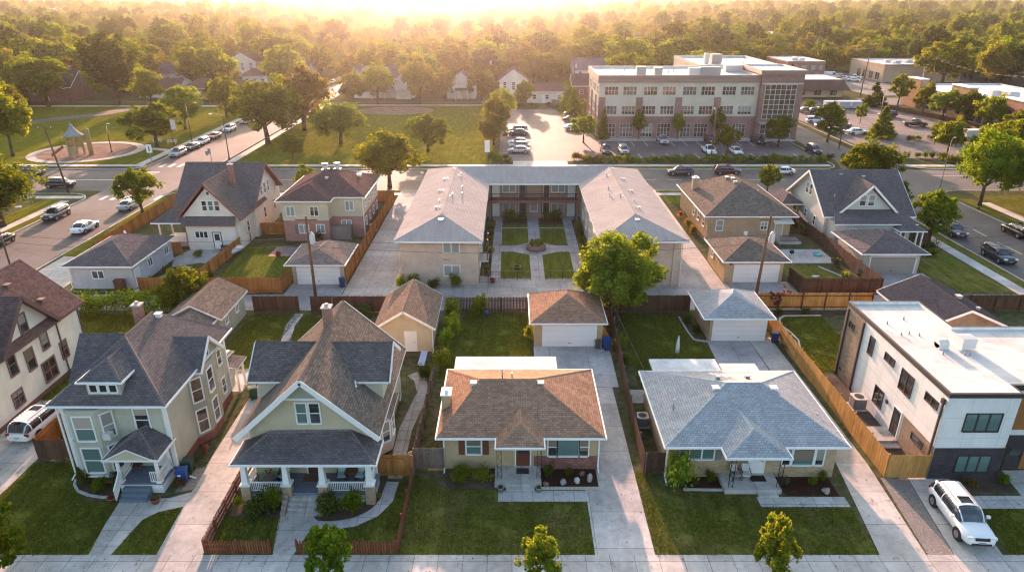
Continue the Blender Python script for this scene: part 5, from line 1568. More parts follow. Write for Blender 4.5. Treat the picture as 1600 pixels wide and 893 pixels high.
for z0, z1, x0, x1 in ((4.4, 11.8, 56.0, 62.9), (0.1, 3.2, 56.0, 62.9)):
    g = MB(); g.box(x0, x1, 155.84, 155.95, z0, z1); gp = g.build('curtain_wall', glass_pane((0.07, 0.055, 0.05)), t)
    f_ = MB()
    n = 6
    for k in range(n + 1):
        x = x0 + (x1 - x0) * k / n; f_.box(x - 0.06, x + 0.06, 155.76, 155.9, z0, z1)
    nz = 7 if z1 > 5 else 3
    for k in range(nz + 1):
        z = z0 + (z1 - z0) * k / nz; f_.box(x0, x1, 155.77, 155.89, z - 0.05, z + 0.05)
    f_.build('glazing_bars', OFW, gp)
b = MB(); b.box(55.6, 63.6, 154.4, 155.9, 3.5, 3.75); b.build('entrance_canopy', paint((0.40, 0.42, 0.45)), t)
door(t, (59.5, 155.76, 0.05), '-y', 1.8, 2.3, PANE, WHITE)
OP = [glass_pane((0.085, 0.05, 0.04)), glass_pane((0.12, 0.09, 0.08)), PANE_BROWN]
for k, x in enumerate((22.2, 26.3, 30.9, 35.0, 39.6, 43.7, 48.4, 52.5)):
    window(t, (x, 157.0, 10.4), '-y', 2.9, 1.75, 4, 2, OP[k % 3], OFW, 0.06, sill=False); window(t, (x - 0.15, 157.0, 6.2), '-y', 2.9, 1.75, 4, 2, OP[(k + 1) % 3], OFW, 0.06, sill=False)
for k, x in enumerate((22.0, 25.9, 30.4, 34.5, 39.0, 42.9, 47.5, 51.5)): window(t, (x, 156.95, 1.75), '-y', 2.9, 2.9, 4, 3, OP[k % 3], OFW, 0.06, sill=False)
for y in (159.4, 164.7, 167.4, 172.5, 175.0):
    for z in (6.2, 10.4): window(t, (19.4, y, z), '-x', 2.0, 1.75, 3, 2, OP[0], OFW, 0.06, sill=False)
    window(t, (19.35, y, 1.75), '-x', 2.0, 2.9, 3, 3, OP[1], OFW, 0.06, sill=False)
UNIT = plain((0.30, 0.27, 0.26)); UNIT2 = plain((0.5, 0.47, 0.45))
for x, y, w, d, h, m in ((29.5, 163, 2.2, 1.8, 1.9, UNIT), (33.4, 163, 1.8, 1.8, 1.7, UNIT), (41.2, 161.2, 2.6, 1.8, 1.8, UNIT2), (44.7, 161.2, 4.6, 2.0, 2.0, UNIT), (54.0, 190, 2.6, 2.4, 2.4, UNIT), (52.6, 170, 4.0, 2.2, 1.6, UNIT2), (51.5, 190, 1.2, 1.2, 2.6, UNIT2)):
    zb = 13.3 if y > 178 else 13.15
    c = MB(); c.box(x - w / 2, x + w / 2, y - d / 2, y + d / 2, zb + 0.2, zb + h); c.box(x - w / 2 + 0.1, x + w / 2 - 0.1, y - d / 2 + 0.1, y + d / 2 - 0.1, zb, zb + 0.2)
    for k in range(5): c.box(x - w / 2 + 0.1 + k * w / 5.2, x - w / 2 + 0.22 + k * w / 5.2, y - d / 2 - 0.02, y - d / 2, zb + 0.4, zb + h - 0.2)
    c.build('roof_air_conditioner', m, t)
for x, y in ((24.5, 168), (26.8, 170), (36.5, 166), (38.2, 168.5), (50, 185), (58, 198), (61.5, 190)): vent_pipe(t, x, y, 13.25, 0.9, 0.12, UNIT2)

# --- shops and stores beyond the office
def flat_shop(name, label, x0, x1, y0, y1, h, wm, win=(), hmid=None, tr=OFTRIM, win_x=(), mem=MEMW):
    t = thing(name, label, 'shop building', ((x0 + x1) / 2, (y0 + y1) / 2, 0))
    walls(t, x0, x1, y0, y1, 0, h - 0.35, wm)
    b = MB(); b.box(x0 + 0.2, x1 - 0.2, y0 + 0.2, y1 - 0.2, h - 0.6, h - 0.3); b.build('roof', mem, t)
    parapet(t, [(x0 - 0.1, y0 - 0.1), (x1 + 0.1, y0 - 0.1), (x1 + 0.1, y1 + 0.1), (x0 - 0.1, y1 + 0.1)], h - 0.5, h, 0.35, mem, tr)
    for (x, z, w, hh) in win: window(t, (x, y0, z), '-y', w, hh, 2, 1, PANE_PALE, OFW, 0.06, sill=False)
    for (y, z, w, hh) in win_x: window(t, (x0, y, z), '-x', w, hh, 2, 1, PANE_BROWN, OFW, 0.06, sill=False)
    r = random.Random(int(x0 * 7 + y0))
    for k in range(3):
        x, y = r.uniform(x0 + 3, x1 - 3), r.uniform(y0 + 3, y1 - 3)
        c = MB(); c.box(x - 1, x + 1, y - 0.8, y + 0.8, h - 0.35, h + 0.75); c.box(x - 0.7, x + 0.7, y - 0.82, y - 0.8, h, h + 0.6); c.build('roof_air_conditioner', UNIT2, t)
    return t
flat_shop('brick_office', 'two storey red brick office with pale flat roof behind the glazed tower', 106.5, 121, 276, 300, 6.6, OFB, [(113.0, 4.2, 1.8, 1.4), (116.5, 4.2, 1.4, 1.4), (119.5, 4.2, 1.0, 1.4), (118.3, 1.4, 1.8, 1.4)], win_x=[(284, 4.2, 1.6, 1.4), (292, 4.2, 1.6, 1.4)])
t = thing('low_store', 'long low store with sloping brown roof edge beyond the row of pale containers', 'shop building', (98, 232, 0))
walls(t, 89.5, 105.5, 224.5, 240, 0, 2.6, stucco((0.46, 0.38, 0.26)))
b = MB(); P, Q = [(87.8, 222.8), (107.2, 222.8), (107.2, 241.7), (87.8, 241.7)], [(89.8, 225.0), (105.2, 225.0), (105.2, 239.5), (89.8, 239.5)]
for i in range(4):
    j = (i + 1) % 4
    b.poly([(*P[i], 2.3), (*P[j], 2.3), (*Q[j], 5.4), (*Q[i], 5.4)], 0)
b.poly([(*p, 2.3) for p in P[::-1]], 1); b.build('roof_edge', [SH_MAROON, BROWNTRIM], t)
b = MB(); b.poly([(*q, 5.35) for q in Q], 0); b.build('roof', MEMW, t)
for x in (92.5, 97.5, 102.5): window(t, (x, 224.5, 1.4), '-y', 2.2, 1.5, 2, 1, PANE_BROWN, OFW, 0.06)
flat_shop('beige_store', 'beige corner store with dark side wall and white flat roof past the car park', 138.8, 168, 266, 293, 6.3, stucco((0.46, 0.36, 0.26)), [], win_x=[(270, 1.8, 3, 2.6), (275, 1.8, 3, 2.6), (280, 1.8, 3, 2.6), (285, 1.8, 3, 2.6)])
t = thing('strip_mall', 'strip mall with three square brick towers and white flat roof beside the car park', 'shop building', (130, 182, 0))
STB = brick((0.42, 0.26, 0.17), (0.36, 0.21, 0.14), (0.40, 0.30, 0.22))
walls(t, 117.5, 146, 153.5, 212, 0, 5.2, stucco((0.36, 0.28, 0.20)))
b = MB(); b.box(117.8, 145.7, 153.8, 211.7, 5.0, 5.25); b.build('roof', membrane((0.72, 0.75, 0.77)), t)
parapet(t, [(117.4, 153.4), (146.1, 153.4), (146.1, 212.1), (117.4, 212.1)], 5.0, 5.7, 0.35, MEMW, OFTRIM)
for y0, y1, h in ((156.5, 166.5, 7.6), (179.5, 187.0, 8.2), (202, 209, 7.8)):
    c = MB(); c.box(116.6, 118.8, y0, y1, 0, h); c.build('facade_tower', STB, t)
    c = MB(); c.box(116.4, 119.0, y0 - 0.2, y1 + 0.2, h, h + 0.25); c.build('coping', WHITE, t)
c = MB(); c.box(116.5, 116.6, 158.5, 163.5, 4.2, 6.4); c.build('wall_mural', paint((0.30, 0.12, 0.09)), t)
c = MB(); c.box(116.44, 116.5, 160.0, 162.2, 4.4, 5.2); c.build('mural_panel', paint((0.16, 0.14, 0.15)), t)
for y in (168.5, 171.5, 174.5, 177.5, 189, 192, 195, 198, 200.6): window(t, (117.5, y, 1.7), '-x', 2.0, 2.4, 1, 1, PANE, DARKTRIM, 0.06)
c = MB(); c.box(119.2, 125, 153.3, 153.5, 0, 3.2); c.build('opening_shade', DARK, t)  # dark box painted in place of the shade inside an opening
for x, y in ((127, 196), (131, 184), (128, 186.5), (136, 170), (139, 160)):
    c = MB(); c.box(x - 1.3, x + 1.3, y - 1, y + 1, 5.25, 6.7); c.box(x - 1.0, x + 1.0, y - 0.7, y + 0.7, 6.7, 6.85); c.build('roof_air_conditioner', UNIT2, t)
for i, (nm, lb, a) in enumerate((
    ('warehouse', 'long grey flat roofed warehouse among far trees, topmost beyond the office roof', (125, 160, 520, 560, 8.0, stucco((0.35, 0.33, 0.32)))),
    ('warehouse', 'white flat roofed store with tall pale columns beyond the office roof', (150, 196, 470, 505, 7.0, stucco((0.55, 0.53, 0.50)))),
    ('brick_store', 'dark red brick store with white roof edge among trees beyond the brick office', (176, 205, 415, 445, 9.0, brick((0.26, 0.09, 0.075), (0.2, 0.07, 0.06)))),
    ('warehouse', 'low pale shed with white roof in a tree gap behind the office roof units', (122, 150, 420, 440, 5.0, stucco((0.5, 0.48, 0.46)))),
    ('warehouse', 'far white roofed sheds near the horizon above the parked cars', (70, 118, 800, 850, 8.0, stucco((0.5, 0.5, 0.5)))),
    ('warehouse', 'long white roofed building near the horizon over the playground', (-760, -560, 1050, 1090, 12.0, stucco((0.6, 0.6, 0.6)))),
    ('warehouse', 'blue grey flat roofed block behind the strip mall', (205, 216, 260, 268, 7.0, stucco((0.20, 0.27, 0.36)))))):
    x0, x1, y0, y1, h, wm = a
    flat_shop(nm, lb, x0, x1, y0, y1, h, wm, [(x0 + (x1 - x0) * (k + 0.5) / 4, h * 0.4, (x1 - x0) * 0.12, h * 0.3) for k in range(4)])

# --- houses beyond the parks
def far_house(label, cx, cy, w, d, h, rise, wall, roof, axis='x', cat='house', porch=False, chim=False, wings=0):
    t = thing('house' if cat == 'house' else 'shed', label, cat, (cx, cy, 0))
    x0, x1, y0, y1 = cx - w / 2, cx + w / 2, cy - d / 2, cy + d / 2
    b = MB(); b.box(x0, x1, y0, y1, 0, h)
    if axis == 'x':
        gable_end(b, 'x', x0, y0, y1, h, h + rise); gable_end(b, 'x', x1 - 0.1, y0, y1, h, h + rise)
    elif axis == 'y':
        gable_end(b, 'y', y0, x0, x1, h, h + rise); gable_end(b, 'y', y1 - 0.1, x0, x1, h, h + rise)
    b.build('wall', wall, t)
    if axis in 'xy': gable_roof(t, axis, x0 - 0.5, x1 + 0.5, y0 - 0.5, y1 + 0.5, h - 0.1, h + rise + 0.3, roof, WHITE, roof, rake=0.2)
    else: hip_roof(t, x0 - 0.5, x1 + 0.5, y0 - 0.5, y1 + 0.5, h + 0.1, (cx - w * 0.2, cy, cx + w * 0.2, cy, h + rise), roof, WHITE, roof)
    for k in range(3): window(t, (x0 + w * (k + 0.6) / 3.2, y0, h * 0.55), '-y', 1.0, 1.2, 1, 2, PANE)
    if h > 4.5:
        for k in range(3): window(t, (x0 + w * (k + 0.6) / 3.2, y0, h * 0.82), '-y', 0.9, 1.0, 1, 2, PANE)
    door(t, (x0 + w * 0.42, y0, 0.05), '-y', 0.95, 2.05, WHITE, WHITE)
    if porch:
        b = MB(); b.slab([(x0 + w * 0.3, y0 - 2.4, 2.6), (x1 - 0.5, y0 - 2.4, 2.6), (x1 - 0.5, y0, 3.3), (x0 + w * 0.3, y0, 3.3)], 0.15, 0, 1); b.build('porch_roof', [roof, WHITE], t)
        for k in range(4):
            x = x0 + w * 0.32 + (w * 0.62) * k / 3
            c = MB(); c.box(x - 0.1, x + 0.1, y0 - 2.3, y0 - 2.1, 0, 2.5); c.build('porch_post', WHITE, t)
    if chim: chimney(t, cx + w * 0.3, cy + 0.6, h, h + rise + 1.4, 0.8, 0.7, CHIMB)
    if wings:
        b = MB(); b.box(x1 - 5.5, x1 - 0.8, y0 - 2.2, y0, 0, h); gable_end(b, 'y', y0 - 2.2, x1 - 5.5, x1 - 0.8, h, h + 2.2); b.build('wing_wall', wall, t)
        gable_roof(t, 'y', x1 - 5.9, x1 - 0.4, y0 - 2.7, cy, h - 0.1, h + 2.4, roof, WHITE, roof, name='wing_roof')
    return t
SLATE = shingle((0.17, 0.15, 0.17), 0.2)
RB = brick((0.26, 0.115, 0.085), (0.2, 0.09, 0.07))
for a in (('dark red brick house with steep brown roof beside the biggest tree by the park path', -142, 222, 13, 12, 4.2, 4.0, RB, SH_MAROON, 'x', 'house', False, True, 1),
          ('low white house with white porch posts half behind the tall park tree', -112, 228, 13, 9, 3.0, 2.2, WHITE, SH_MAROON, 'x', 'house', True),
          ('maroon roofed brick bungalow with porch across the lawn from the playground', -121 + 24, 226, 12, 11, 3.2, 2.6, RB, SH_MAROON, 'h', 'house', True),
          ('white garage with long brown roof behind the parked cars and park trees', -83.5, 222, 14, 10, 3.4, 2.0, CREAMW, SH_MAROON, 'h', 'garage'),
          ('white dormered house between garages beyond the park', -120, 262, 15, 10, 4.0, 3.0, CREAMW, SLATE, 'x', 'house', False, True, 1),
          ('pale house with gable wall facing the sun among dense trees', -108, 292, 11, 12, 5.5, 3.2, CREAMW, SH_MAROON, 'y', 'house'),
          ('small white garage with hipped roof and white door past the park', -92, 258, 9, 9, 3.4, 2.4, WHITE, SH_MAROON, 'h', 'garage'),
          ('half timbered style house with broad maroon roof behind the street trees', -82.8 + 4, 258, 12, 10, 4.2, 3.4, CREAMW, SH_MAROON, 'x', 'house', False, True, 1),
          ('grey roofed house with white gable showing over the street trees', -100, 330, 14, 10, 5.0, 3.0, CREAMW, SLATE, 'x', 'house', False, True),
          ('large lilac roofed cream house with white porch facing the ball field', -40.5, 228, 19, 11, 5.4, 3.6, CREAMW, SLATE, 'x', 'house', True, True, 1),
          ('tall slate roofed house directly behind the large cream house', -33, 262, 18, 12, 6.4, 4.0, CREAMW, SLATE, 'h', 'house', False, True),
          ('gabled cottage in the sun glare beyond the ball field', -16, 226, 9, 10, 4.4, 3.2, CREAMW, SH_MAROON, 'y', 'house', True),
          ('white gable fronted house beyond the car park trees', 0.5, 232, 9, 11, 4.8, 3.2, CREAMW, SH_MAROON, 'y', 'house'),
          ('wide white double garage with brown hip roof at the end of the car park', 10.5, 216, 12, 9, 3.3, 2.2, CREAMW, SH_MAROON, 'h', 'garage'),
          ('small grey shed roofed house at the far end of the sunlit street', -64 + 14, 345, 14, 10, 5, 2.5, CREAMW, SLATE, 'h', 'house'),
          ('white farm style house with grey gable roof among the trees above the strip mall', 243, 345, 15, 11, 5.6, 4.0, WHITE, SLATE, 'x', 'house', False, False, 1),
          ('pale gabled house deeper in the trees above the white farm style house', 232, 400, 11, 11, 6.0, 4.0, WHITE, SLATE, 'y', 'house'),
          ('white gable peeking through trees behind the flat roofed office', 48, 282, 10, 10, 6, 3.5, WHITE, SLATE, 'y', 'house'),
          ('grey roofed house in a tree gap left of the flat roofed office', 28, 258, 12, 10, 5.5, 3.5, WHITE, SLATE, 'x', 'house'),
          ('tiny white house glimpsed between tree crowns at the park corner', -178, 322, 9, 8, 6, 3, WHITE, SLATE, 'y', 'house'),
          ('maroon roofed house behind the car park conifers', 26, 224, 14, 9, 4.2, 2.8, RB, SH_MAROON, 'x', 'house', False, True)):
    far_house(*a)

SCAT = far_house('small pale house with grey roof glimpsed between the far tree crowns', -205, 372, 11, 9, 5.0, 3.2, CREAMW, SLATE, 'x', 'house')
SCAT['group'] = 'roofs glimpsed in the far woods'
for (x, y, a) in ((-260, 420, 0.3), (-150, 395, 1.2), (-96, 420, 0.1), (-190, 470, 0.8), (-330, 505, 0.2), (-120, 520, 1.4), (-20, 330, 0.2), (8, 372, 1.3), (60, 340, 0.1), (70, 420, 0.7), (20, 470, 0.2), (-60, 560, 1.1), (240, 520, 0.3), (300, 470, 1.2), (340, 590, 0.2), (-240, 610, 0.9), (110, 640, 0.2), (210, 690, 1.0), (-400, 640, 0.4), (60, 560, 0.5)):
    c = copy_tree(SCAT); c.location = (x, y, -0.1); c.rotation_euler = (0, 0, a)
# ----------------------------------------------------------------------------- vegetation
def leaf_mesh(name, centers, radii, per, size, mat, seed, up=0.35):
    """Leaf-sized faces spread through balls round the given centres."""
    r = np.random.default_rng(seed)
    C = np.repeat(np.asarray(centers, float), per, axis=0)
    CR = np.repeat(np.asarray(radii, float), per)
    n = len(C)
    d = r.normal(size=(n, 3)); d /= np.linalg.norm(d, axis=1)[:, None]
    pos = C + d * (CR * r.random(n) ** 0.45)[:, None]
    nor = d * 0.7 + r.normal(size=(n, 3)) * 0.7; nor[:, 2] += up
    nor /= np.linalg.norm(nor, axis=1)[:, None]
    t = np.cross(nor, r.normal(size=(n, 3))); t /= np.linalg.norm(t, axis=1)[:, None]
    b = np.cross(nor, t)
    s = size * (0.6 + 0.8 * r.random(n))[:, None]
    V = np.stack([pos - t * s * 0.5, pos + b * s * 0.33, pos + t * s * 0.55 - nor * s * 0.12, pos - b * s * 0.33], axis=1).reshape(-1, 3)
    V[:, 2] = np.maximum(V[:, 2], 0.03)
    me = bpy.data.meshes.new(name)
    me.vertices.add(4 * n); me.vertices.foreach_set("co", V.ravel().astype(np.float32))
    me.loops.add(4 * n); me.loops.foreach_set("vertex_index", np.arange(4 * n, dtype=np.int32))
    me.polygons.add(n); me.polygons.foreach_set("loop_start", np.arange(0, 4 * n, 4, dtype=np.int32))
    me.update(calc_edges=True)
    me.materials.append(mat)
    return me

def crown_centers(seed, H, z0, rx, shape, n, nl=13):
    r = np.random.default_rng(seed)
    lob = r.normal(size=(7, 3)); lob /= np.linalg.norm(lob, axis=1)[:, None]
    amp = r.uniform(-0.28, 0.30, 7)
    out, rad = [], []
    zc, hz = (z0 + H) / 2, (H - z0) / 2
    lobes = []
    for j in range(nl):   # limbs' ends, spread evenly over the envelope, each carrying its own mass of leaves
        zz = 1 - 2 * (j + 0.5) / nl; a = j * 2.4 + r.uniform(-.4, .4); q = math.sqrt(1 - zz * zz)
        d = np.array((q * math.cos(a), q * math.sin(a), zz)) * r.uniform(0.52, 0.78)
        lobes.append((d, r.uniform(0.24, 0.42)))
    for i in range(n):
        d = r.normal(size=3); d /= np.linalg.norm(d)
        k = 1 + sum(a * max(0, float(d @ l)) ** 3 for a, l in zip(amp, lob))
        q = r.uniform(0.25, 1.0) ** 0.42 * k * 0.84
        if shape == 'cone':
            u = r.random() ** 1.5
            z = z0 + (H - z0) * u * 0.97; a = r.uniform(0, 2 * PI); rr = rx * (1 - u) ** 0.85 * r.uniform(0.35, 1.0) * k
            out.append((rr * math.cos(a), rr * math.sin(a), z)); rad.append(max(0.14 * rx, rx * 0.34 * (1 - u * 0.8)))
        else:
            if i % 5 == 0: p = d * r.uniform(0.1, 0.5)
            else:
                L = lobes[int(r.integers(len(lobes)))]
                p = L[0] + d * L[1] * r.random() ** 0.4
            z = zc + p[2] * hz
            w = 1.0
            if shape == 'oval': w = 1.0 - 0.35 * max(0, p[2])
            if shape == 'vase': w = 0.72 + 0.32 * (p[2] + 1) / 2
            if shape == 'fan': w = 0.55 + 0.55 * min(1, (p[2] + 1) / 1.2)
            out.append((p[0] * rx * w, p[1] * rx * w, z)); rad.append(rx * r.uniform(0.11, 0.23))
    return out, rad

def trunk_mesh(H, z0, r0, seed, m):
    r = random.Random(seed)
    b = MB()
    zt = z0 + (H - z0) * 0.45
    pts = [(0, 0, -0.05), (r.uniform(-.1, .1) * r0, 0, z0 * 0.5), (r.uniform(-1, 1) * r0, r.uniform(-1, 1) * r0, z0 + 0.1 * H), (r.uniform(-2, 2) * r0, r.uniform(-2, 2) * r0, zt)]
    rs = [r0 * 1.25, r0, r0 * 0.8, r0 * 0.35]
    for i in range(3): b.cyl(pts[i], pts[i + 1], rs[i], rs[i + 1], 8)
    for k in range(6):
        a = k * 2 * PI / 6 + r.uniform(-.4, .4); L = (H - z0) * r.uniform(0.3, 0.5)
        s = Vector(pts[2]) if k % 2 else Vector(pts[1]).lerp(Vector(pts[2]), 0.8)
        e = s + Vector((math.cos(a) * L * 0.75, math.sin(a) * L * 0.75, L * 0.7))
        b.cyl(s, s.lerp(e, 0.5) + Vector((0, 0, -0.06 * L)), r0 * 0.5, r0 * 0.32, 6); b.cyl(s.lerp(e, 0.5) + Vector((0, 0, -0.06 * L)), e, r0 * 0.32, r0 * 0.1, 6)
    return b.build('trunk', m, mesh_only=True)

LEAF_A = leaf((0.090, 0.138, 0.013), (0.155, 0.195, 0.019), 0.48)
LEAF_B = leaf((0.120, 0.165, 0.014), (0.205, 0.230, 0.022), 0.5)
LEAF_LIME = leaf((0.13, 0.175, 0.016), (0.23, 0.255, 0.036), 0.45)
LEAF_ALLEY = leaf((0.10, 0.145, 0.014), (0.20, 0.235, 0.034), 0.45)
LEAF_DARK = leaf((0.055, 0.085, 0.016), (0.095, 0.12, 0.026), 0.42)
LEAF_OLIVE = leaf((0.150, 0.150, 0.028), (0.235, 0.215, 0.04), 0.48)
LEAF_SAGE = leaf((0.09, 0.10, 0.05), (0.14, 0.14, 0.08), 0.4)
LEAF_RED = leaf((0.20, 0.07, 0.06), (0.30, 0.12, 0.10), 0.5)
LEAF_GOLD = leaf((0.13, 0.085, 0.025), (0.20, 0.13, 0.04), 0.35)
BARK = bark()
KIND = {}
def proto(key, H, z0, rx, shape, n, per, size, mat, seed, r0):
    c, rd = crown_centers(seed, H, z0, rx, shape, n, 17 if n > 100 else 12)
    KIND[key] = (leaf_mesh('crown', c, rd, per, size, mat, seed), trunk_mesh(H, z0, r0, seed, BARK), H, rx)
for k in range(3): proto('broad%d' % k, 13, 2.6, 5.6, 'oval', 150, 80, 0.46, (LEAF_A, LEAF_B, LEAF_OLIVE)[k], 20 + k, 0.32)
for k in range(2): proto('tall%d' % k, 19, 3.4, 5.8, 'vase', 180, 80, 0.52, (LEAF_B, LEAF_DARK)[k], 30 + k, 0.45)
for k in range(2): proto('round%d' % k, 9, 1.9, 3.6, 'oval', 130, 80, 0.33, (LEAF_A, LEAF_B)[k], 40 + k, 0.2)
for k in range(2): proto('young%d' % k, 5, 1.1, 1.7, 'oval', 85, 70, 0.2, (LEAF_B, LEAF_LIME)[k], 50 + k, 0.09)
proto('street', 4.2, 0.7, 1.45, 'oval', 85, 70, 0.16, LEAF_LIME, 57, 0.07)
proto('street_dark', 4.2, 0.7, 1.45, 'oval', 95, 70, 0.16, LEAF_A, 58, 0.07)
for k in range(2): proto('cone%d' % k, 8, 0.5, 2.3, 'cone', 110, 70, 0.30, (LEAF_DARK, LEAF_A)[k], 60 + k, 0.16)
proto('alley', 9.3, 0.5, 4.3, 'oval', 260, 95, 0.27, LEAF_ALLEY, 71, 0.26)
proto('olive', 11, 2.0, 5.2, 'oval', 140, 80, 0.42, LEAF_B, 73, 0.28)
proto('corner', 12, 2.2, 6.0, 'oval', 200, 90, 0.36, LEAF_A, 75, 0.3)
T_COUNT = []
def tree(kind, x, y, h, label, w=None, group=None, name='tree', rz=None, z=0.0):
    cr, tr, H, rx = KIND[kind]
    s = h / H; sw = s if w is None else w / (2 * rx)
    o = thing(name, label, 'tree', (x, y, z), random.uniform(0, 6.28) if rz is None else rz, group)
    o.scale = (sw * 1.14, sw * 1.14, s * 1.04)
    link_mesh('trunk', tr, o); link_mesh('crown', cr, o)
    T_COUNT.append((x, y))
    return o
# named trees one can point to
tree('alley', 10.4, 62.6, 9.2, 'big bright green tree with a wide fan shaped crown at the alley behind the ranches', 8.6)
tree('alley', -33.0, 63.0, 5.2, 'bright green tree against the orange alley fence behind the sage house', 4.9)
tree('round0', -55.4, 98.5, 7.2, 'rounded street tree on the grass strip beside the parked silver sedan', 6.2)
tree('corner', -71.8, 92.0, 9.5, 'dense dark green tree on the corner lawn by the black parked suv', 12.5)
tree('round1', -101, 137.5, 14, 'light green tree with bare lower trunk beside the playground lawn edge', 9.5)
tree('street_dark', -28.3, 28.2, 5.6, 'leafy young street tree at the frame edge in front of the sage house lawn', 3.6)
tree('street_dark', -10.0, 28.2, 4.4, 'green young street tree in front of the picket fence', 2.4)
tree('street', 1.55, 28.2, 3.9, 'yellow green young street tree in front of the ranch lawn', 2.5)
tree('street', 14.2, 28.2, 5.15, 'lime topped young street tree in front of the blue roofed ranch lawn', 2.2)
tree('broad0', 57.2, 107.4, 9.3, 'broad dark tree behind the grey corner house', 9.0)
tree('round0', 54.6, 96.5, 6.6, 'dark round tree beside the grey corner house', 5.6)
tree('round0', 55.6, 86.3, 7.0, 'green tree over the pavement next to the dark parked suv', 5.6)
tree('corner', 72.6, 102.5, 11.5, 'largest golden green corner tree overhanging the street by the traffic signal', 9.5)
tree('corner', 79.5, 98.5, 11.0, 'golden green tree behind the black suv on the far kerb', 12.5)
tree('olive', 84, 107, 9.0, 'tall tree under the traffic signal arm', 11)
tree('round1', 86, 92.5, 7.5, 'low leafy tree at the frame edge behind the black suv', 7.0)
tree('young0', 41.5, 108.3, 5.0, 'small dark street tree between the two bungalows on the far street', 3.8)
tree('young1', 50, 129.2, 2.4, 'small yellow shrub tree by the hedge and the white sedan', 2.0)
tree('olive', -20.8, 113.5, 9.6, 'golden tree leaning over the street behind the two storey brick house', 11.5)
tree('young0', -33.6, 109.5, 4.6, 'small tree between the white house and the brick two storey house', 4.0)
G_PARK = 'shade trees of the park'
for (k, px, Y, h, w, lab) in (
    ('round0', -76.4, 147, 9.6, 12, 'broad tree hiding the banner pole at the park corner'),
    ('olive', -79.5, 168, 10.5, 10.0, 'dark rounded park tree behind the parked silver car'),
    ('broad1', -76.0, 185, 10.5, 9.5, 'yellow green topped park tree behind the dark rounded one'),
    ('broad0', -53.5, 150, 14.0, 15.5, 'biggest of the park trees, by the curved arm street lamp'),
    ('broad2', -50.0, 166, 14.5, 14, 'tall park tree behind the biggest one'),
    ('young1', -43.0, 133, 5.6, 4.8, 'small park tree at the end of the grass by the crossing street'),
    ('round0', -53.8, 181, 10.5, 9.0, 'dark tree beside the slanting park pavement'),
    ('broad0', -37.5, 150, 9.2, 12.0, 'wide low tree in the middle of the golden park lawn'),
    ('round0', -17.5, 142, 8.0, 9.3, 'rounded brown green tree near the apartments at the park edge'),
    ('round1', -46.6, 205, 10.0, 8.0, 'lone tree with a clear trunk at the far park pavement'),
    ('broad1', -40.0, 209, 11.5, 10.0, 'tree in front of the large cream house, hiding its end wall'),
    ('broad2', -27.5, 209, 14.0, 10.0, 'tree beside the white porch of the large cream house'),
    ('round0', -9.0, 209, 11.0, 8.5, 'reddish dark tree left of the car park trees'),
    ('broad2', -21.0, 212, 10.0, 8.0, 'tree standing in the sun glare before the gabled cottage'),
    ('tall1', -117, 207, 21.0, 15.5, 'tallest park tree with a broad bright crown near the brick house'),
    ('round1', -103.0, 200, 11.5, 8.0, 'pointed dark tree on the park lawn beside the tallest one'),
    ('broad0', -136, 205, 14.5, 15.0, 'broad dark tree in front of the red brick house'),
    ('tall0', -152, 196, 17.0, 14.0, 'wide tree at the frame edge of the park drive'),
    ('broad1', -128, 176, 10, 9.5, 'bushy tree beside the park drive'),
    ('cone0', -92, 217, 9.0, 6.0, 'dark pointed evergreen in front of the white garage past the park'),
    ('broad1', -3.5, 158, 9.4, 6.4, 'yellow green tree in the row along the car park, middle one'),
    ('broad2', -4.0, 149, 6.6, 6.8, 'brown green low tree in the row along the car park, nearest the sign'),
    ('broad1', -2.6, 172, 9.0, 7.2, 'yellow green tree in the row along the car park, farthest one'),
    ('round0', 3.5, 203, 8.0, 6.0, 'round dark tree at the end of the car park'),
    ('cone1', 15.6, 196, 8.0, 5.2, 'pale pointed conifer beside the garage at the car park end'),
    ('cone1', 16.4, 184, 7.5, 5.4, 'bushy pale conifer in front of the other one by the car park'),
    ('young1', 15.8, 151.5, 6.2, 6.0, 'yellow green tree on the kerbed island by the office corner'),
    ('round1', 20.0, 190, 4.0, 4.0, 'small round tree beside the office side wall')):
    tree(k, px, Y, h, lab, w)
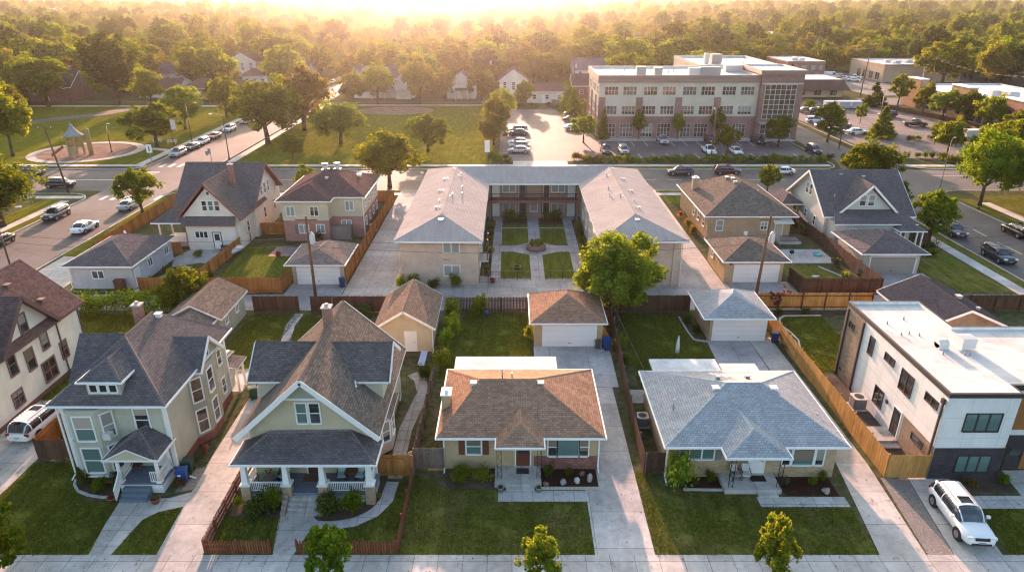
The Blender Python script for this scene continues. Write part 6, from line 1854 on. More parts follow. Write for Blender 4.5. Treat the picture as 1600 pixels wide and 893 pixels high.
for (k, x, y, h, w, lab) in (
    ('cone1', 20.6, 155.3, 6.6, 2.6, 'slim tree hugging the office corner beside the car park entry'),
    ('young0', 28.6, 155.3, 6.4, 3.2, 'slim dark tree against the office brick pier nearest the corner'),
    ('young0', 37.4, 155.3, 5.8, 3.0, 'slim dark tree in the middle of the office front'),
    ('young0', 46.2, 155.3, 6.6, 3.6, 'slim dark tree on the office front nearest the glazed tower'),
    ('young0', 43.5, 138.0, 6.2, 5.0, 'round tree rising from the hedge in front of the office'),
    ('round0', 57.5, 147.5, 7.0, 6.2, 'dark tree in front of the office entrance tower'),
    ('round0', 70.2, 152.5, 9.0, 7.0, 'dark tree beside the lane between the two car parks'),
    ('young1', 88.5, 176, 5.2, 3.0, 'thin yellow tree in a gap between parked cars'),
    ('young1', 83.5, 196, 3.4, 3.4, 'small yellow tree by the dark red parked car'),
    ('cone1', 85.5, 159, 6.5, 5.5, 'bright green conical tree hiding a parked car'),
    ('young1', 94, 152, 4.6, 3.0, 'small bright conical tree on the hedge island'),
    ('round1', 88, 137.5, 7.6, 5.6, 'leafy tree on the shrub island by the street corner'),
    ('cone0', 106.5, 206, 6.4, 6.0, 'low dark tree at the far corner of the car park'),
    ('young1', 112, 203, 9.6, 6.6, 'bright tree nearest the far corner in the row before the strip mall'),
    ('young1', 111.5, 189, 8.8, 6.0, 'second bright tree from the far end in the row before the strip mall'),
    ('young1', 112, 180.5, 8.0, 7.2, 'broad tree in the middle of the row before the strip mall'),
    ('round0', 115.5, 176, 8.6, 7.4, 'full dark tree below the first brick gable of the strip mall'),
    ('round1', 114.0, 165, 8.8, 7.2, 'leafy tree below the middle brick gable of the strip mall'),
    ('young0', 112.0, 152.5, 7.0, 6.4, 'tree below the mural on the strip mall'),
    ('round1', 110.5, 145.5, 7.8, 7.6, 'dense tree beside the strip mall end wall'),
    ('round1', 103, 139, 7.6, 8.5, 'bright bushy tree behind the traffic signal'),
    ('broad1', 93, 118 + 14, 7.4, 8.0, 'wide yellow green tree beside the white delivery van'),
    ('broad1', 152, 250, 15.0, 19.0, 'huge yellow green tree standing beside the beige corner store'),
    ('broad0', 184, 262, 12, 14, 'dark tree between the beige store and the strip mall roof'),
    ('cone0', 103, 262, 6.5, 4.6, 'dark bush like tree beside the red brick office')):
    tree(k, x, y, h, lab, w)
tree('round1', -37.8, 68.9, 3.4, 'small bushy tree behind the pale grey garage', 3.0) if False else None
c = thing('shrub', 'pink flowering bush poking over the orange alley fence', 'shrub', (27.4, 64.1, 0))
cc, rr_ = crown_centers(91, 3.2, 0.4, 1.3, 'vase', 26)
link_mesh('foliage', leaf_mesh('foliage', cc, [q * 0.7 for q in rr_], 42, 0.15, LEAF_RED, 91), c); link_mesh('stem', trunk_mesh(2.4, 0.4, 0.05, 3, BARK), c)

# shrubs
SHR = {}
def shrub_mesh(key, mat, seed, n=16, per=60, size=0.13):
    r = np.random.default_rng(seed)
    c = [(a * math.cos(t), a * math.sin(t), 0.28 + 0.42 * q) for a, t, q in zip(r.uniform(0, 0.62, n) , r.uniform(0, 6.28, n), r.random(n))]
    SHR[key] = leaf_mesh('shrub', c, r.uniform(0.26, 0.42, n), per, size, mat, seed)
for k, (key, m) in enumerate((('green', LEAF_A), ('lite', LEAF_LIME), ('dark', LEAF_DARK), ('sage', LEAF_SAGE), ('red', LEAF_RED), ('gold', LEAF_GOLD), ('mid', LEAF_B))): shrub_mesh(key, m, 200 + k)
def shrub(key, x, y, w, h, label, group=None, z=0.01, d=None):
    o = bpy.data.objects.new('shrub', SHR[key]); COL.objects.link(o)
    o.location = (x, y, z); o.rotation_euler = (0, 0, random.uniform(0, 6.28) if d is None else 0); o.scale = (w / 2, (d or w) / 2, h)
    return tag(o, label, 'shrub', group)
for (k, x, y, w, h, lab) in (
    ('lite', -29.7, 38.0, 1.1, 1.5, 'bright yellow green shrub at the corner of the sage house bay'),
    ('dark', -28.3, 36.9, 1.95, 1.38, 'dark clipped shrub at the middle of the sage house bed'),
    ('green', -27.0, 36.1, 1.69, 1.00, 'low green shrub in front of the sage house bay'),
    ('sage', -26.4, 36.9, 1.0, 1.1, 'grey green shrub beside the sage house porch stairs'),
    ('green', -25.95, 36.0, 0.9, 0.7, 'small plant beside the sage house white stair rail'),
    ('gold', -22.0, 36.4, 0.95, 0.8, 'golden orange rounded shrub on the gravel by the sage porch'),
    ('red', -21.9, 40.2, 0.9, 0.7, 'dark pink shrub by the sage house side wall'),
    ('dark', -15.9, 34.0, 2.60, 1.69, 'dark wide shrub below the bungalow porch rail beside the brick column'),
    ('green', -14.95, 34.2, 1.69, 1.88, 'tall leafy shrub beside the bungalow steps'),
    ('lite', -17.4, 34.6, 0.9, 0.9, 'small bright plant by the bungalow driveway column'),
    ('dark', -11.5, 34.0, 2.47, 1.62, 'big rounded shrub against the bungalow steps below the rail'),
    ('green', -10.0, 34.1, 2.47, 1.56, 'rounded shrub at the end of the bungalow porch'),
    ('lite', -8.7, 35.4, 0.7, 0.4, 'small pale green plant beside the curved bungalow path'),
    ('mid', -3.6, 37.2, 1.9, 1.1, 'leafy shrub under the shuttered ranch window, nearer the corner'),
    ('lite', -2.1, 37.2, 2.1, 1.05, 'leafy shrub under the shuttered ranch window, nearer the canopy'),
    ('dark', 2.5, 37.6, 1.1, 1.2, 'dark shrub beside the ranch house canopy post'),
    ('green', 3.9, 37.7, 0.9, 0.6, 'small low shrub under the ranch picture window'),
    ('lite', 11.0, 36.6, 3.0, 3.0, 'large bright conical shrub at the corner of the blue roofed ranch'),
    ('green', 13.2, 36.9, 1.2, 1.0, 'shrub beside the blue roofed ranch porch'),
    ('dark', 12.2, 36.8, 0.9, 0.5, 'low plant under the blue roofed ranch bedroom window'),
    ('sage', 18.1, 36.7, 0.9, 0.7, 'grey plant in the red mulch bed near the iron post'),
    ('mid', 20.0, 36.8, 0.8, 0.6, 'small green shrub in the middle of the red mulch bed'),
    ('green', 20.9, 37.2, 0.9, 0.7, 'plant at the wall end of the red mulch bed'),
    ('gold', 30.5, 36.6, 1.3, 0.5, 'dry brown plant under the modern house dark brick'),
    ('green', 32.7, 36.7, 1.1, 0.9, 'green plant at the end of the modern house bed'),
    ('dark', 30.1, 63.2, 1.2, 0.9, 'dark shrub against the orange fence at the artificial lawn'),
    ('dark', 27.3, 63.1, 1.0, 0.8, 'dark shrub by the orange fence corner near the pink bush'),
    ('sage', 25.9, 58.5, 1.1, 0.6, 'pale ground plant in the curved gravel bed'),
    ('mid', -6.2, 52.5, 2.0, 2.0, 'rounded bush along the ranch back garden edge, nearest the shed roof'),
    ('green', -6.0, 55.3, 2.3, 2.3, 'rounded bush along the ranch back garden edge, beside the beige garage wall'),
    ('mid', -5.8, 58.2, 2.4, 2.5, 'rounded bush along the ranch back garden edge, second from the alley'),
    ('green', -6.0, 61.2, 2.6, 2.6, 'rounded bush along the ranch back garden edge, beside the garage eave'),
    ('green', -3.2, 62.2, 2.8, 2.6, 'largest bush in the ranch back garden corner by the alley fence'),
    ('dark', -7.3, 50.3, 1.7, 1.9, 'dark bush at the end of the bungalow garden path'),
    ('lite', 1.6, 57.6, 1.2, 1.9, 'tall bright plant against the side of the white doored hip garage'),
    ('lite', 9.9, 55.5, 1.7, 1.8, 'bright bush beside the leaning garden fence'),
    ('green', 10.0, 52.5, 1.3, 1.3, 'dark bush lower along the leaning garden fence'),
    ('dark', 17.4, 61.0, 1.5, 1.4, 'dark shrub beside the blue roofed garage wall near the alley'),
    ('dark', 17.8, 58.8, 1.3, 1.1, 'dark shrub in the edged bed beside the blue roofed garage'),
    ('sage', 24.6, 55.2, 0.8, 0.9, 'potted looking plant by the blue garage door'),
    ('lite', -12.4, 69.9, 1.75, 1.69, 'bright shrub at the apartment corner by the drive'),
    ('green', -11.0, 70.0, 2.38, 1.56, 'wide shrub beside the bright one on the apartment end wall'),
    ('dark', -8.7, 70.0, 2.00, 1.30, 'rounded shrub in the middle of the apartment end wall'),
    ('green', -6.4, 70.0, 2.25, 1.69, 'clipped shrub under the apartment end windows'),
    ('dark', 15.2, 70.1, 0.9, 1.2, 'small clipped shrub at the other apartment end wall behind the big tree'),
    ('gold', 24.7, 88.5, 1.5, 1.4, 'rusty shrub against the brick bungalow wall, nearest the corner'),
    ('gold', 24.6, 91.5, 1.5, 1.4, 'rusty shrub against the brick bungalow wall, middle'),
    ('red', 24.6, 96.0, 1.3, 1.1, 'dark red shrub against the brick bungalow wall by the chimney'),
    ('sage', 38.9, 76.5, 1.6, 1.2, 'grey green shrub beside the taupe garage fence'),
    ('lite', 37.7, 71.5, 1.4, 1.6, 'bright leafy plant inside the dark board fence'),
    ('sage', 39.4, 88.5, 1.6, 1.6, 'yellow brown shrub between the brick bungalow and the grey house'),
    ('dark', 53.5, 82.5, 3.0, 1.3, 'wide dark shrub beside the grey house porch'),
    ('green', 52.3, 79.8, 2.2, 1.0, 'low shrub at the lawn by the taupe garage'),
    ('green', -41.0, 71.5, 1.0, 0.8, 'small shrub beside the pale grey garage side door'),
    ('dark', -40.5, 74.5, 1.5, 1.1, 'dark shrub by the pale grey garage side windows'),
    ('green', -39.0, 79.8, 1.9, 0.9, 'low planting in the patio behind the white house'),
    ('dark', -25.6, 84.6, 2.6, 2.0, 'dark rounded shrub against the red brick wall'),
    ('red', -29.0, 79.5, 1.3, 0.9, 'reddish plant at the little brick patio'),
    ('dark', -34.7, 72.5, 1.5, 1.1, 'bushy plant inside the fence by the white house garden'),
    ('dark', -19.3, 86.5, 1.0, 0.8, 'small shrub at the fence corner of the brick two storey house'),
    ('lite', -46.5, 93.5, 1.7, 1.3, 'bright bush in the white house front garden')):
    shrub(k, x, y, w, h, lab)
for side, x0 in (('west', -2.9), ('east', 9.1)):
    for k, y in enumerate((74.2, 77.6, 80.9, 84.4, 87.6, 91.0)):
        shrub(('green', 'dark', 'mid')[k % 3], x0, y, 1.6, 1.2, 'clipped shrub in the bed along the wing wall of the apartment courtyard', 'shrubs along the courtyard wing walls')
for x, w in ((-0.3, 3.2), (1.3, 2.2), (4.9, 2.4), (6.4, 3.0)): shrub('green' if w > 2.5 else 'dark', x, 94.0, w, 1.9, 'big shrub under the walkway at the back of the apartment courtyard', 'shrubs at the back of the courtyard')
for k in range(5): shrub('mid' if k % 2 else 'lite', 3.1 + 0.6 * math.cos(k * 1.26), 82.7 + 0.6 * math.sin(k * 1.26), 0.9, 0.9, 'leafy plant growing in the round stone planter', 'plants in the round planter', 0.5)
r_ = random.Random(5)
for (x0, x1, y0, y1, n, keys, lab, grp) in (
    (12.2, 17.5, 131.8, 135.2, 8, ('green', 'sage', 'red', 'mid'), 'mounded shrub on the island beside the car park entry', 'shrubs on the car park entry island'),
    (-4.5, -0.4, 132.0, 136, 7, ('green', 'mid', 'sage'), 'mounded shrub at the kerb end of the parked car row', 'shrubs at the end of the parked car row'),
    (76, 89, 133.0, 136.5, 9, ('sage', 'green', 'dark'), 'rounded shrub on the corner island of the far car park', 'shrubs on the corner island'),
    (79, 95, 152, 155, 8, ('lite', 'sage', 'mid'), 'yellowish shrub on the island in the far car park', 'shrubs on the middle island'),
    (63, 72, 131.5, 137, 7, ('dark', 'green', 'sage'), 'dark shrub beside the lane into the far car park', 'shrubs beside the car park lane'),
    (101, 112, 150, 172, 8, ('sage', 'green'), 'pale shrub on the slope below the strip mall', 'shrubs below the strip mall'),
    (76, 104, 207, 211, 9, ('green', 'lite', 'dark'), 'bush behind the pale containers at the car park end', 'bushes behind the containers'),
    (-2, 14, 202, 206, 6, ('gold', 'dark'), 'dry shrub at the closed end of the car park', 'shrubs at the car park end')):
    for k in range(n):
        shrub(keys[k % len(keys)], x0 + (x1 - x0) * (k + r_.uniform(.2, .8)) / n, r_.uniform(y0, y1), r_.uniform(1.8, 3.0), r_.uniform(0.9, 1.6), lab, grp)

def hedge(label, P, w, h, mat=LEAF_A, dens=2.6, size=0.17):
    c, rd = [], []
    r = np.random.default_rng(int(abs(P[0][0] * 10)) + 3)
    for p, q in zip(P[:-1], P[1:]):
        L = math.dist(p, q); n = int(L * dens)
        dx, dy = (q[0] - p[0]) / L, (q[1] - p[1]) / L
        for i in range(n):
            t = L * r.random(); o = r.uniform(-0.5, 0.5) * w
            c.append((p[0] + dx * t - dy * o, p[1] + dy * t + dx * o, h * r.uniform(0.25, 0.85))); rd.append(0.3 * min(w, h) * r.uniform(0.8, 1.5))
    o = bpy.data.objects.new('hedge', leaf_mesh('hedge', c, rd, 45, size, mat, 7)); COL.objects.link(o)
    return tag(o, label, 'hedge')
hedge('long clipped hedge between the office car park and the street', [(18.5, 132.6), (61.5, 132.6)], 1.8, 1.2, LEAF_A, 5, 0.28)
hedge('clipped hedge along the far car park beside the street corner', [(83, 131.6), (100, 131.4)], 2.0, 1.4, LEAF_A, 5, 0.28)
hedge('tall shaggy hedge between the cream house garden and the alley', [(-45, 63.3), (-34.5, 63.3)], 2.0, 2.4, LEAF_A, 16, 0.2)
hedge('bright shaggy hedge behind the brick chimney of the sage house', [(-33.5, 62.9), (-30.5, 62.9)], 1.6, 2.0, LEAF_LIME, 14, 0.18)
hedge('dark strip of undergrowth along the bungalow back garden fence', [(-17.7, 62.5), (-14.0, 62.5)], 1.2, 1.2, LEAF_DARK, 10, 0.16)

# ----------------------------------------------------------------------------- the wood beyond
HOUSES = [tuple(o.location[:2]) for o in COL.objects if o.type == 'EMPTY' and o.get('category') in ('house', 'garage', 'shop building', 'office building', 'shed') and o.location.y > 150]
def clear(x, y):
    if -71 < x < -55 and y < 430: return False
    if 60 < x < 76 and y < 214: return False
    if -205 < x < 62 and y < 211: return False
    if -2 < x < 22 and y < 222: return False
    if x > 62 and y < 225 and x < 147: return False
    if x > 62 and 209 < y < 245: return False
    if 85 < x < 132 and y < 330 and x < 108 + 40: 
        if y < 305: return False
    if 116 < x < 172 and 225 < y < 300: return False
    if x > 117 and y < 214: return x > 150 + (214 - y) * 0.2
    for hx, hy in HOUSES:
        wd = 9.5 if hy < 300 else 13
        if hx > 115 and hy > 400: wd = 26
        if abs(x - hx * (y / hy)) < wd * 0.9 and hy - (24 if hy < 300 else 28) < y < hy + 9: return False
        if (x - hx) ** 2 + (y - hy) ** 2 < wd * wd: return False
    return True
cand = []
rw = random.Random(21)
y = 208.0
while y < 1900:
    sp = 8.2 if y < 420 else (11.5 if y < 800 else 16)
    x = -0.86 * y - 30
    while x < 0.86 * y + 30:
        px, py = x + rw.uniform(-.42, .42) * sp, y + rw.uniform(-.42, .42) * sp
        if clear(px, py) and rw.random() < (0.68 if y < 500 else 0.66): cand.append((px, py))
        x += sp
    y += sp * 0.92
for k in range(10): cand.append((168 + k * 7 + rw.uniform(-3, 3), 150 + k * 6 + rw.uniform(-4, 4)))
for k in range(9): cand.append((-160 - k * 6 + rw.uniform(-2, 2), 168 + k * 5 + rw.uniform(-6, 6)))
cand.sort(key=lambda p: p[1] + abs(p[0]) * 0.1)
FK = (('broad0', 'broad leafy tree standing in the woods beyond the park and shops'), ('broad1', 'yellow green leafy tree standing in the woods beyond the park and shops'), ('broad2', 'bushy green tree standing in the woods beyond the park and shops'),
      ('tall0', 'tall spreading tree rising from the woods beyond the park and shops'), ('tall1', 'tall dark tree rising from the woods beyond the park and shops'), ('olive', 'wide olive green tree standing in the woods beyond the park and shops'))
N_SOLO = 255
FO = {}
for (x, y) in cand[:N_SOLO]:
    k = rw.choices(range(6), (5, 4, 5, 2, 2, 4))[0]
    h = rw.uniform(7.5, 16) if k not in (3, 4) else rw.uniform(13, 18)
    o = tree(FK[k][0], x, y, h, FK[k][1], h * rw.uniform(0.78, 1.05), 'trees of the near woods', 'woodland_tree', rw.uniform(0, 6.28), -0.1)
    FO.setdefault(k, [c for c in o.children if c.name.startswith('crown')][0])
rest = cand[N_SOLO:]
wm = bpy.data.meshes.new('distant_woodland')
wm.vertices.add(len(rest)); wm.vertices.foreach_set("co", np.array([(x, y, -0.6) for x, y in rest], np.float32).ravel())
at = wm.attributes.new('kind', 'INT', 'POINT'); at.data.foreach_set('value', [rw.choices(range(6), (5, 4, 5, 2, 2, 4))[0] for _ in rest])
at2 = wm.attributes.new('size', 'FLOAT', 'POINT'); at2.data.foreach_set('value', [rw.uniform(0.72, 1.15) * (1.0 if y < 800 else 1.25) for x, y in rest])
at3 = wm.attributes.new('turn', 'FLOAT', 'POINT'); at3.data.foreach_set('value', [rw.uniform(0, 6.28) for _ in rest])
wo = bpy.data.objects.new('distant_woodland', wm); COL.objects.link(wo)
tag(wo, 'wood of many tree crowns fading to the horizon', 'woodland', kind='stuff')
ng = bpy.data.node_groups.new('woodland', 'GeometryNodeTree')
ng.interface.new_socket('Geometry', in_out='INPUT', socket_type='NodeSocketGeometry'); ng.interface.new_socket('Geometry', in_out='OUTPUT', socket_type='NodeSocketGeometry')
gi, go = ng.nodes.new('NodeGroupInput'), ng.nodes.new('NodeGroupOutput')
jn = ng.nodes.new('GeometryNodeJoinGeometry')
def named(nm, ty):
    q = ng.nodes.new('GeometryNodeInputNamedAttribute'); q.data_type = ty; q.inputs[0].default_value = nm
    return q.outputs[0]
kd, sz, tn = named('kind', 'INT'), named('size', 'FLOAT'), named('turn', 'FLOAT')
cmb = ng.nodes.new('ShaderNodeCombineXYZ'); ng.links.new(tn, cmb.inputs[2])
for k, ob in FO.items():
    oi = ng.nodes.new('GeometryNodeObjectInfo'); oi.transform_space = 'ORIGINAL'; oi.inputs[0].default_value = ob; oi.inputs[1].default_value = True
    cp = ng.nodes.new('FunctionNodeCompare'); cp.data_type = 'INT'; cp.operation = 'EQUAL'
    ng.links.new(kd, cp.inputs[2]); cp.inputs[3].default_value = k
    ip = ng.nodes.new('GeometryNodeInstanceOnPoints')
    ng.links.new(gi.outputs[0], ip.inputs['Points']); ng.links.new(cp.outputs[0], ip.inputs['Selection'])
    ng.links.new(oi.outputs['Geometry'], ip.inputs['Instance']); ng.links.new(cmb.outputs[0], ip.inputs['Rotation']); ng.links.new(sz, ip.inputs['Scale'])
    ng.links.new(ip.outputs[0], jn.inputs[0])
ng.links.new(jn.outputs[0], go.inputs[0])
md = wo.modifiers.new('woodland', 'NODES'); md.node_group = ng

# ----------------------------------------------------------------------------- standing blades on the lawns
def blades(polys, per_m2, h, seed, mat, name='grass_blades'):
    r = np.random.default_rng(seed); out = []
    for P in polys:
        P = np.array(P); lo, hi = P.min(0) - 0.05, P.max(0) + 0.05
        n = int((hi - lo).prod() * per_m2); q = lo + r.random((n, 2)) * (hi - lo)
        ins = np.zeros(n, bool); j = len(P) - 1
        for i in range(len(P)):
            xi, yi, xj, yj = *P[i], *P[j]
            c = ((yi > q[:, 1]) != (yj > q[:, 1])) & (q[:, 0] < (xj - xi) * (q[:, 1] - yi) / (yj - yi + 1e-9) + xi)
            ins ^= c; j = i
        # tufts: thin out where a slow wave says bare
        w = np.sin(q[:, 0] * 1.7 + np.sin(q[:, 1] * 2.3)) + np.sin(q[:, 1] * 1.9 + q[:, 0] * 0.7)
        out.append(q[ins & (w > -1.35 + r.normal(0, 0.35, n))])
    q = np.concatenate(out); n = len(q)
    a = r.uniform(0, 6.28, n); ww = 0.018 + 0.02 * r.random(n); hh = h * (0.5 + 0.9 * r.random(n))
    dx, dy = np.cos(a), np.sin(a); le = r.normal(0, 0.6, (n, 2)) * hh[:, None]
    z = np.full(n, 0.004)
    q = q + r.normal(0, 0.03, (n, 2))
    V = np.stack([np.c_[q[:, 0] - dx * ww, q[:, 1] - dy * ww, z], np.c_[q[:, 0] + dx * ww, q[:, 1] + dy * ww, z], np.c_[q + le, hh]], 1).reshape(-1, 3)
    me = bpy.data.meshes.new(name); me.vertices.add(3 * n); me.vertices.foreach_set("co", V.ravel().astype(np.float32))
    me.loops.add(3 * n); me.loops.foreach_set("vertex_index", np.arange(3 * n, dtype=np.int32)); me.polygons.add(n); me.polygons.foreach_set("loop_start", np.arange(0, 3 * n, 3, dtype=np.int32))
    me.update(calc_edges=True); me.materials.append(mat)
    o = bpy.data.objects.new(name, me); COL.objects.link(o); return tag(o, 'short grass blades on the lawns of the front row', 'grass', kind='stuff')
BLADE = leaf((0.070, 0.090, 0.014), (0.18, 0.195, 0.034), 0.3)
LP = [[(v.co.x, v.co.y) for v in o.data.vertices] for o in COL.objects if o.name.startswith('lawn')]
LP = [p for p in LP if max(q[1] for q in p) < 64.5 and abs(sum(q[0] for q in p) / len(p)) < 48 and max(q[0] for q in p) < 46]
blades(LP, 230, 0.08, 4, BLADE)

n_ = 1500
fx, fy = RNG.uniform(-34, 44, n_), RNG.uniform(28, 38, n_) ** 1.0
fl = bpy.data.objects.new('fallen_leaves', leaf_mesh('fallen_leaves', np.c_[fx, fy, np.full(n_, 0.03)], np.full(n_, 0.03), 1, 0.10, leaf((0.16, 0.10, 0.03), (0.30, 0.22, 0.07), 0.2), 77, 2.0)); COL.objects.link(fl)
tag(fl, 'dry leaves scattered over the front lawns and pavement', 'leaf litter', kind='stuff')
# ----------------------------------------------------------------------------- fences
ORANGE = wood((0.40, 0.185, 0.06), (0.31, 0.13, 0.045)); HONEY = wood((0.48, 0.27, 0.09), (0.38, 0.20, 0.065)); REDW = wood((0.26, 0.10, 0.055), (0.19, 0.065, 0.04))
DKWOOD = wood((0.13, 0.075, 0.05), (0.085, 0.05, 0.035)); GREYW = wood((0.22, 0.17, 0.14), (0.15, 0.115, 0.095))
FN = [0]
def fence(label, P, h=1.8, mat=ORANGE, board=0.145, gap=0.004, top=None, post=2.4, name='board_fence', pm=None, lean=0.0, z0=0.04, ps=0.1):
    """Upright boards on two rails with posts, along the polyline P."""
    t = thing(name, label, 'fence', (P[0][0], P[0][1], 0))
    FN[0] += 1
    r = random.Random(FN[0])
    b = MB(); rl = MB(); posts = []
    for p, q in zip(P[:-1], P[1:]):
        p, q = Vector((p[0], p[1], 0)), Vector((q[0], q[1], 0))
        L = (q - p).length; d = (q - p) / L; nrm = Vector((-d.y, d.x, 0))
        n = max(1, int(L / (board + gap)))
        for i in range(n):
            a = p + d * (L * i / n); e = p + d * (L * i / n + board)
            hh = h + r.uniform(-0.035, 0.035)
            off = nrm * (0.03 + r.uniform(0, 0.008))
            la = nrm * (lean * math.sin(i * 0.09) * hh)
            A = [a + off, e + off, e + off + nrm * 0.02, a + off + nrm * 0.02]
            lo = [(v.x, v.y, z0) for v in A]; hi = [(v.x + la.x, v.y + la.y, hh) for v in A]
            if top == 'point':
                m = (A[0] + A[1]) / 2 + la; m2 = (A[2] + A[3]) / 2 + la
                b.poly([lo[0], lo[1], hi[1], (m.x, m.y, hh + 0.07), hi[0]]); b.poly([lo[2], lo[3], hi[3], (m2.x, m2.y, hh + 0.07), hi[2]])
                b.poly([lo[1], lo[2], hi[2], hi[1]]); b.poly([lo[3], lo[0], hi[0], hi[3]]); b.poly([hi[0], (m.x, m.y, hh + 0.07), (m2.x, m2.y, hh + 0.07), hi[3]]); b.poly([hi[1], hi[2], (m2.x, m2.y, hh + 0.07), (m.x, m.y, hh + 0.07)])
            else:
                k = len(b.v); b.v.extend(lo + hi)
                for f in ((0, 1, 5, 4), (1, 2, 6, 5), (2, 3, 7, 6), (3, 0, 4, 7), (4, 5, 6, 7)):
                    b.f.append(tuple(k + j for j in f)); b.m.append(0); b.sm.append(False)
        for z in (0.3, h - 0.3): rl.bar(p + Vector((0, 0, z)) - nrm * 0.01, q + Vector((0, 0, z)) - nrm * 0.01, 0.06, 0.09)
        m = max(1, int(round(L / post)))
        for i in range(m + 1): posts.append((p + d * (L * i / m) - nrm * 0.05))
    b.build('board_panel', mat, t); rl.build('rail', pm or mat, t)
    seen = []
    for c in posts:
        if any((c - s).length < 0.3 for s in seen): continue
        seen.append(c)
        k = MB(); k.box(c.x - ps / 2, c.x + ps / 2, c.y - ps / 2, c.y + ps / 2, 0, h + 0.06); k.build('post', pm or mat, t)
    return t
fence('red brown picket fence between the sage house driveway and the bungalow front lawn', [(-14.15, 30.62), (-17.95, 30.62), (-18.1, 37.5)], 0.95, REDW, 0.09, 0.06, 'point', 1.9, 'picket_fence')
fence('red brown picket fence from the bungalow path round to the ranch lawn', [(-6.72, 37.2), (-6.72, 30.62), (-12.55, 30.62)], 0.95, REDW, 0.09, 0.06, 'point', 1.9, 'picket_fence')
fence('red brown board gate and fence between the bungalow wall and the picket fence', [(-9.0, 37.55), (-6.75, 37.55)], 1.75, ORANGE, post=1.1)
fence('short weathered grey board fence beside the shuttered end of the ranch house', [(-6.7, 38.3), (-4.65, 38.3)], 1.75, GREYW)
fence('thin rail fence running back between the bungalow garden path and the ranch garden', [(-6.75, 37.8), (-6.6, 49.5)], 1.5, GREYW, 0.09, 0.10, None, 2.0, 'rail_fence')
fence('brown board fence along the alley behind the bungalow garden', [(-26.5, 63.7), (-21.9, 63.7)], 1.75, DKWOOD)
fence('brown board fence along the alley between the pole and the beige garage', [(-20.6, 63.7), (-12.1, 63.7)], 1.75, DKWOOD)
fence('weathered grey side fence running from the alley to the bungalow garden', [(-18.3, 63.5), (-17.9, 51.0)], 1.6, GREYW)
fence('brown picket topped fence along the alley behind the ranch garden', [(-6.7, 63.7), (1.6, 63.7)], 1.6, DKWOOD, 0.12, 0.03, 'point')
fence('tall brown fence along the alley under the big bright tree', [(8.8, 63.7), (18.2, 63.7)], 1.85, DKWOOD)
fence('old leaning brown fence between the ranch driveway and the blue roofed ranch', [(9.0, 37.8), (9.15, 45), (9.55, 54), (9.9, 63.5)], 1.7, DKWOOD, 0.14, 0.02, lean=0.035, pm=GREYW)
fence('short dark gate fence beside the large conical shrub', [(9.05, 37.9), (10.4, 37.9)], 1.7, DKWOOD)
fence('long honey coloured fence between the blue roofed ranch and the modern house', [(27.95, 37.45), (25.2, 37.45), (25.2, 50), (25.0, 64.3)], 1.85, HONEY, post=2.4)
fence('honey coloured alley fence with dark posts behind the artificial lawn', [(25.2, 64.3), (37.2, 64.3)], 1.85, HONEY, pm=DKWOOD)
fence('brown alley fence behind the dark roofed garage', [(44.6, 64.0), (55.0, 64.0)], 1.75, DKWOOD)
fence('dark timber fence by the white estate car and the sage house lawn', [(-29.6, 39.4), (-33.25, 39.4)], 1.7, DKWOOD)
fence('brown side fence next to the white estate car driveway', [(-33.25, 39.5), (-33.3, 47.0)], 1.7, ORANGE)
fence('small brown gate fence across the end of the sage house driveway', [(-21.3, 50.1), (-18.3, 50.1)], 1.8, ORANGE)
fence('long orange fence along the alley in front of the tan garage', [(-40.7, 68.6), (-25.2, 68.6), (-24.9, 71.0)], 1.8, ORANGE)
fence('orange brown fence between the white house and the brick house gardens', [(-35.3, 69.0), (-34.6, 85.5)], 1.7, ORANGE)
fence('orange fence beside the roadside grass around the white house garden', [(-41.4, 80.5), (-52.2, 80.5), (-52.2, 103.5)], 1.7, ORANGE)
fence('orange cross fence between the white house and the brick house walls', [(-34.3, 88.6), (-30.2, 88.6)], 1.6, ORANGE)
fence('long orange fence along the apartment driveway beside the brick house', [(-18.7, 71.2), (-18.65, 104.5), (-22.5, 104.5)], 1.8, ORANGE)
fence('dark board fence round the brick bungalow garden at the alley', [(31.4, 71.6), (31.7, 68.5), (40.3, 68.5)], 1.75, DKWOOD)
fence('dark brown fence between the brick bungalow and grey house gardens', [(40.35, 68.6), (40.2, 81.4), (39.7, 97)], 1.75, DKWOOD)
fence('dark fence behind the grey house toward the side street', [(51.6, 86.6), (55.0, 85.0)], 1.7, DKWOOD)
fence('pale tall fence closing the end of the car park', [(11.5, 203), (19.5, 203)], 2.2, GREYW)
fence('brown rail fence along the slope above the far car park', [(107, 152), (113, 176), (108, 200)], 1.2, DKWOOD, 0.2, 0.02, None, 3.0, 'rail_fence')
t = thing('iron_fence', 'low black iron fence across the apartment courtyard entrance', 'fence', (-3.2, 72.3, 0))
for xa, xb in ((-2.4, 2.1), (3.9, 9.6)):
    b = MB(); b.box(xa, xb, 72.28, 72.32, 1.0, 1.05); b.box(xa, xb, 72.28, 72.32, 0.15, 0.2)
    n = int((xb - xa) / 0.16)
    for k in range(n): b.box(xa + k * 0.16, xa + k * 0.16 + 0.02, 72.29, 72.31, 0.02, 1.0)
    b.build('rail_panel', BLACKMETAL, t)
    for k in range(4):
        x = xa + (xb - xa) * k / 3; c = MB(); c.box(x - 0.03, x + 0.03, 72.27, 72.33, 0, 1.15); c.build('post', BLACKMETAL, t)
t = thing('stone_edging', 'pale stone edging round the pebble bed of the ranch house', 'edging', (3.9, 36.3, 0))
b = MB()
for k in range(14): b.box(1.95 + k * 0.272, 1.95 + k * 0.272 + 0.25, 36.18, 36.32, 0, 0.16)
b.build('stone_course', stucco((0.46, 0.40, 0.34)), t)
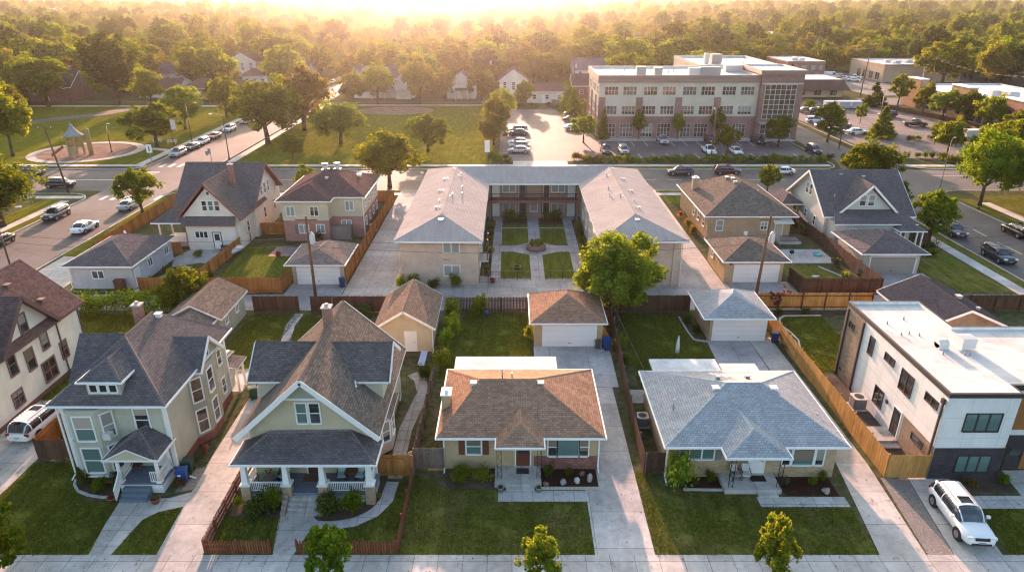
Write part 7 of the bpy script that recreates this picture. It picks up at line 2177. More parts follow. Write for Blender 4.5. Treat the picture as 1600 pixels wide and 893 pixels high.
def edging(label, P, closed=False, w=0.16, h=0.12):
    b = MB(); n = len(P)
    for i in range(n - (0 if closed else 1)): b.bar((*P[i], h / 2), (*P[(i + 1) % n], h / 2), w, h)
    tag(b.build('garden_edging', CONC_PLAIN), label, 'edging')
edging('curved concrete edging round the sage house planting bed', [(-29.35, 37.2), (-29.1, 36.6), (-28.5, 36.0), (-27.6, 35.6), (-26.6, 35.4), (-25.7, 35.4)])
edging('curved pale edging of the artificial lawn behind the modern house', [(31.4, 62.7), (27.6, 62.6), (26.9, 61.9), (26.5, 60.6), (26.9, 58.8), (27.0, 57.2), (26.5, 55.4)])
edging('pale edging of the shrub bed beside the blue roofed garage', [(16.9, 62.4), (17.0, 59.0), (17.2, 57.4), (18.4, 57.0)])
edging('curved stone edging in the brick bungalow garden', [(36.8, 76.3), (38.0, 73.6), (38.8, 71.0), (39.2, 69.2)])
edging('timber edging of the porch bed of the blue roofed ranch', [(11.3, 36.15), (13.85, 36.1)])

# ----------------------------------------------------------------------------- poles, lamps, wires, signs
POLEW = wood((0.17, 0.10, 0.065), (0.12, 0.07, 0.045))
def utility_pole(label, x, y, h, tf=True, lean=(0, 0), arm=0.0, arms=1):
    t = thing('utility_pole', label, 'utility pole', (x, y, 0))
    b = MB(); b.cyl((x, y, -0.1), (x + lean[0], y + lean[1], h), 0.17, 0.11, 10); b.build('pole', POLEW, t)
    tx, ty = x + lean[0], y + lean[1]
    for k in range(arms):
        z = h - 0.35 - k * 0.9
        d = Vector((math.cos(arm), math.sin(arm), 0)) * 1.1
        c = MB(); c.bar((tx - d.x, ty - d.y, z), (tx + d.x, ty + d.y, z), 0.1, 0.12); o = c.build('crossarm', POLEW, t)
        for s in (-0.92, 0.0, 0.92):
            i = MB(); i.lathe([(0.05, z + 0.06), (0.07, z + 0.12), (0.04, z + 0.17), (0.06, z + 0.22), (0.03, z + 0.28)], tx + d.x * s, ty + d.y * s + 0.001, 8); i.build('insulator', plain((0.45, 0.42, 0.38)), o)
    if tf:
        c = MB(); cx, cy = tx + 0.42, ty - 0.12
        c.lathe([(0.26, h - 2.9), (0.28, h - 2.8), (0.28, h - 1.95), (0.2, h - 1.85), (0.06, h - 1.6)], cx, cy, 14); c.bar((cx, cy, h - 2.4), (tx, ty, h - 2.4), 0.1, 0.12); c.build('transformer', plain((0.48, 0.48, 0.48)), t)
    return t
utility_pole('brown utility pole with grey transformer rising behind the bungalow roof', -20.9, 66.4, 9.4, True)
utility_pole('brown leaning utility pole with pale transformer by the buff alley garage', 26.0, 66.6, 9.2, True, (0.55, 0.6))
utility_pole('tall dark leaning pole at the crossroads corner by the playground', -73.4, 110.0, 11.0, False, (-0.6, -0.8))
utility_pole('dark pole with a crossarm standing between the strip mall and the beige store', 131, 222, 12.5, False, (0.5, 0), 0.9)
utility_pole('tall slim pole at the edge of the lane beyond the far car park', 112, 226, 15.0, False, (0.6, 0), 0.9)
utility_pole('distant pole above the dark red store', 127, 300, 14.5, False, (0, 0), 0.9)
utility_pole('faraway pole near the white roofed stores', 132, 395, 15, False, (0, 0), 0.9)
utility_pole('tall pole leaning over the strip mall end wall', 113.5, 150, 14.5, True, (0.8, 0), 0.9, 2)
utility_pole('pole standing behind the strip mall roof', 158, 218, 11, False, (0, 0), 0.5)
utility_pole('pole rising in the sun glare by the gabled cottage', -7, 222, 13, True)
utility_pole('pole beside the white gable fronted house at the car park end', 8.5, 226, 11, False)
utility_pole('twin topped pole beside the garage wall at the car park end', 19.5, 222, 12, True)
WIREM = plain((0.10, 0.09, 0.08), 0.95, 0.0, 0.05)
def wire(label, p, q, sag=0.5, r=0.02):
    p, q = Vector(p), Vector(q); n = 16; pts = []
    for i in range(n + 1):
        t = i / n; c = p.lerp(q, t); c.z -= sag * 4 * t * (1 - t); pts.append(c)
    b = MB(); b.tube(pts, r, 5)
    return tag(b.build('power_line', WIREM), label, 'power line')
wire('upper wire crossing the courtyard entrance between the two alley poles', (-20.9, 66.4, 7.0), (26.5, 67.2, 7.2), 0.9)
wire('lower wire crossing the courtyard entrance between the two alley poles', (-20.9, 66.4, 6.2), (26.5, 67.2, 6.3), 1.0)
wire('service wire from the leaning alley pole to the buff garage side', (26.5, 67.1, 7.4), (24.2, 71.6, 3.2), 0.3)
wire('service wire from the bungalow pole to the tan garage', (-20.9, 66.4, 7.2), (-19.2, 71.0, 3.2), 0.3)
wire('long service wire passing the big tree to the blue roofed ranch', (7.4, 66.6, 7.6), (10.4, 46.4, 3.0), 0.5, 0.02)
wire('wire from the bungalow pole past the pale grey garage to the street corner', (-20.9, 66.4, 7.2), (-56.0, 69.0, 6.8), 0.8)
wire('second wire from the bungalow pole past the pale grey garage', (-20.9, 66.4, 6.4), (-56.0, 69.0, 6.0), 0.9)
wire('wire from the leaning alley pole past the taupe garage to the street', (26.5, 67.2, 7.2), (57.6, 67.4, 7.6), 0.8)
wire('lower wire from the leaning alley pole past the taupe garage', (26.5, 67.2, 6.3), (57.6, 67.4, 6.6), 0.9)
PTS = [(132, 395, 14.6), (127, 300, 14.2), (112.6, 226, 14.6), (131.5, 222, 12.2), (114.3, 150, 14.1)]
for k, (a, c, lab) in enumerate((((132, 395, 14.6), (127, 300, 14.2), 'beyond the red brick office'), ((127, 300, 14.2), (112.6, 226, 14.6), 'over the beige store lane'), ((112.6, 226, 14.6), (131.5, 222, 12.2), 'between the two poles by the beige store'), ((131.5, 222, 12.2), (158, 218, 10.8), 'behind the strip mall roof'), ((131.5, 222, 12.1), (114.3, 150, 14.1), 'across the strip mall roof'))):
    for j, (dx, nm) in enumerate(((-0.9, 'outer'), (0.0, 'middle'), (0.9, 'inner'))):
        wire('%s power line strand %s' % (nm, lab), (a[0] + dx, a[1] + dx, a[2]), (c[0] + dx, c[1] + dx, c[2]), 1.6, 0.022)
def street_lamp(label, x, y, h, ang, L=1.8, m=None, r=0.11):
    t = thing('street_lamp', label, 'street lamp', (x, y, 0))
    m = m or metal((0.10, 0.085, 0.075), 0.5)
    b = MB(); b.cyl((x, y, 0), (x, y, h), r, r * 0.65, 10); b.cyl((x, y, 0), (x, y, 0.5), r * 1.8, r * 1.4, 10); b.build('pole', m, t)
    d = Vector((math.cos(ang), math.sin(ang), 0))
    c = MB(); pts = [Vector((x, y, h - 0.3)), Vector((x, y, h + 0.25)) + d * 0.4 * L, Vector((x, y, h + 0.3)) + d * L]
    c.tube(pts, 0.04); c.build('arm', m, t)
    e = pts[-1]; k = MB(); k.bar(e, e + d * 0.55, 0.24, 0.12); k.build('lamp_head', GALV, t)
    return t
street_lamp('curved arm street lamp on the kerb in front of the biggest park tree', -56.3, 135.0, 8.5, PI, 2.0)
street_lamp('street lamp half hidden in leaves above the banner by the playground corner', -70.1, 150, 8.5, 0.0, 2.0)
street_lamp('street lamp at the frame edge beside the pale grey garage', -56.4, 71.5, 8.4, 0.25, 2.2)
street_lamp('slim dark lamp post in front of the office hedge', 39.3, 133.9, 9.5, PI / 2, 1.2)
street_lamp('lamp post between parked cars in the middle of the far car park', 88, 166, 9.0, PI / 2, 0.8)
street_lamp('dark lamp post beside the lane into the far car park', 70.0, 146, 7.5, PI / 2, 0.8)
street_lamp('lamp post with bright globe above the strip mall brick gable', 121, 209, 11, 0.4, 0.6)
street_lamp('tall pale lamp post on the kerb by the street corner and the hedge', 71.0, 110.6, 8.5, 0.6, 0.5, plain((0.2, 0.18, 0.16)), 0.06)
street_lamp('slim lamp post beside the playground climbing tower', -83.2, 141.5, 5.5, 0.2, 0.2)
street_lamp('thin dark lamp post at the kerb beside the largest corner tree', 71.2, 100.5, 6.5, PI / 2, 0.4)
street_lamp('pale street post at the frame edge beside the dark blue parked suv', 57.9, 69.5, 7.5, 0.0, 1.0, plain((0.32, 0.25, 0.2)))
t = thing('traffic_signal', 'traffic signal on a long mast arm over the golden corner trees', 'traffic signal', (86, 109.0, 0))
b = MB(); b.cyl((86, 109.0, 0), (86, 109.0, 6.2), 0.14, 0.11, 10); b.build('pole', GALV, t)
b = MB(); b.cyl((86, 109.0, 6.0), (76, 111.5, 7.2), 0.09, 0.05, 8); b.build('mast_arm', GALV, t)
b = MB(); b.box(77.4, 77.95, 111.0, 111.4, 6.2, 8.4); b.build('signal_head', paint((0.62, 0.36, 0.12)), t)
def sign(label, x, y, h, w, sh, m, pm=GALV, name='sign_post', two=False):
    t = thing(name, label, 'sign', (x, y, 0))
    b = MB(); b.cyl((x, y, 0), (x, y, h), 0.05, 0.05, 8); b.build('post', pm, t)
    b = MB(); b.box(x - w / 2, x + w / 2, y - 0.08, y - 0.05, h - sh, h); b.build('sign_panel', m, t)
    if two:
        b = MB(); b.poly([(x - 0.12, y - 0.09, h - sh * 0.8), (x + 0.12, y - 0.09, h - sh * 0.8), (x + 0.12, y - 0.09, h - sh * 0.35), (x, y - 0.09, h - sh * 0.15), (x - 0.12, y - 0.09, h - sh * 0.35)]); b.build('sign_mark', plain((0.1, 0.1, 0.1)), t)
sign('tall white sign panel on the park grass near the apartment roof', -4.8, 132.0, 4.2, 1.0, 2.2, WHITE)
sign('white road sign with a dark arrow on the playground corner pavement', -70.0, 131.5, 3.6, 1.1, 1.6, WHITE, GALV, 'road_sign', True)
t = thing('banner_pole', 'dark pole with a pale hanging banner beside the parked silver car', 'banner', (-70.1, 141.6, 0))
b = MB(); b.cyl((-70.1, 141.6, 0), (-70.1, 141.6, 7.4), 0.09, 0.06, 8); b.build('pole', POLEW, t)
b = MB(); b.box(-69.95, -68.95, 141.56, 141.6, 4.6, 6.6); b.build('banner', paint((0.55, 0.46, 0.42)), t)
t = thing('traffic_signal', 'small pedestrian signal at the corner of the park pavement', 'traffic signal', (-57.6, 128.5, 0))
b = MB(); b.cyl((-57.0, 128.5, 0), (-57.0, 128.5, 3.4), 0.07, 0.06, 8); b.build('pole', GALV, t)
b = MB(); b.box(-57.3, -56.9, 128.2, 128.5, 2.5, 3.5); b.box(-57.8, -57.4, 128.2, 128.5, 2.2, 3.0); b.build('signal_head', plain((0.25, 0.24, 0.22)), t)

# ----------------------------------------------------------------------------- cars
TYRE = plain((0.018, 0.018, 0.018), 0.85); RIM = metal((0.35, 0.35, 0.36), 0.35); CGLASS = glass_pane((0.02, 0.024, 0.03), 0, 0.04)
HEADL = plain((0.75, 0.75, 0.72), 0.15); TAILL = plain((0.35, 0.02, 0.015), 0.25); BLACKP = plain((0.02, 0.02, 0.02), 0.6); SILVERP = metal((0.5, 0.5, 0.5), 0.3)
def hull(sections, n=14, pw=3.6):
    """Loft of superellipse sections (y, half width, z low, z high)."""
    b = MB()
    rings = []
    for (y, hw, zl, zh) in sections:
        zc, hh = (zl + zh) / 2, (zh - zl) / 2
        ring = []
        for k in range(n):
            t = 2 * PI * (k + 0.5) / n
            cx, sz = math.cos(t), math.sin(t)
            ring.append((hw * math.copysign(abs(cx) ** (2 / pw), cx), y, zc + hh * math.copysign(abs(sz) ** (2 / pw), sz)))
        rings.append(len(b.v)); b.v.extend(ring)
    for a, c in zip(rings[:-1], rings[1:]):
        for k in range(n):
            k2 = (k + 1) % n
            b.f.append((a + k, a + k2, c + k2, c + k)); b.m.append(0); b.sm.append(True)
    b.f.append(tuple(rings[0] + k for k in reversed(range(n)))); b.m.append(0); b.sm.append(False)
    b.f.append(tuple(rings[-1] + k for k in range(n))); b.m.append(0); b.sm.append(False)
    return b
CARS = {}
SPEC = {  # length, width, height, belt, hood, greenhouse base front/rear, roof front/rear (fractions of length from the front), wheel radius
    'sedan': (4.75, 1.84, 1.46, 0.96, 0.90, 0.27, 0.86, 0.43, 0.70, 0.33, 0.98),
    'suv': (4.75, 1.92, 1.72, 1.08, 1.04, 0.25, 0.985, 0.40, 0.90, 0.37, 1.06),
    'hatch': (4.3, 1.8, 1.52, 0.98, 0.92, 0.23, 0.97, 0.40, 0.84, 0.33, 0.98),
    'van': (5.6, 2.05, 2.4, 1.25, 1.2, 0.10, 0.995, 0.24, 0.98, 0.37, 1.25),
    'pickup': (5.6, 2.0, 1.85, 1.10, 1.06, 0.27, 0.60, 0.38, 0.56, 0.41, 1.10)}
def car_meshes(kind):
    L, W, H, belt, hood, gf, gr, rf, rr, wr, tail = SPEC[kind]
    y = lambda f: -L / 2 + f * L
    hw = W / 2
    S = [(y(0), hw * 0.72, 0.38, 0.62), (y(0.02), hw * 0.86, 0.30, hood - 0.18), (y(0.07), hw * 0.95, 0.25, hood - 0.08), (y(0.14), hw * 0.99, 0.22, hood - 0.03), (y(gf), hw, 0.22, hood + 0.02),
         (y(gf + 0.08), hw, 0.22, belt), (y(0.6), hw, 0.22, belt), (y(0.8), hw * 0.99, 0.23, belt)]
    if kind == 'pickup': S += [(y(0.97), hw * 0.98, 0.30, tail), (y(0.995), hw * 0.95, 0.40, tail - 0.03), (y(1.0), hw * 0.93, 0.42, tail - 0.05)]
    else: S += [(y(0.92), hw * 0.96, 0.26, tail), (y(0.98), hw * 0.88, 0.32, tail - 0.10), (y(1.0), hw * 0.78, 0.42, tail - 0.25)]
    M = {'body': hull(S)}
    bw, rw_ = hw * 0.90, hw * 0.70
    zb, zr = belt - 0.06, H - 0.05
    # rounded cabin: glass all round, painted roof skin, pillars that follow the curve
    yf_, y1_, y2_, ye_ = y(gf), y(rf), y(rr), y(gr)
    SEC = []
    for k in range(15):
        u = k / 14; yy = yf_ + (ye_ - yf_) * u
        if yy < y1_: q = max(0.0, math.sin((yy - yf_) / (y1_ - yf_) * PI / 2)) ** 0.9
        elif yy > y2_: q = max(0.0, math.cos((yy - y2_) / (ye_ - y2_) * PI / 2)) ** 0.75
        else: q = 1.0 + 0.02 * math.sin((yy - y1_) / (y2_ - y1_) * PI)
        SEC.append((yy, bw * (0.93 + 0.07 * min(1, q)), max(0.04, q) * (H - belt)))
    def ring(sec, t, e=0.0):
        yy, w_, hh = sec
        cx, sz = math.cos(t), math.sin(t); pw = 2.5 if kind != 'van' else 4.0
        return ((w_ + e) * math.copysign(abs(cx) ** (2 / pw), cx), yy, belt - 0.03 + (hh + e) * abs(sz) ** (2 / pw))
    g = MB(); rfm = MB(); NA = 16
    for a_, c_ in zip(SEC[:-1], SEC[1:]):
        for k in range(NA):
            t0, t1 = PI * k / NA, PI * (k + 1) / NA
            g.poly([ring(a_, t0), ring(c_, t0), ring(c_, t1), ring(a_, t1)][::-1], 0, True)
            if a_[0] > y1_ - 0.12 and c_[0] < y2_ + 0.12 and 4 <= k < NA - 4: rfm.poly([ring(a_, t0, 0.012), ring(c_, t0, 0.012), ring(c_, t1, 0.012), ring(a_, t1, 0.012)][::-1], 0, True)
            if kind == 'van' and a_[0] > y(0.34) and c_[0] < y(0.97): rfm.poly([ring(a_, t0, 0.012), ring(c_, t0, 0.012), ring(c_, t1, 0.012), ring(a_, t1, 0.012)][::-1], 0, True)
    for tp in (PI * 4 / NA, PI * 12 / NA):
        rfm.tube([Vector(ring(q, tp, 0.004)) for q in SEC], 0.038, 6)
    for yy in (y((gf + gr) / 2 + 0.04), y2_ + 0.02):
        sec = min(SEC, key=lambda q: abs(q[0] - yy))
        for sgn in (0, 1):
            rfm.tube([Vector(ring(sec, PI * j / NA if not sgn else PI - PI * j / NA, 0.002)) for j in range(0, 5)], 0.045 if yy > y2_ else 0.03, 6)
    M['glass'] = g
    M['roof'] = rfm
    if kind in ('suv',):
        k = MB()
        for s in (-1, 1): k.bar((s * rw_ * 0.82, y(rf + 0.06), H - 0.02), (s * rw_ * 0.82, y(rr - 0.06), H - 0.02), 0.035, 0.05)
        M['roof_rail'] = k
        k = MB(); k.box(-rw_ * 0.52, rw_ * 0.52, y(rf + 0.05), y(rf + 0.17), H - 0.06, H - 0.002); M['sunroof'] = k
    if kind == 'pickup':
        k = MB(); k.box(-hw * 0.80, hw * 0.80, y(0.63), y(0.965), tail - 0.12, tail + 0.008); M['cargo_bed'] = k
    k = MB()
    for s in (-1, 1): k.box(s * hw * 0.66 - 0.2, s * hw * 0.66 + 0.2, y(0.012), y(0.05), hood - 0.32, hood - 0.16)
    M['headlight'] = k
    k = MB()
    for s in (-1, 1): k.box(s * hw * 0.74 - 0.14, s * hw * 0.74 + 0.14, y(0.965), y(0.992), tail - 0.32, tail - 0.12)
    M['tail_light'] = k
    k = MB(); k.box(-hw * 0.42, hw * 0.42, y(-0.004), y(0.03), hood - 0.34, hood - 0.20); k.box(-hw * 0.6, hw * 0.6, y(-0.002), y(0.03), 0.36, 0.50); M['grille'] = k
    k = MB(); k.box(-0.17, 0.17, y(-0.008), y(0.0), 0.50, 0.60); k.box(-0.17, 0.17, y(0.99), y(1.004), 0.62, 0.72); M['number_plate'] = k
    k = MB()
    for s in (-1, 1): k.box(s * hw - 0.02 if s > 0 else s * hw - 0.2, s * hw + 0.2 if s > 0 else s * hw + 0.02, y(gf + 0.07), y(gf + 0.07) + 0.14, belt - 0.02, belt + 0.14)
    M['door_mirror'] = k
    w = MB(); w.cyl((-0.11, 0, 0), (0.11, 0, 0), wr, wr, 20); M['tyre'] = w
    w = MB(); w.cyl((-0.118, 0, 0), (0.118, 0, 0), wr * 0.62, wr * 0.62, 16)
    for k in range(5):
        a = 2 * PI * k / 5
        w.bar((0.0, 0, 0), (0, math.cos(a) * wr * 0.58, math.sin(a) * wr * 0.58), 0.25, 0.07)
    M['rim'] = w
    w = MB(); w.cyl((-0.13, 0, 0), (0.098, 0, 0), wr * 1.16, wr * 1.16, 20); M['well_shade'] = w  # black disc, slightly proud, stands in for the shaded hollow round the wheel
    return M
MATS = {'glass': CGLASS, 'headlight': HEADL, 'tail_light': TAILL, 'grille': BLACKP, 'number_plate': SILVERP, 'roof_rail': SILVERP, 'sunroof': CGLASS, 'cargo_bed': BLACKP}
def car(kind, col, x, y, deg, label, group=None, z=ZR, name=None, cat=None):
    """deg 0: the nose points at the camera side (-y)."""
    if (kind, col) not in CARS:
        if kind not in CARS: CARS[kind] = car_meshes(kind)
        M = CARS[kind]; pm = car_paint(col)
        nm = name or {'sedan': 'parked_car', 'suv': 'parked_suv', 'hatch': 'parked_car', 'van': 'parked_van', 'pickup': 'pickup_truck'}[kind]
        t = thing(nm, label, {'sedan': 'car', 'suv': 'suv', 'hatch': 'car', 'van': 'van', 'pickup': 'pickup truck'}[kind])
        L, W, H, belt, hood, gf, gr, rf, rr, wr, tail = SPEC[kind]
        body = M['body'].build('body', pm, t, world=False)
        M['roof'].build('roof', pm, t, world=False)
        for k in ('glass', 'grille', 'number_plate', 'roof_rail', 'sunroof', 'cargo_bed', 'headlight', 'tail_light', 'door_mirror'):
            if k in M:
                if k in ('headlight', 'tail_light', 'door_mirror'):
                    h = len(M[k].f) // 2
                    for a, c in ((0, h), (h, 2 * h)):
                        s = MB(); s.v = M[k].v; s.f = M[k].f[a:c]; s.m = M[k].m[a:c]; s.sm = M[k].sm[a:c]
                        used = sorted({i for f in s.f for i in f}); mp = {i: n for n, i in enumerate(used)}
                        s.v = [M[k].v[i] for i in used]; s.f = [tuple(mp[i] for i in f) for f in s.f]
                        s.build(k, MATS.get(k, pm), t, world=False)
                else: M[k].build(k, MATS[k], t, world=False)
        ty = M['tyre'].build('tyre', TYRE, None, mesh_only=True); ri = M['rim'].build('rim', RIM, None, mesh_only=True); ar = M['well_shade'].build('wheel_well_shade', BLACKP, None, mesh_only=True)
        for sx in (-1, 1):
            for f in (0.19, 0.80):
                yy = -L / 2 + f * L
                ao = link_mesh('wheel_well_shade', ar, t, (sx * (W / 2 - 0.095), yy, wr), 0 if sx > 0 else PI)
                wo_ = link_mesh('wheel', ty, t, (sx * (W / 2 - 0.09), yy, wr)); link_mesh('rim', ri, wo_)
        CARS[(kind, col)] = t
        t.location = (x, y, z); t.rotation_euler = (0, 0, R(deg))
        if group: t['group'] = group
        return t
    t = copy_tree(CARS[(kind, col)])
    t.location = (x, y, z); t.rotation_euler = (0, 0, R(deg)); t['label'] = label
    if group: t['group'] = group
    elif 'group' in t: del t['group']
    return t
WH, SI, BK, GR, RD, NV, DR, BG, MA = (0.78, 0.78, 0.77), (0.42, 0.42, 0.42), (0.012, 0.012, 0.014), (0.10, 0.10, 0.105), (0.30, 0.025, 0.02), (0.02, 0.03, 0.055), (0.09, 0.018, 0.018), (0.30, 0.26, 0.18), (0.09, 0.06, 0.065)
car('suv', WH, 27.65, 33.2, -4, 'white suv with a sunroof parked nose out on the gravel side driveway', z=0.01)
car('suv', WH, -35.5, 43.3, 176, 'white estate suv parked tail out between the cream house and a brown fence', z=0.01)
car('sedan', WH, -59.4, 90.5, 180, 'white sedan driving away along the side street past the pale grey garage')
car('sedan', SI, -58.8, 101.5, 180, 'silver sedan parked under the rounded street tree')
car('suv', MA, -67.0, 96.5, 0, 'maroon suv with a pale roof parked at the kerb near the dark corner tree')
car('sedan', BK, -67.2, 84.5, 0, 'black car half hidden under the dark corner tree')
car('suv', GR, -87.5, 122.2, 90, 'dark grey suv waiting on the cross street near the playground grass')
car('suv', BK, -77.0, 113.8, 90, 'black suv with pale bonnet stopped at the zebra crossing')
for kind, c, y, lab in (('suv', SI, 138.5, 'silver suv parked nearest the crossroads in the park kerb row'), ('sedan', NV, 145.0, 'dark car second in the park kerb row'), ('hatch', WH, 150.5, 'white hatchback in the park kerb row ahead of the red car'),
                        ('sedan', RD, 157.0, 'red car in the park kerb row'), ('suv', WH, 166.0, 'white suv parked beyond the red car at the park kerb'), ('sedan', SI, 177, 'silver sedan near the park trees at the head of the kerb row')):
    car(kind, c, -68.0, y, 0, lab)
for kind, c, x, y, lab in (('hatch', WH, -66.5, 262, 'white car on the sunlit street beside the lilac roofed house'), ('sedan', SI, -60, 318, 'silver car farther up the sunlit street'), ('hatch', GR, -66.8, 330, 'dark car farthest up the sunlit street')):
    car(kind, c, x, y, 0, lab)
car('suv', MA, 30.6, 122.6, -90, 'maroon suv on the cross street behind the apartments')
car('suv', DR, 39.3, 123.2, 90, 'dark red suv on the cross street behind the brick bungalow')
car('sedan', WH, 49.3, 123.0, -90, 'white sedan on the cross street near the small yellow shrub tree')
for kind, c, y, lab in (('suv', SI, 163.8, 'silver suv at the far end of the car row by the trees'), ('sedan', GR, 160.6, 'dark grey sedan second from the far end of the car row by the trees'), ('sedan', WH, 149.6, 'white sedan in the middle of the car row by the trees'),
                        ('hatch', SI, 145.6, 'silver hatchback next to the nearest car in the row by the trees'), ('sedan', SI, 141.0, 'silver sedan nearest the street in the car row by the trees')):
    car(kind, c, 1.4, y, -90, lab, z=Z1)
car('suv', SI, 15.8, 183.6, 90, 'silver suv beside the conifers at the office side', z=Z1); car('sedan', NV, 15.6, 179.2, 90, 'dark sedan beside the conifers at the office side', z=Z1); car('sedan', WH, 14.9, 167.4, 100, 'white sedan beside the yellow green island tree', z=Z1)
car('pickup', (0.10, 0.05, 0.035), 19.4, 140.8, 0, 'brown pickup with a loaded bed at the hedge end of the office car park', z=Z1); car('suv', SI, 23.0, 140.6, 0, 'silver suv beside the brown pickup at the hedge', z=Z1)
car('pickup', SI, 33.2, 151.2, 0, 'silver pickup parked at the office wall', z=Z1); car('pickup', DR, 43.9, 151.4, 0, 'dark red pickup at the office wall behind the round tree', z=Z1); car('pickup', BK, 54.3, 151.2, 0, 'black pickup at the office wall by the entrance tower', z=Z1)
car('pickup', WH, 40.6, 140.4, 0, 'white pickup half behind the round hedge tree', z=Z1); car('sedan', WH, 46.0, 139.8, 0, 'white car on the other side of the round hedge tree', z=Z1); car('suv', NV, 62.6, 141.5, 0, 'dark suv parked alone at the lane end of the office car park', z=ZR)
for kind, c, x, y, lab in (('suv', WH, 77.6, 177.0, 'white suv beside the glazed tower'), ('sedan', MA, 76.8, 169.5, 'dark car next to the white suv beside the glazed tower'), ('hatch', SI, 76.4, 162.5, 'silver car nearest the dark lane tree')):
    car(kind, c, x, y, 85, lab, z=Z1)
for kind, c, x, y, dg, lab in (('sedan', BG, 82.0, 194.0, 95, 'beige car by the small yellow tree'), ('suv', DR, 84.3, 192.0, 95, 'dark red suv by the small yellow tree'), ('suv', WH, 81.8, 179.6, 95, 'white suv alone in the middle of the far car park'), ('sedan', GR, 81.6, 170.8, 95, 'dark grey sedan between two white cars in the far car park'),
                              ('sedan', WH, 81.0, 161.6, 95, 'white sedan nearest the hedge island in the far car park'), ('suv', BK, 87.5, 162.4, 95, 'dark suv behind the conical car park tree'), ('suv', DR, 100.5, 186.0, -85, 'dark maroon suv at the tree side of the far car park'),
                              ('pickup', BK, 100.2, 172.0, 85, 'black pickup at the tree side of the far car park'), ('van', WH, 97.0, 152.2, -82, 'white van towing a box trailer at the near edge of the far car park')):
    car(kind, c, x, y, dg, lab, z=Z1)
t = thing('box_trailer', 'pale box trailer behind the white van in the far car park', 'trailer', (102.3, 152.0, 0))
b = MB(); b.box(99.9, 104.9, 150.9, 153.1, 0.55, 2.75); b.build('trailer_body', paint((0.55, 0.52, 0.45)), t)
b = MB(); b.box(104.9, 105.0, 151.0, 153.0, 0.6, 2.7); b.build('rear_door', DARK, t)
for x in (101.9, 102.8):
    for y in (150.88, 153.12):
        c = MB(); c.cyl((x, y - 0.1, 0.36), (x, y + 0.1, 0.36), 0.36, n=14); c.build('wheel', TYRE, t)
car('suv', MA, 60.3, 89.0, 0, 'dark suv with a silver bonnet parked by the green pavement tree') ; car('suv', NV, 60.2, 79.2, 0, 'dark navy suv parked nearest on the side street'); car('suv', BK, 68.9, 88.5, 180, 'black suv parked on the far kerb below the golden trees')
car('sedan', (0.05, 0.14, 0.30), 98.5, 131.2 - 9, 90, 'blue car half hidden under the corner trees')
car('sedan', WH, 146, 260.5, 90, 'white sedan in front of the beige store dark wall')
for k, (kind, c, x, y, lab) in enumerate((('suv', GR, 123.5, 268, 'grey suv at the front of the store car park'), ('suv', SI, 126.5, 273, 'silver suv in the store car park'), ('sedan', WH, 129.5, 268.5, 'white sedan at the front of the store car park'), ('van', WH, 125.5, 280, 'white van in the store car park'), ('hatch', SI, 130.5, 282, 'silver hatchback in the store car park'), ('pickup', WH, 133, 276, 'white pickup in the store car park'))): car(kind, c, x, y, 60, lab, z=0.01)
car('suv', GR, -104.5, 212.5, 90, 'grey suv parked beyond the park by the pointed dark tree', z=-0.13); car('sedan', WH, -101.0, 216.5, 70, 'white car in the drive of the maroon roofed bungalow', z=-0.13); car('van', WH, -97, 219.5, 90, 'white van in the drive behind the grey suv', z=-0.13)

# ----------------------------------------------------------------------------- small things
def bin_(label, x, y, col, rz=0.0, s=1.0):
    t = thing('wheelie_bin', label, 'wheelie bin', (x, y, 0.01), rz); m = plain(col, 0.45)
    b = MB(); n = 0
    lo = [(-0.25, -0.28, 0.06), (0.25, -0.28, 0.06), (0.25, 0.24, 0.06), (-0.25, 0.24, 0.06)]; hi = [(-0.31, -0.37, 0.98), (0.31, -0.37, 0.98), (0.31, 0.33, 0.98), (-0.31, 0.33, 0.98)]
    lo = [tuple(q * s for q in p) for p in lo]; hi = [tuple(q * s for q in p) for p in hi]
    for i in range(4):
        j = (i + 1) % 4; b.poly([lo[i], lo[j], hi[j], hi[i]])
    b.poly(lo[::-1]); b.build('bin_body', m, t, world=False)
    c = MB(); c.box(-0.34 * s, 0.34 * s, -0.41 * s, 0.36 * s, 0.98 * s, 1.04 * s); c.box(-0.28 * s, 0.28 * s, -0.3 * s, 0.28 * s, 1.04 * s, 1.08 * s); c.bar((-0.28 * s, 0.40 * s, 0.97 * s), (0.28 * s, 0.40 * s, 0.97 * s), 0.05, 0.05); c.build('lid', m, t, world=False)
    for sx in (-1, 1):
        w = MB(); w.cyl((sx * 0.22 * s, 0.26 * s, 0.13 * s), (sx * 0.30 * s, 0.26 * s, 0.13 * s), 0.13 * s, n=12); w.build('wheel', TYRE, t, world=False)
    return t
BLUEB = (0.015, 0.06, 0.22)
t = bin_('blue wheelie bin with a white mark at the corner of the sage house', -22.0, 37.0, BLUEB, 0.2)
b = MB(); b.box(-0.2, 0.0, -0.375, -0.365, 0.72, 0.84); b.box(-0.12, -0.06, -0.37, -0.36, 0.5, 0.6); b.build('printed_mark', WHITE, t, world=False)
bin_('dark green wheelie bin behind the blue one at the sage house', -22.05, 38.0, (0.015, 0.05, 0.035), 0.1)
bin_('dark green bin by the sage house side steps', -20.9, 47.3, (0.02, 0.06, 0.04), 0.5)
bin_('blue bin beside the white door of the brown roofed hip garage', 8.72, 55.6, BLUEB, 0.1, 1.1)
bin_('small grey bin between garage door and blue bin', 7.9, 55.85, (0.10, 0.095, 0.09), 0, 0.75)
bin_('navy bin beside the blue roofed garage against the honey fence', 24.65, 57.0, (0.012, 0.035, 0.10), -0.3)
bin_('dark blue bin beside the tan alley garage', -18.95, 70.2, (0.02, 0.05, 0.13), 0.3)
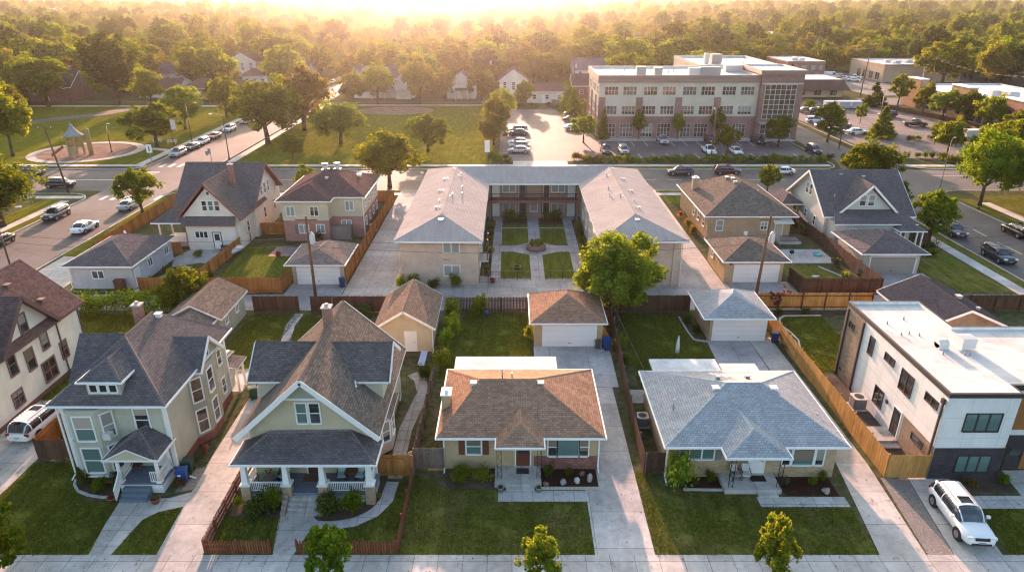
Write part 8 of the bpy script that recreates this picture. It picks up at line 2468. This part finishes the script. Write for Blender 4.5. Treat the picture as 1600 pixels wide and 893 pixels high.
bin_('teal bin in front of the taupe garage corner', 40.5, 73.4, (0.02, 0.13, 0.12), 0.2)
t = thing('garden_cabinet', 'brown timber cabinet against the pale grey garage alley wall', 'cabinet', (-43.2, 69.3, 0))
b = MB(); b.box(-43.7, -42.7, 68.95, 69.55, 0, 1.2); b.box(-43.75, -42.65, 68.9, 69.6, 1.2, 1.27); b.build('cabinet_body', wood((0.22, 0.10, 0.06)), t)
b = MB(); b.box(-43.65, -43.22, 68.92, 68.95, 0.1, 1.1); b.box(-43.18, -42.75, 68.92, 68.95, 0.1, 1.1); b.build('door', wood((0.18, 0.08, 0.05)), t)
def ac_unit(label, x, y, w=0.85, h=0.8):
    t = thing('air_conditioner', label, 'air conditioner', (x, y, 0))
    b = MB(); b.prism(rounded(x - w / 2, x + w / 2, y - w / 2, y + w / 2, 0.16, 4), 0.1, h, 0)
    for k in range(9): b.prism(rounded(x - w / 2 - 0.012, x + w / 2 + 0.012, y - w / 2 - 0.012, y + w / 2 + 0.012, 0.16, 4), 0.16 + k * 0.07, 0.18 + k * 0.07, 0)
    b.build('casing', plain((0.20, 0.19, 0.18)), t)
    b = MB(); b.prism(rounded(x - w / 2 - 0.03, x + w / 2 + 0.03, y - w / 2 - 0.03, y + w / 2 + 0.03, 0.17, 4), h, h + 0.07, 0); b.build('top_panel', plain((0.46, 0.44, 0.41)), t)
    b = MB(); b.cyl((x, y, h + 0.06), (x, y, h + 0.085), w * 0.36, n=20); b.cyl((x, y, h + 0.085), (x, y, h + 0.1), w * 0.12, n=12); b.build('fan_grille', DARK, t)
    b = MB(); b.box(x - w * 0.65, x + w * 0.65, y - w * 0.65, y + w * 0.65, 0, 0.1); b.build('pad', CONC_PLAIN, t)
ac_unit('dark air conditioner with a pale round top between the leaning fence and blue roofed ranch', 9.85, 43.6)
ac_unit('square beige air conditioner beside the modern house wall and honey fence', 27.3, 46.0, 1.0, 0.95)
ac_unit('grey air conditioner at the side of the brick two storey house', -19.2, 90.2)
t = thing('patio_umbrella', 'closed white patio umbrella on the lawn behind the blue roofed ranch', 'umbrella', (14.7, 53.6, 0))
b = MB(); b.cyl((14.7, 53.6, 0), (14.7, 53.6, 2.45), 0.025, n=8); b.build('pole', GALV, t)
b = MB(); b.lathe([(0.10, 0.75), (0.20, 0.8), (0.17, 1.4), (0.12, 1.9), (0.04, 2.4), (0.01, 2.5)], 14.7, 53.6, 8); b.build('canopy', paint((0.70, 0.69, 0.67)), t)
b = MB(); b.lathe([(0.25, 0), (0.25, 0.06), (0.06, 0.1)], 14.7, 53.6, 14); b.build('base', DARK, t)
for x, rz, lab in ((14.85, 0.2, 'dark metal porch chair next to the iron post of the blue roofed ranch'), (15.55, -0.1, 'dark porch chair with a pale seat beside the blue roofed ranch door')):
    garden_chair(x, 36.9, 0.35, rz, paint((0.5, 0.5, 0.48)) if x > 15 else GALV, BLACKMETAL, lab)
garden_chair(-25.0, 37.2, 0.8, 0.3, paint((0.10, 0.035, 0.03)), paint((0.10, 0.035, 0.03)), 'dark red porch chair between the porch rail and door of the sage house')
t = thing('garden_lounger', 'dark garden lounger on the patio edge behind the modern house', 'lounger', (28.6, 50.2, 0.01), 0.5)
b = MB(); b.box(-0.35, 0.35, -0.9, 0.4, 0.28, 0.38); b.build('seat', plain((0.45, 0.43, 0.42)), t, world=False)
b = MB(); b.bar((0, 0.4, 0.34), (0, 0.9, 0.85), 0.7, 0.07); b.build('backrest', DARK, t, world=False)
for sx in (-1, 1):
    for y in (-0.8, 0.3):
        b = MB(); b.box(sx * 0.3 - 0.03, sx * 0.3 + 0.03, y - 0.03, y + 0.03, 0, 0.28); b.build('leg', BLACKMETAL, t, world=False)
def pot(label, x, y, col, r=0.2, key='green', z=0.01, h=0.3, plant=True):
    t = thing('flower_pot', label, 'flower pot', (x, y, z))
    b = MB(); b.lathe([(r * 0.6, 0), (r * 0.95, h), (r * 1.05, h), (r * 1.05, h + 0.05), (r * 0.85, h + 0.05), (r * 0.8, h - 0.04), (0.01, h - 0.05)], 0, 0, 14); b.build('pot', plain(col, 0.7), t, world=False)
    if plant:
        o = link_mesh('plant', SHR[key], t, (0, 0, h - 0.12)); o.scale = (r * 1.1, r * 1.1, 0.4)
pot('terracotta pot at the foot of the sage porch stairs, plant spilling over', -22.9, 34.95, (0.26, 0.09, 0.05), 0.32, 'sage')
pot('terracotta pot with pink flowers beside the white stair rail of the sage house', -25.75, 35.05, (0.26, 0.09, 0.05), 0.28, 'red')
pot('grey pot beside the ranch steps under the iron post', -0.75, 36.0, (0.25, 0.27, 0.28), 0.2, 'sage')
pot('teal pot at the other side of the ranch steps', 1.75, 36.0, (0.22, 0.30, 0.30), 0.2, 'lite')
pot('dark pot at the courtyard entrance of the apartments', -2.2, 71.6, (0.10, 0.06, 0.05), 0.35, 'red')
pot('low pale tub on the apartment courtyard lawn', 0.6, 75.6, (0.30, 0.25, 0.2), 0.45, 'dark', 0.02, 0.35)
def rock(label, x, y, w, h, col, seed, d=None, name='garden_rock'):
    r = random.Random(seed); bm = bmesh.new(); bmesh.ops.create_icosphere(bm, subdivisions=3, radius=1)
    for v in bm.verts:
        k = 1 + 0.22 * math.sin(v.co.x * 3.1 + seed) * math.cos(v.co.y * 2.7 + seed) + 0.08 * math.sin(v.co.z * 7 + v.co.x * 5 + seed)
        v.co = Vector((v.co.x * k * w / 2, v.co.y * k * (d or w) / 2, max(-0.3, v.co.z) * k * h * 0.6 + h * 0.25))
    me = bpy.data.meshes.new(name); bm.to_mesh(me); bm.free(); me.polygons.foreach_set('use_smooth', [True] * len(me.polygons)); me.materials.append(stucco(col))
    o = bpy.data.objects.new(name, me); COL.objects.link(o); o.location = (x, y, 0.01); return tag(o, label, 'rock')
rock('white upright rock in the pebble bed beside the ranch picture window', 4.35, 36.9, 0.4, 0.5, (0.48, 0.48, 0.47), 1)
rock('tall pale pointed rock at the driveway end of the ranch pebble bed', 5.2, 37.0, 0.32, 0.85, (0.38, 0.35, 0.31), 2)
rock('grey round rock in front of the ranch pebble bed', 3.4, 36.75, 0.4, 0.5, (0.30, 0.30, 0.28), 3)
rock('small brown boulder by the ranch steps', 2.25, 36.6, 0.45, 0.35, (0.22, 0.14, 0.11), 4)
rock('small dark rock behind the white upright rock', 4.75, 37.7, 0.35, 0.35, (0.2, 0.13, 0.10), 6)
rock('pale rock on the red mulch bed of the blue roofed ranch', 20.6, 35.95, 0.5, 0.4, (0.36, 0.31, 0.25), 5)
rock('grey boulder pile beside the bungalow garden path', -19.8, 53.5, 1.6, 0.9, (0.40, 0.38, 0.35), 8)
rock('white boulder at the foot of the rail fence', -7.2, 39.8, 0.4, 0.45, (0.55, 0.5, 0.45), 9)
t = thing('raised_bed', 'orange timber raised bed with white stones behind the cream house', 'raised bed', (-36.4, 56.5, 0))
b = MB()
for a, c in (((-37.3, 55.2), (-35.2, 55.2)), ((-35.2, 55.2), (-35.2, 57.8)), ((-35.2, 57.8), (-37.3, 57.8)), ((-37.3, 57.8), (-37.3, 55.2))): b.bar((*a, 0.3), (*c, 0.3), 0.08, 0.6)
b.build('bed_frame', ORANGE, t)
b = MB(); b.box(-37.26, -35.24, 55.24, 57.76, 0.02, 0.5); b.build('earth', DIRT, t)
t = thing('bird_bath', 'white topped bird bath on the grass behind the cream house', 'bird bath', (-33.9, 58.0, 0))
b = MB(); b.lathe([(0.22, 0), (0.1, 0.12), (0.08, 0.7)], -33.9, 58.0, 12); b.build('pedestal', CONC_PLAIN, t)
b = MB(); b.lathe([(0.1, 0.7), (0.38, 0.82), (0.38, 0.86), (0.3, 0.84), (0.01, 0.8)], -33.9, 58.0, 16); b.build('basin', WHITE, t)
t = thing('covered_boat', 'long white covered shape beside the fence behind the white house', 'covered boat', (-35.4, 80.3, 0), R(-20))
b = hull([(-2.2, 0.05, 0.3, 0.5), (-1.6, 0.5, 0.15, 0.75), (0, 0.75, 0.1, 0.95), (1.6, 0.7, 0.1, 0.85), (2.0, 0.6, 0.2, 0.7)], 12, 2.4); b.build('cover', paint((0.6, 0.62, 0.66)), t, world=False)
b = MB(); b.box(-0.5, 0.5, -1.0, -0.9, 0, 0.2); b.box(-0.5, 0.5, 1.0, 1.1, 0, 0.2); b.build('trestle', DKWOOD, t, world=False)
t = thing('bench', 'dark timber bench beside the white house back door', 'bench', (-36.2, 81.3, 0))
b = MB()
for k in range(3): b.box(-36.9, -35.5, 81.0 + k * 0.15, 81.12 + k * 0.15, 0.42, 0.46)
b.build('seat', DKWOOD, t)
b = MB()
for k in range(3): b.box(-36.9, -35.5, 81.5, 81.54, 0.55 + k * 0.14, 0.65 + k * 0.14)
b.build('backrest', DKWOOD, t)
for x in (-36.8, -35.65):
    b = MB(); b.box(x, x + 0.07, 81.0, 81.07, 0, 0.42); b.box(x, x + 0.07, 81.46, 81.53, 0, 0.95); b.build('leg', DKWOOD, t)
t = thing('blue_tarpaulin', 'small turquoise paddling pool on the brick bungalow patio', 'paddling pool', (38.3, 80.4, 0.01))
b = MB(); b.lathe([(0.50, 0), (0.54, 0.2), (0.48, 0.2), (0.45, 0.12), (0.01, 0.12)], 38.3, 80.4, 20); b.build('pool_ring', plain((0.10, 0.38, 0.45)), t); t.name = 'paddling_pool'
t = thing('barbecue', 'dark kettle barbecue on the brick bungalow patio', 'barbecue', (34.6, 79.3, 0.01))
b = MB(); b.lathe([(0.05, 0.6), (0.25, 0.68), (0.3, 0.85), (0.25, 1.02), (0.05, 1.12)], 34.6, 79.3, 14); b.build('kettle', BLACKMETAL, t)
for k in range(3):
    b = MB(); a = k * 2.09; b.bar((34.6 + 0.3 * math.cos(a), 79.3 + 0.3 * math.sin(a), 0), (34.6 + 0.15 * math.cos(a), 79.3 + 0.15 * math.sin(a), 0.7), 0.03, 0.03); b.build('leg', BLACKMETAL, t)
t = thing('garden_cart', 'white folding chair leaning on the brick bungalow wall', 'chair', (31.0, 85.7, 0.01)); t.name = 'folding_chair'
b = MB(); b.bar((31.0, 85.5, 0.45), (31.0, 85.9, 0.5), 0.5, 0.05); b.build('seat', WHITE, t)
b = MB(); b.bar((31.0, 85.95, 0.45), (31.0, 86.2, 1.2), 0.5, 0.05); b.build('backrest', WHITE, t)
for x in (30.78, 31.22):
    b = MB(); b.bar((x, 85.45, 0), (x, 86.0, 0.9), 0.04, 0.04); b.build('leg', GALV, t)
t = thing('garden_board', 'pale blue board leaning in the bungalow garden by the beige garage', 'board', (-8.1, 53.2, 0)); b = MB(); b.bar((-8.0, 52.4, 0.15), (-7.8, 53.9, 0.75), 0.6, 0.05); b.build('board', paint((0.32, 0.42, 0.60)), t)
for x in (-8.15, -7.6):
    b = MB(); b.box(x, x + 0.06, 53.5, 53.56, 0, 0.62); b.build('leg', GALV, t)
rock('scrap of white sheet lying on the brick bungalow lawn', 35.2, 73.3, 0.9, 0.12, (0.6, 0.6, 0.58), 12, 0.5, 'cloth_scrap')
t = thing('garden_ball', 'blue ball by the alley fence behind the ranch garden', 'ball', (-2.6, 62.9, 0)); b = MB()
b.lathe([(0.02, 0.0), (0.2, 0.06), (0.28, 0.26), (0.2, 0.46), (0.02, 0.52)], -2.6, 62.9, 16); b.build('ball', plain((0.04, 0.09, 0.30)), t)
# containers at the car park end
for k, (x, w) in enumerate(((91.8, 3.4), (95.6, 3.2), (99.0, 3.0))):
    t = thing('rubbish_skip', ('pale grey skip at the hedge end of the container row', 'pale grey skip in the middle of the container row', 'pale grey skip at the shrub end of the container row')[k], 'skip', (x, 201.5, 0))
    b = MB(); b.box(x - w / 2, x + w / 2, 200.5, 202.5, 0.15, 1.9)
    for j in range(5): b.box(x - w / 2 + w * j / 5 + 0.1, x - w / 2 + w * j / 5 + 0.2, 200.42, 200.5, 0.2, 1.85)
    b.build('skip_body', paint((0.42, 0.44, 0.47)), t)
    b = MB(); b.box(x - w / 2 - 0.05, x + w / 2 + 0.05, 200.45, 202.55, 1.9, 2.0); b.build('lid', paint((0.5, 0.52, 0.55)), t)
for x, lab in ((67.2, 'white cone shaped cover at the lane entrance by the dark lane tree'), (69.9, 'larger white cone shaped cover by the pine tree')):
    b = MB(); b.lathe([(1.0, 0), (0.95, 0.3), (0.55, 1.3), (0.1, 1.9)], x, 131.0, 12); o = b.build('utility_cover', WHITE); tag(o, lab, 'utility cover')
# playground
PGW = wood((0.42, 0.33, 0.17), (0.36, 0.28, 0.14))
t = thing('playground_tower', 'timber climbing tower with a grey pointed roof and a red slide in the round playground', 'playground tower', (-88.6, 138.6, 0))
cx, cy = -88.6, 138.6
for k in range(6):
    a = k * PI / 3; x, y = cx + 1.5 * math.cos(a), cy + 1.5 * math.sin(a)
    b = MB(); b.box(x - 0.14, x + 0.14, y - 0.14, y + 0.14, 0, 4.2); b.build('post', PGW, t)
b = MB(); b.prism([(cx + 1.5 * math.cos(k * PI / 3), cy + 1.5 * math.sin(k * PI / 3)) for k in range(6)], 1.7, 1.9); b.build('platform', PGW, t)
b = MB(); P = [(cx + 1.5 * math.cos(k * PI / 3), cy + 1.5 * math.sin(k * PI / 3)) for k in range(6)]
for k in range(6):
    p, q = P[k], P[(k + 1) % 6]
    if k in (3,): continue
    for j in range(7):
        u = (j + 0.2) / 7; v = (j + 0.85) / 7
        b.bar((p[0] + (q[0] - p[0]) * (u + v) / 2, p[1] + (q[1] - p[1]) * (u + v) / 2, 1.8), (p[0] + (q[0] - p[0]) * (u + v) / 2, p[1] + (q[1] - p[1]) * (u + v) / 2, 2.8 if k != 4 else 0.2), 0.2, 0.06)
b.build('side_panel', PGW, t)
b = MB(); b.lathe([(2.05, 4.0), (1.2, 4.6), (0.6, 5.4), (0.08, 6.5)], cx, cy, 8, smooth=False); b.build('roof', shingle((0.30, 0.29, 0.30)), t)
b = MB(); b.lathe([(0.45, 0), (0.45, 5.0), (0.5, 5.1), (0.1, 5.4)], cx + 2.6, cy + 0.5, 10); b.build('climbing_post', PGW, t)
b = MB(); b.bar((cx - 1.7, cy - 1.2, 1.85), (cx - 3.6, cy - 2.6, 0.25), 0.7, 0.07); b.bar((cx - 1.95, cy - 0.9, 2.05), (cx - 3.85, cy - 2.3, 0.45), 0.06, 0.3); b.bar((cx - 1.45, cy - 1.5, 2.05), (cx - 3.35, cy - 2.9, 0.45), 0.06, 0.3); b.build('slide', plain((0.30, 0.06, 0.035)), t)
for x, y, lab in ((-78.5, 151.5, 'pale park bench by the far rim of the playground'), (-74.6, 150.0, 'pale park bench by the playground path junction')):
    t = thing('park_bench', lab, 'bench', (x, y, 0))
    b = MB(); b.box(x - 1.1, x + 1.1, y - 0.22, y + 0.22, 0.42, 0.48); b.build('seat', OFFWHITE, t)
    b = MB(); b.box(x - 1.1, x + 1.1, y + 0.2, y + 0.26, 0.55, 0.95); b.build('backrest', OFFWHITE, t)
    for xx in (x - 0.9, x + 0.8):
        b = MB(); b.box(xx, xx + 0.1, y - 0.2, y + 0.2, 0, 0.42); b.build('leg', GALV, t)

# ----------------------------------------------------------------------------- the hazy evening air
b = MB(); b.box(-5020, 5020, -80, 7020, -1.2, 36.0)
hz = b.build('haze', [])
hm = bpy.data.materials.new('haze'); hm.use_nodes = True
nt = hm.node_tree
for nd in list(nt.nodes):
    if nd.type != 'OUTPUT_MATERIAL': nt.nodes.remove(nd)
pv = nt.nodes.new('ShaderNodeVolumePrincipled')
HAZE_D, HAZE_G = 0.0001, 0.89
pv.inputs['Color'].default_value = (1.0, 0.91, 0.90, 1); pv.inputs['Density'].default_value = HAZE_D; pv.inputs['Anisotropy'].default_value = HAZE_G
nt.links.new(pv.outputs[0], nt.nodes['Material Output'].inputs['Volume'])
hz.data.materials.append(hm)

tag(hz, 'thin golden evening haze over the whole neighbourhood', 'haze', kind='stuff')
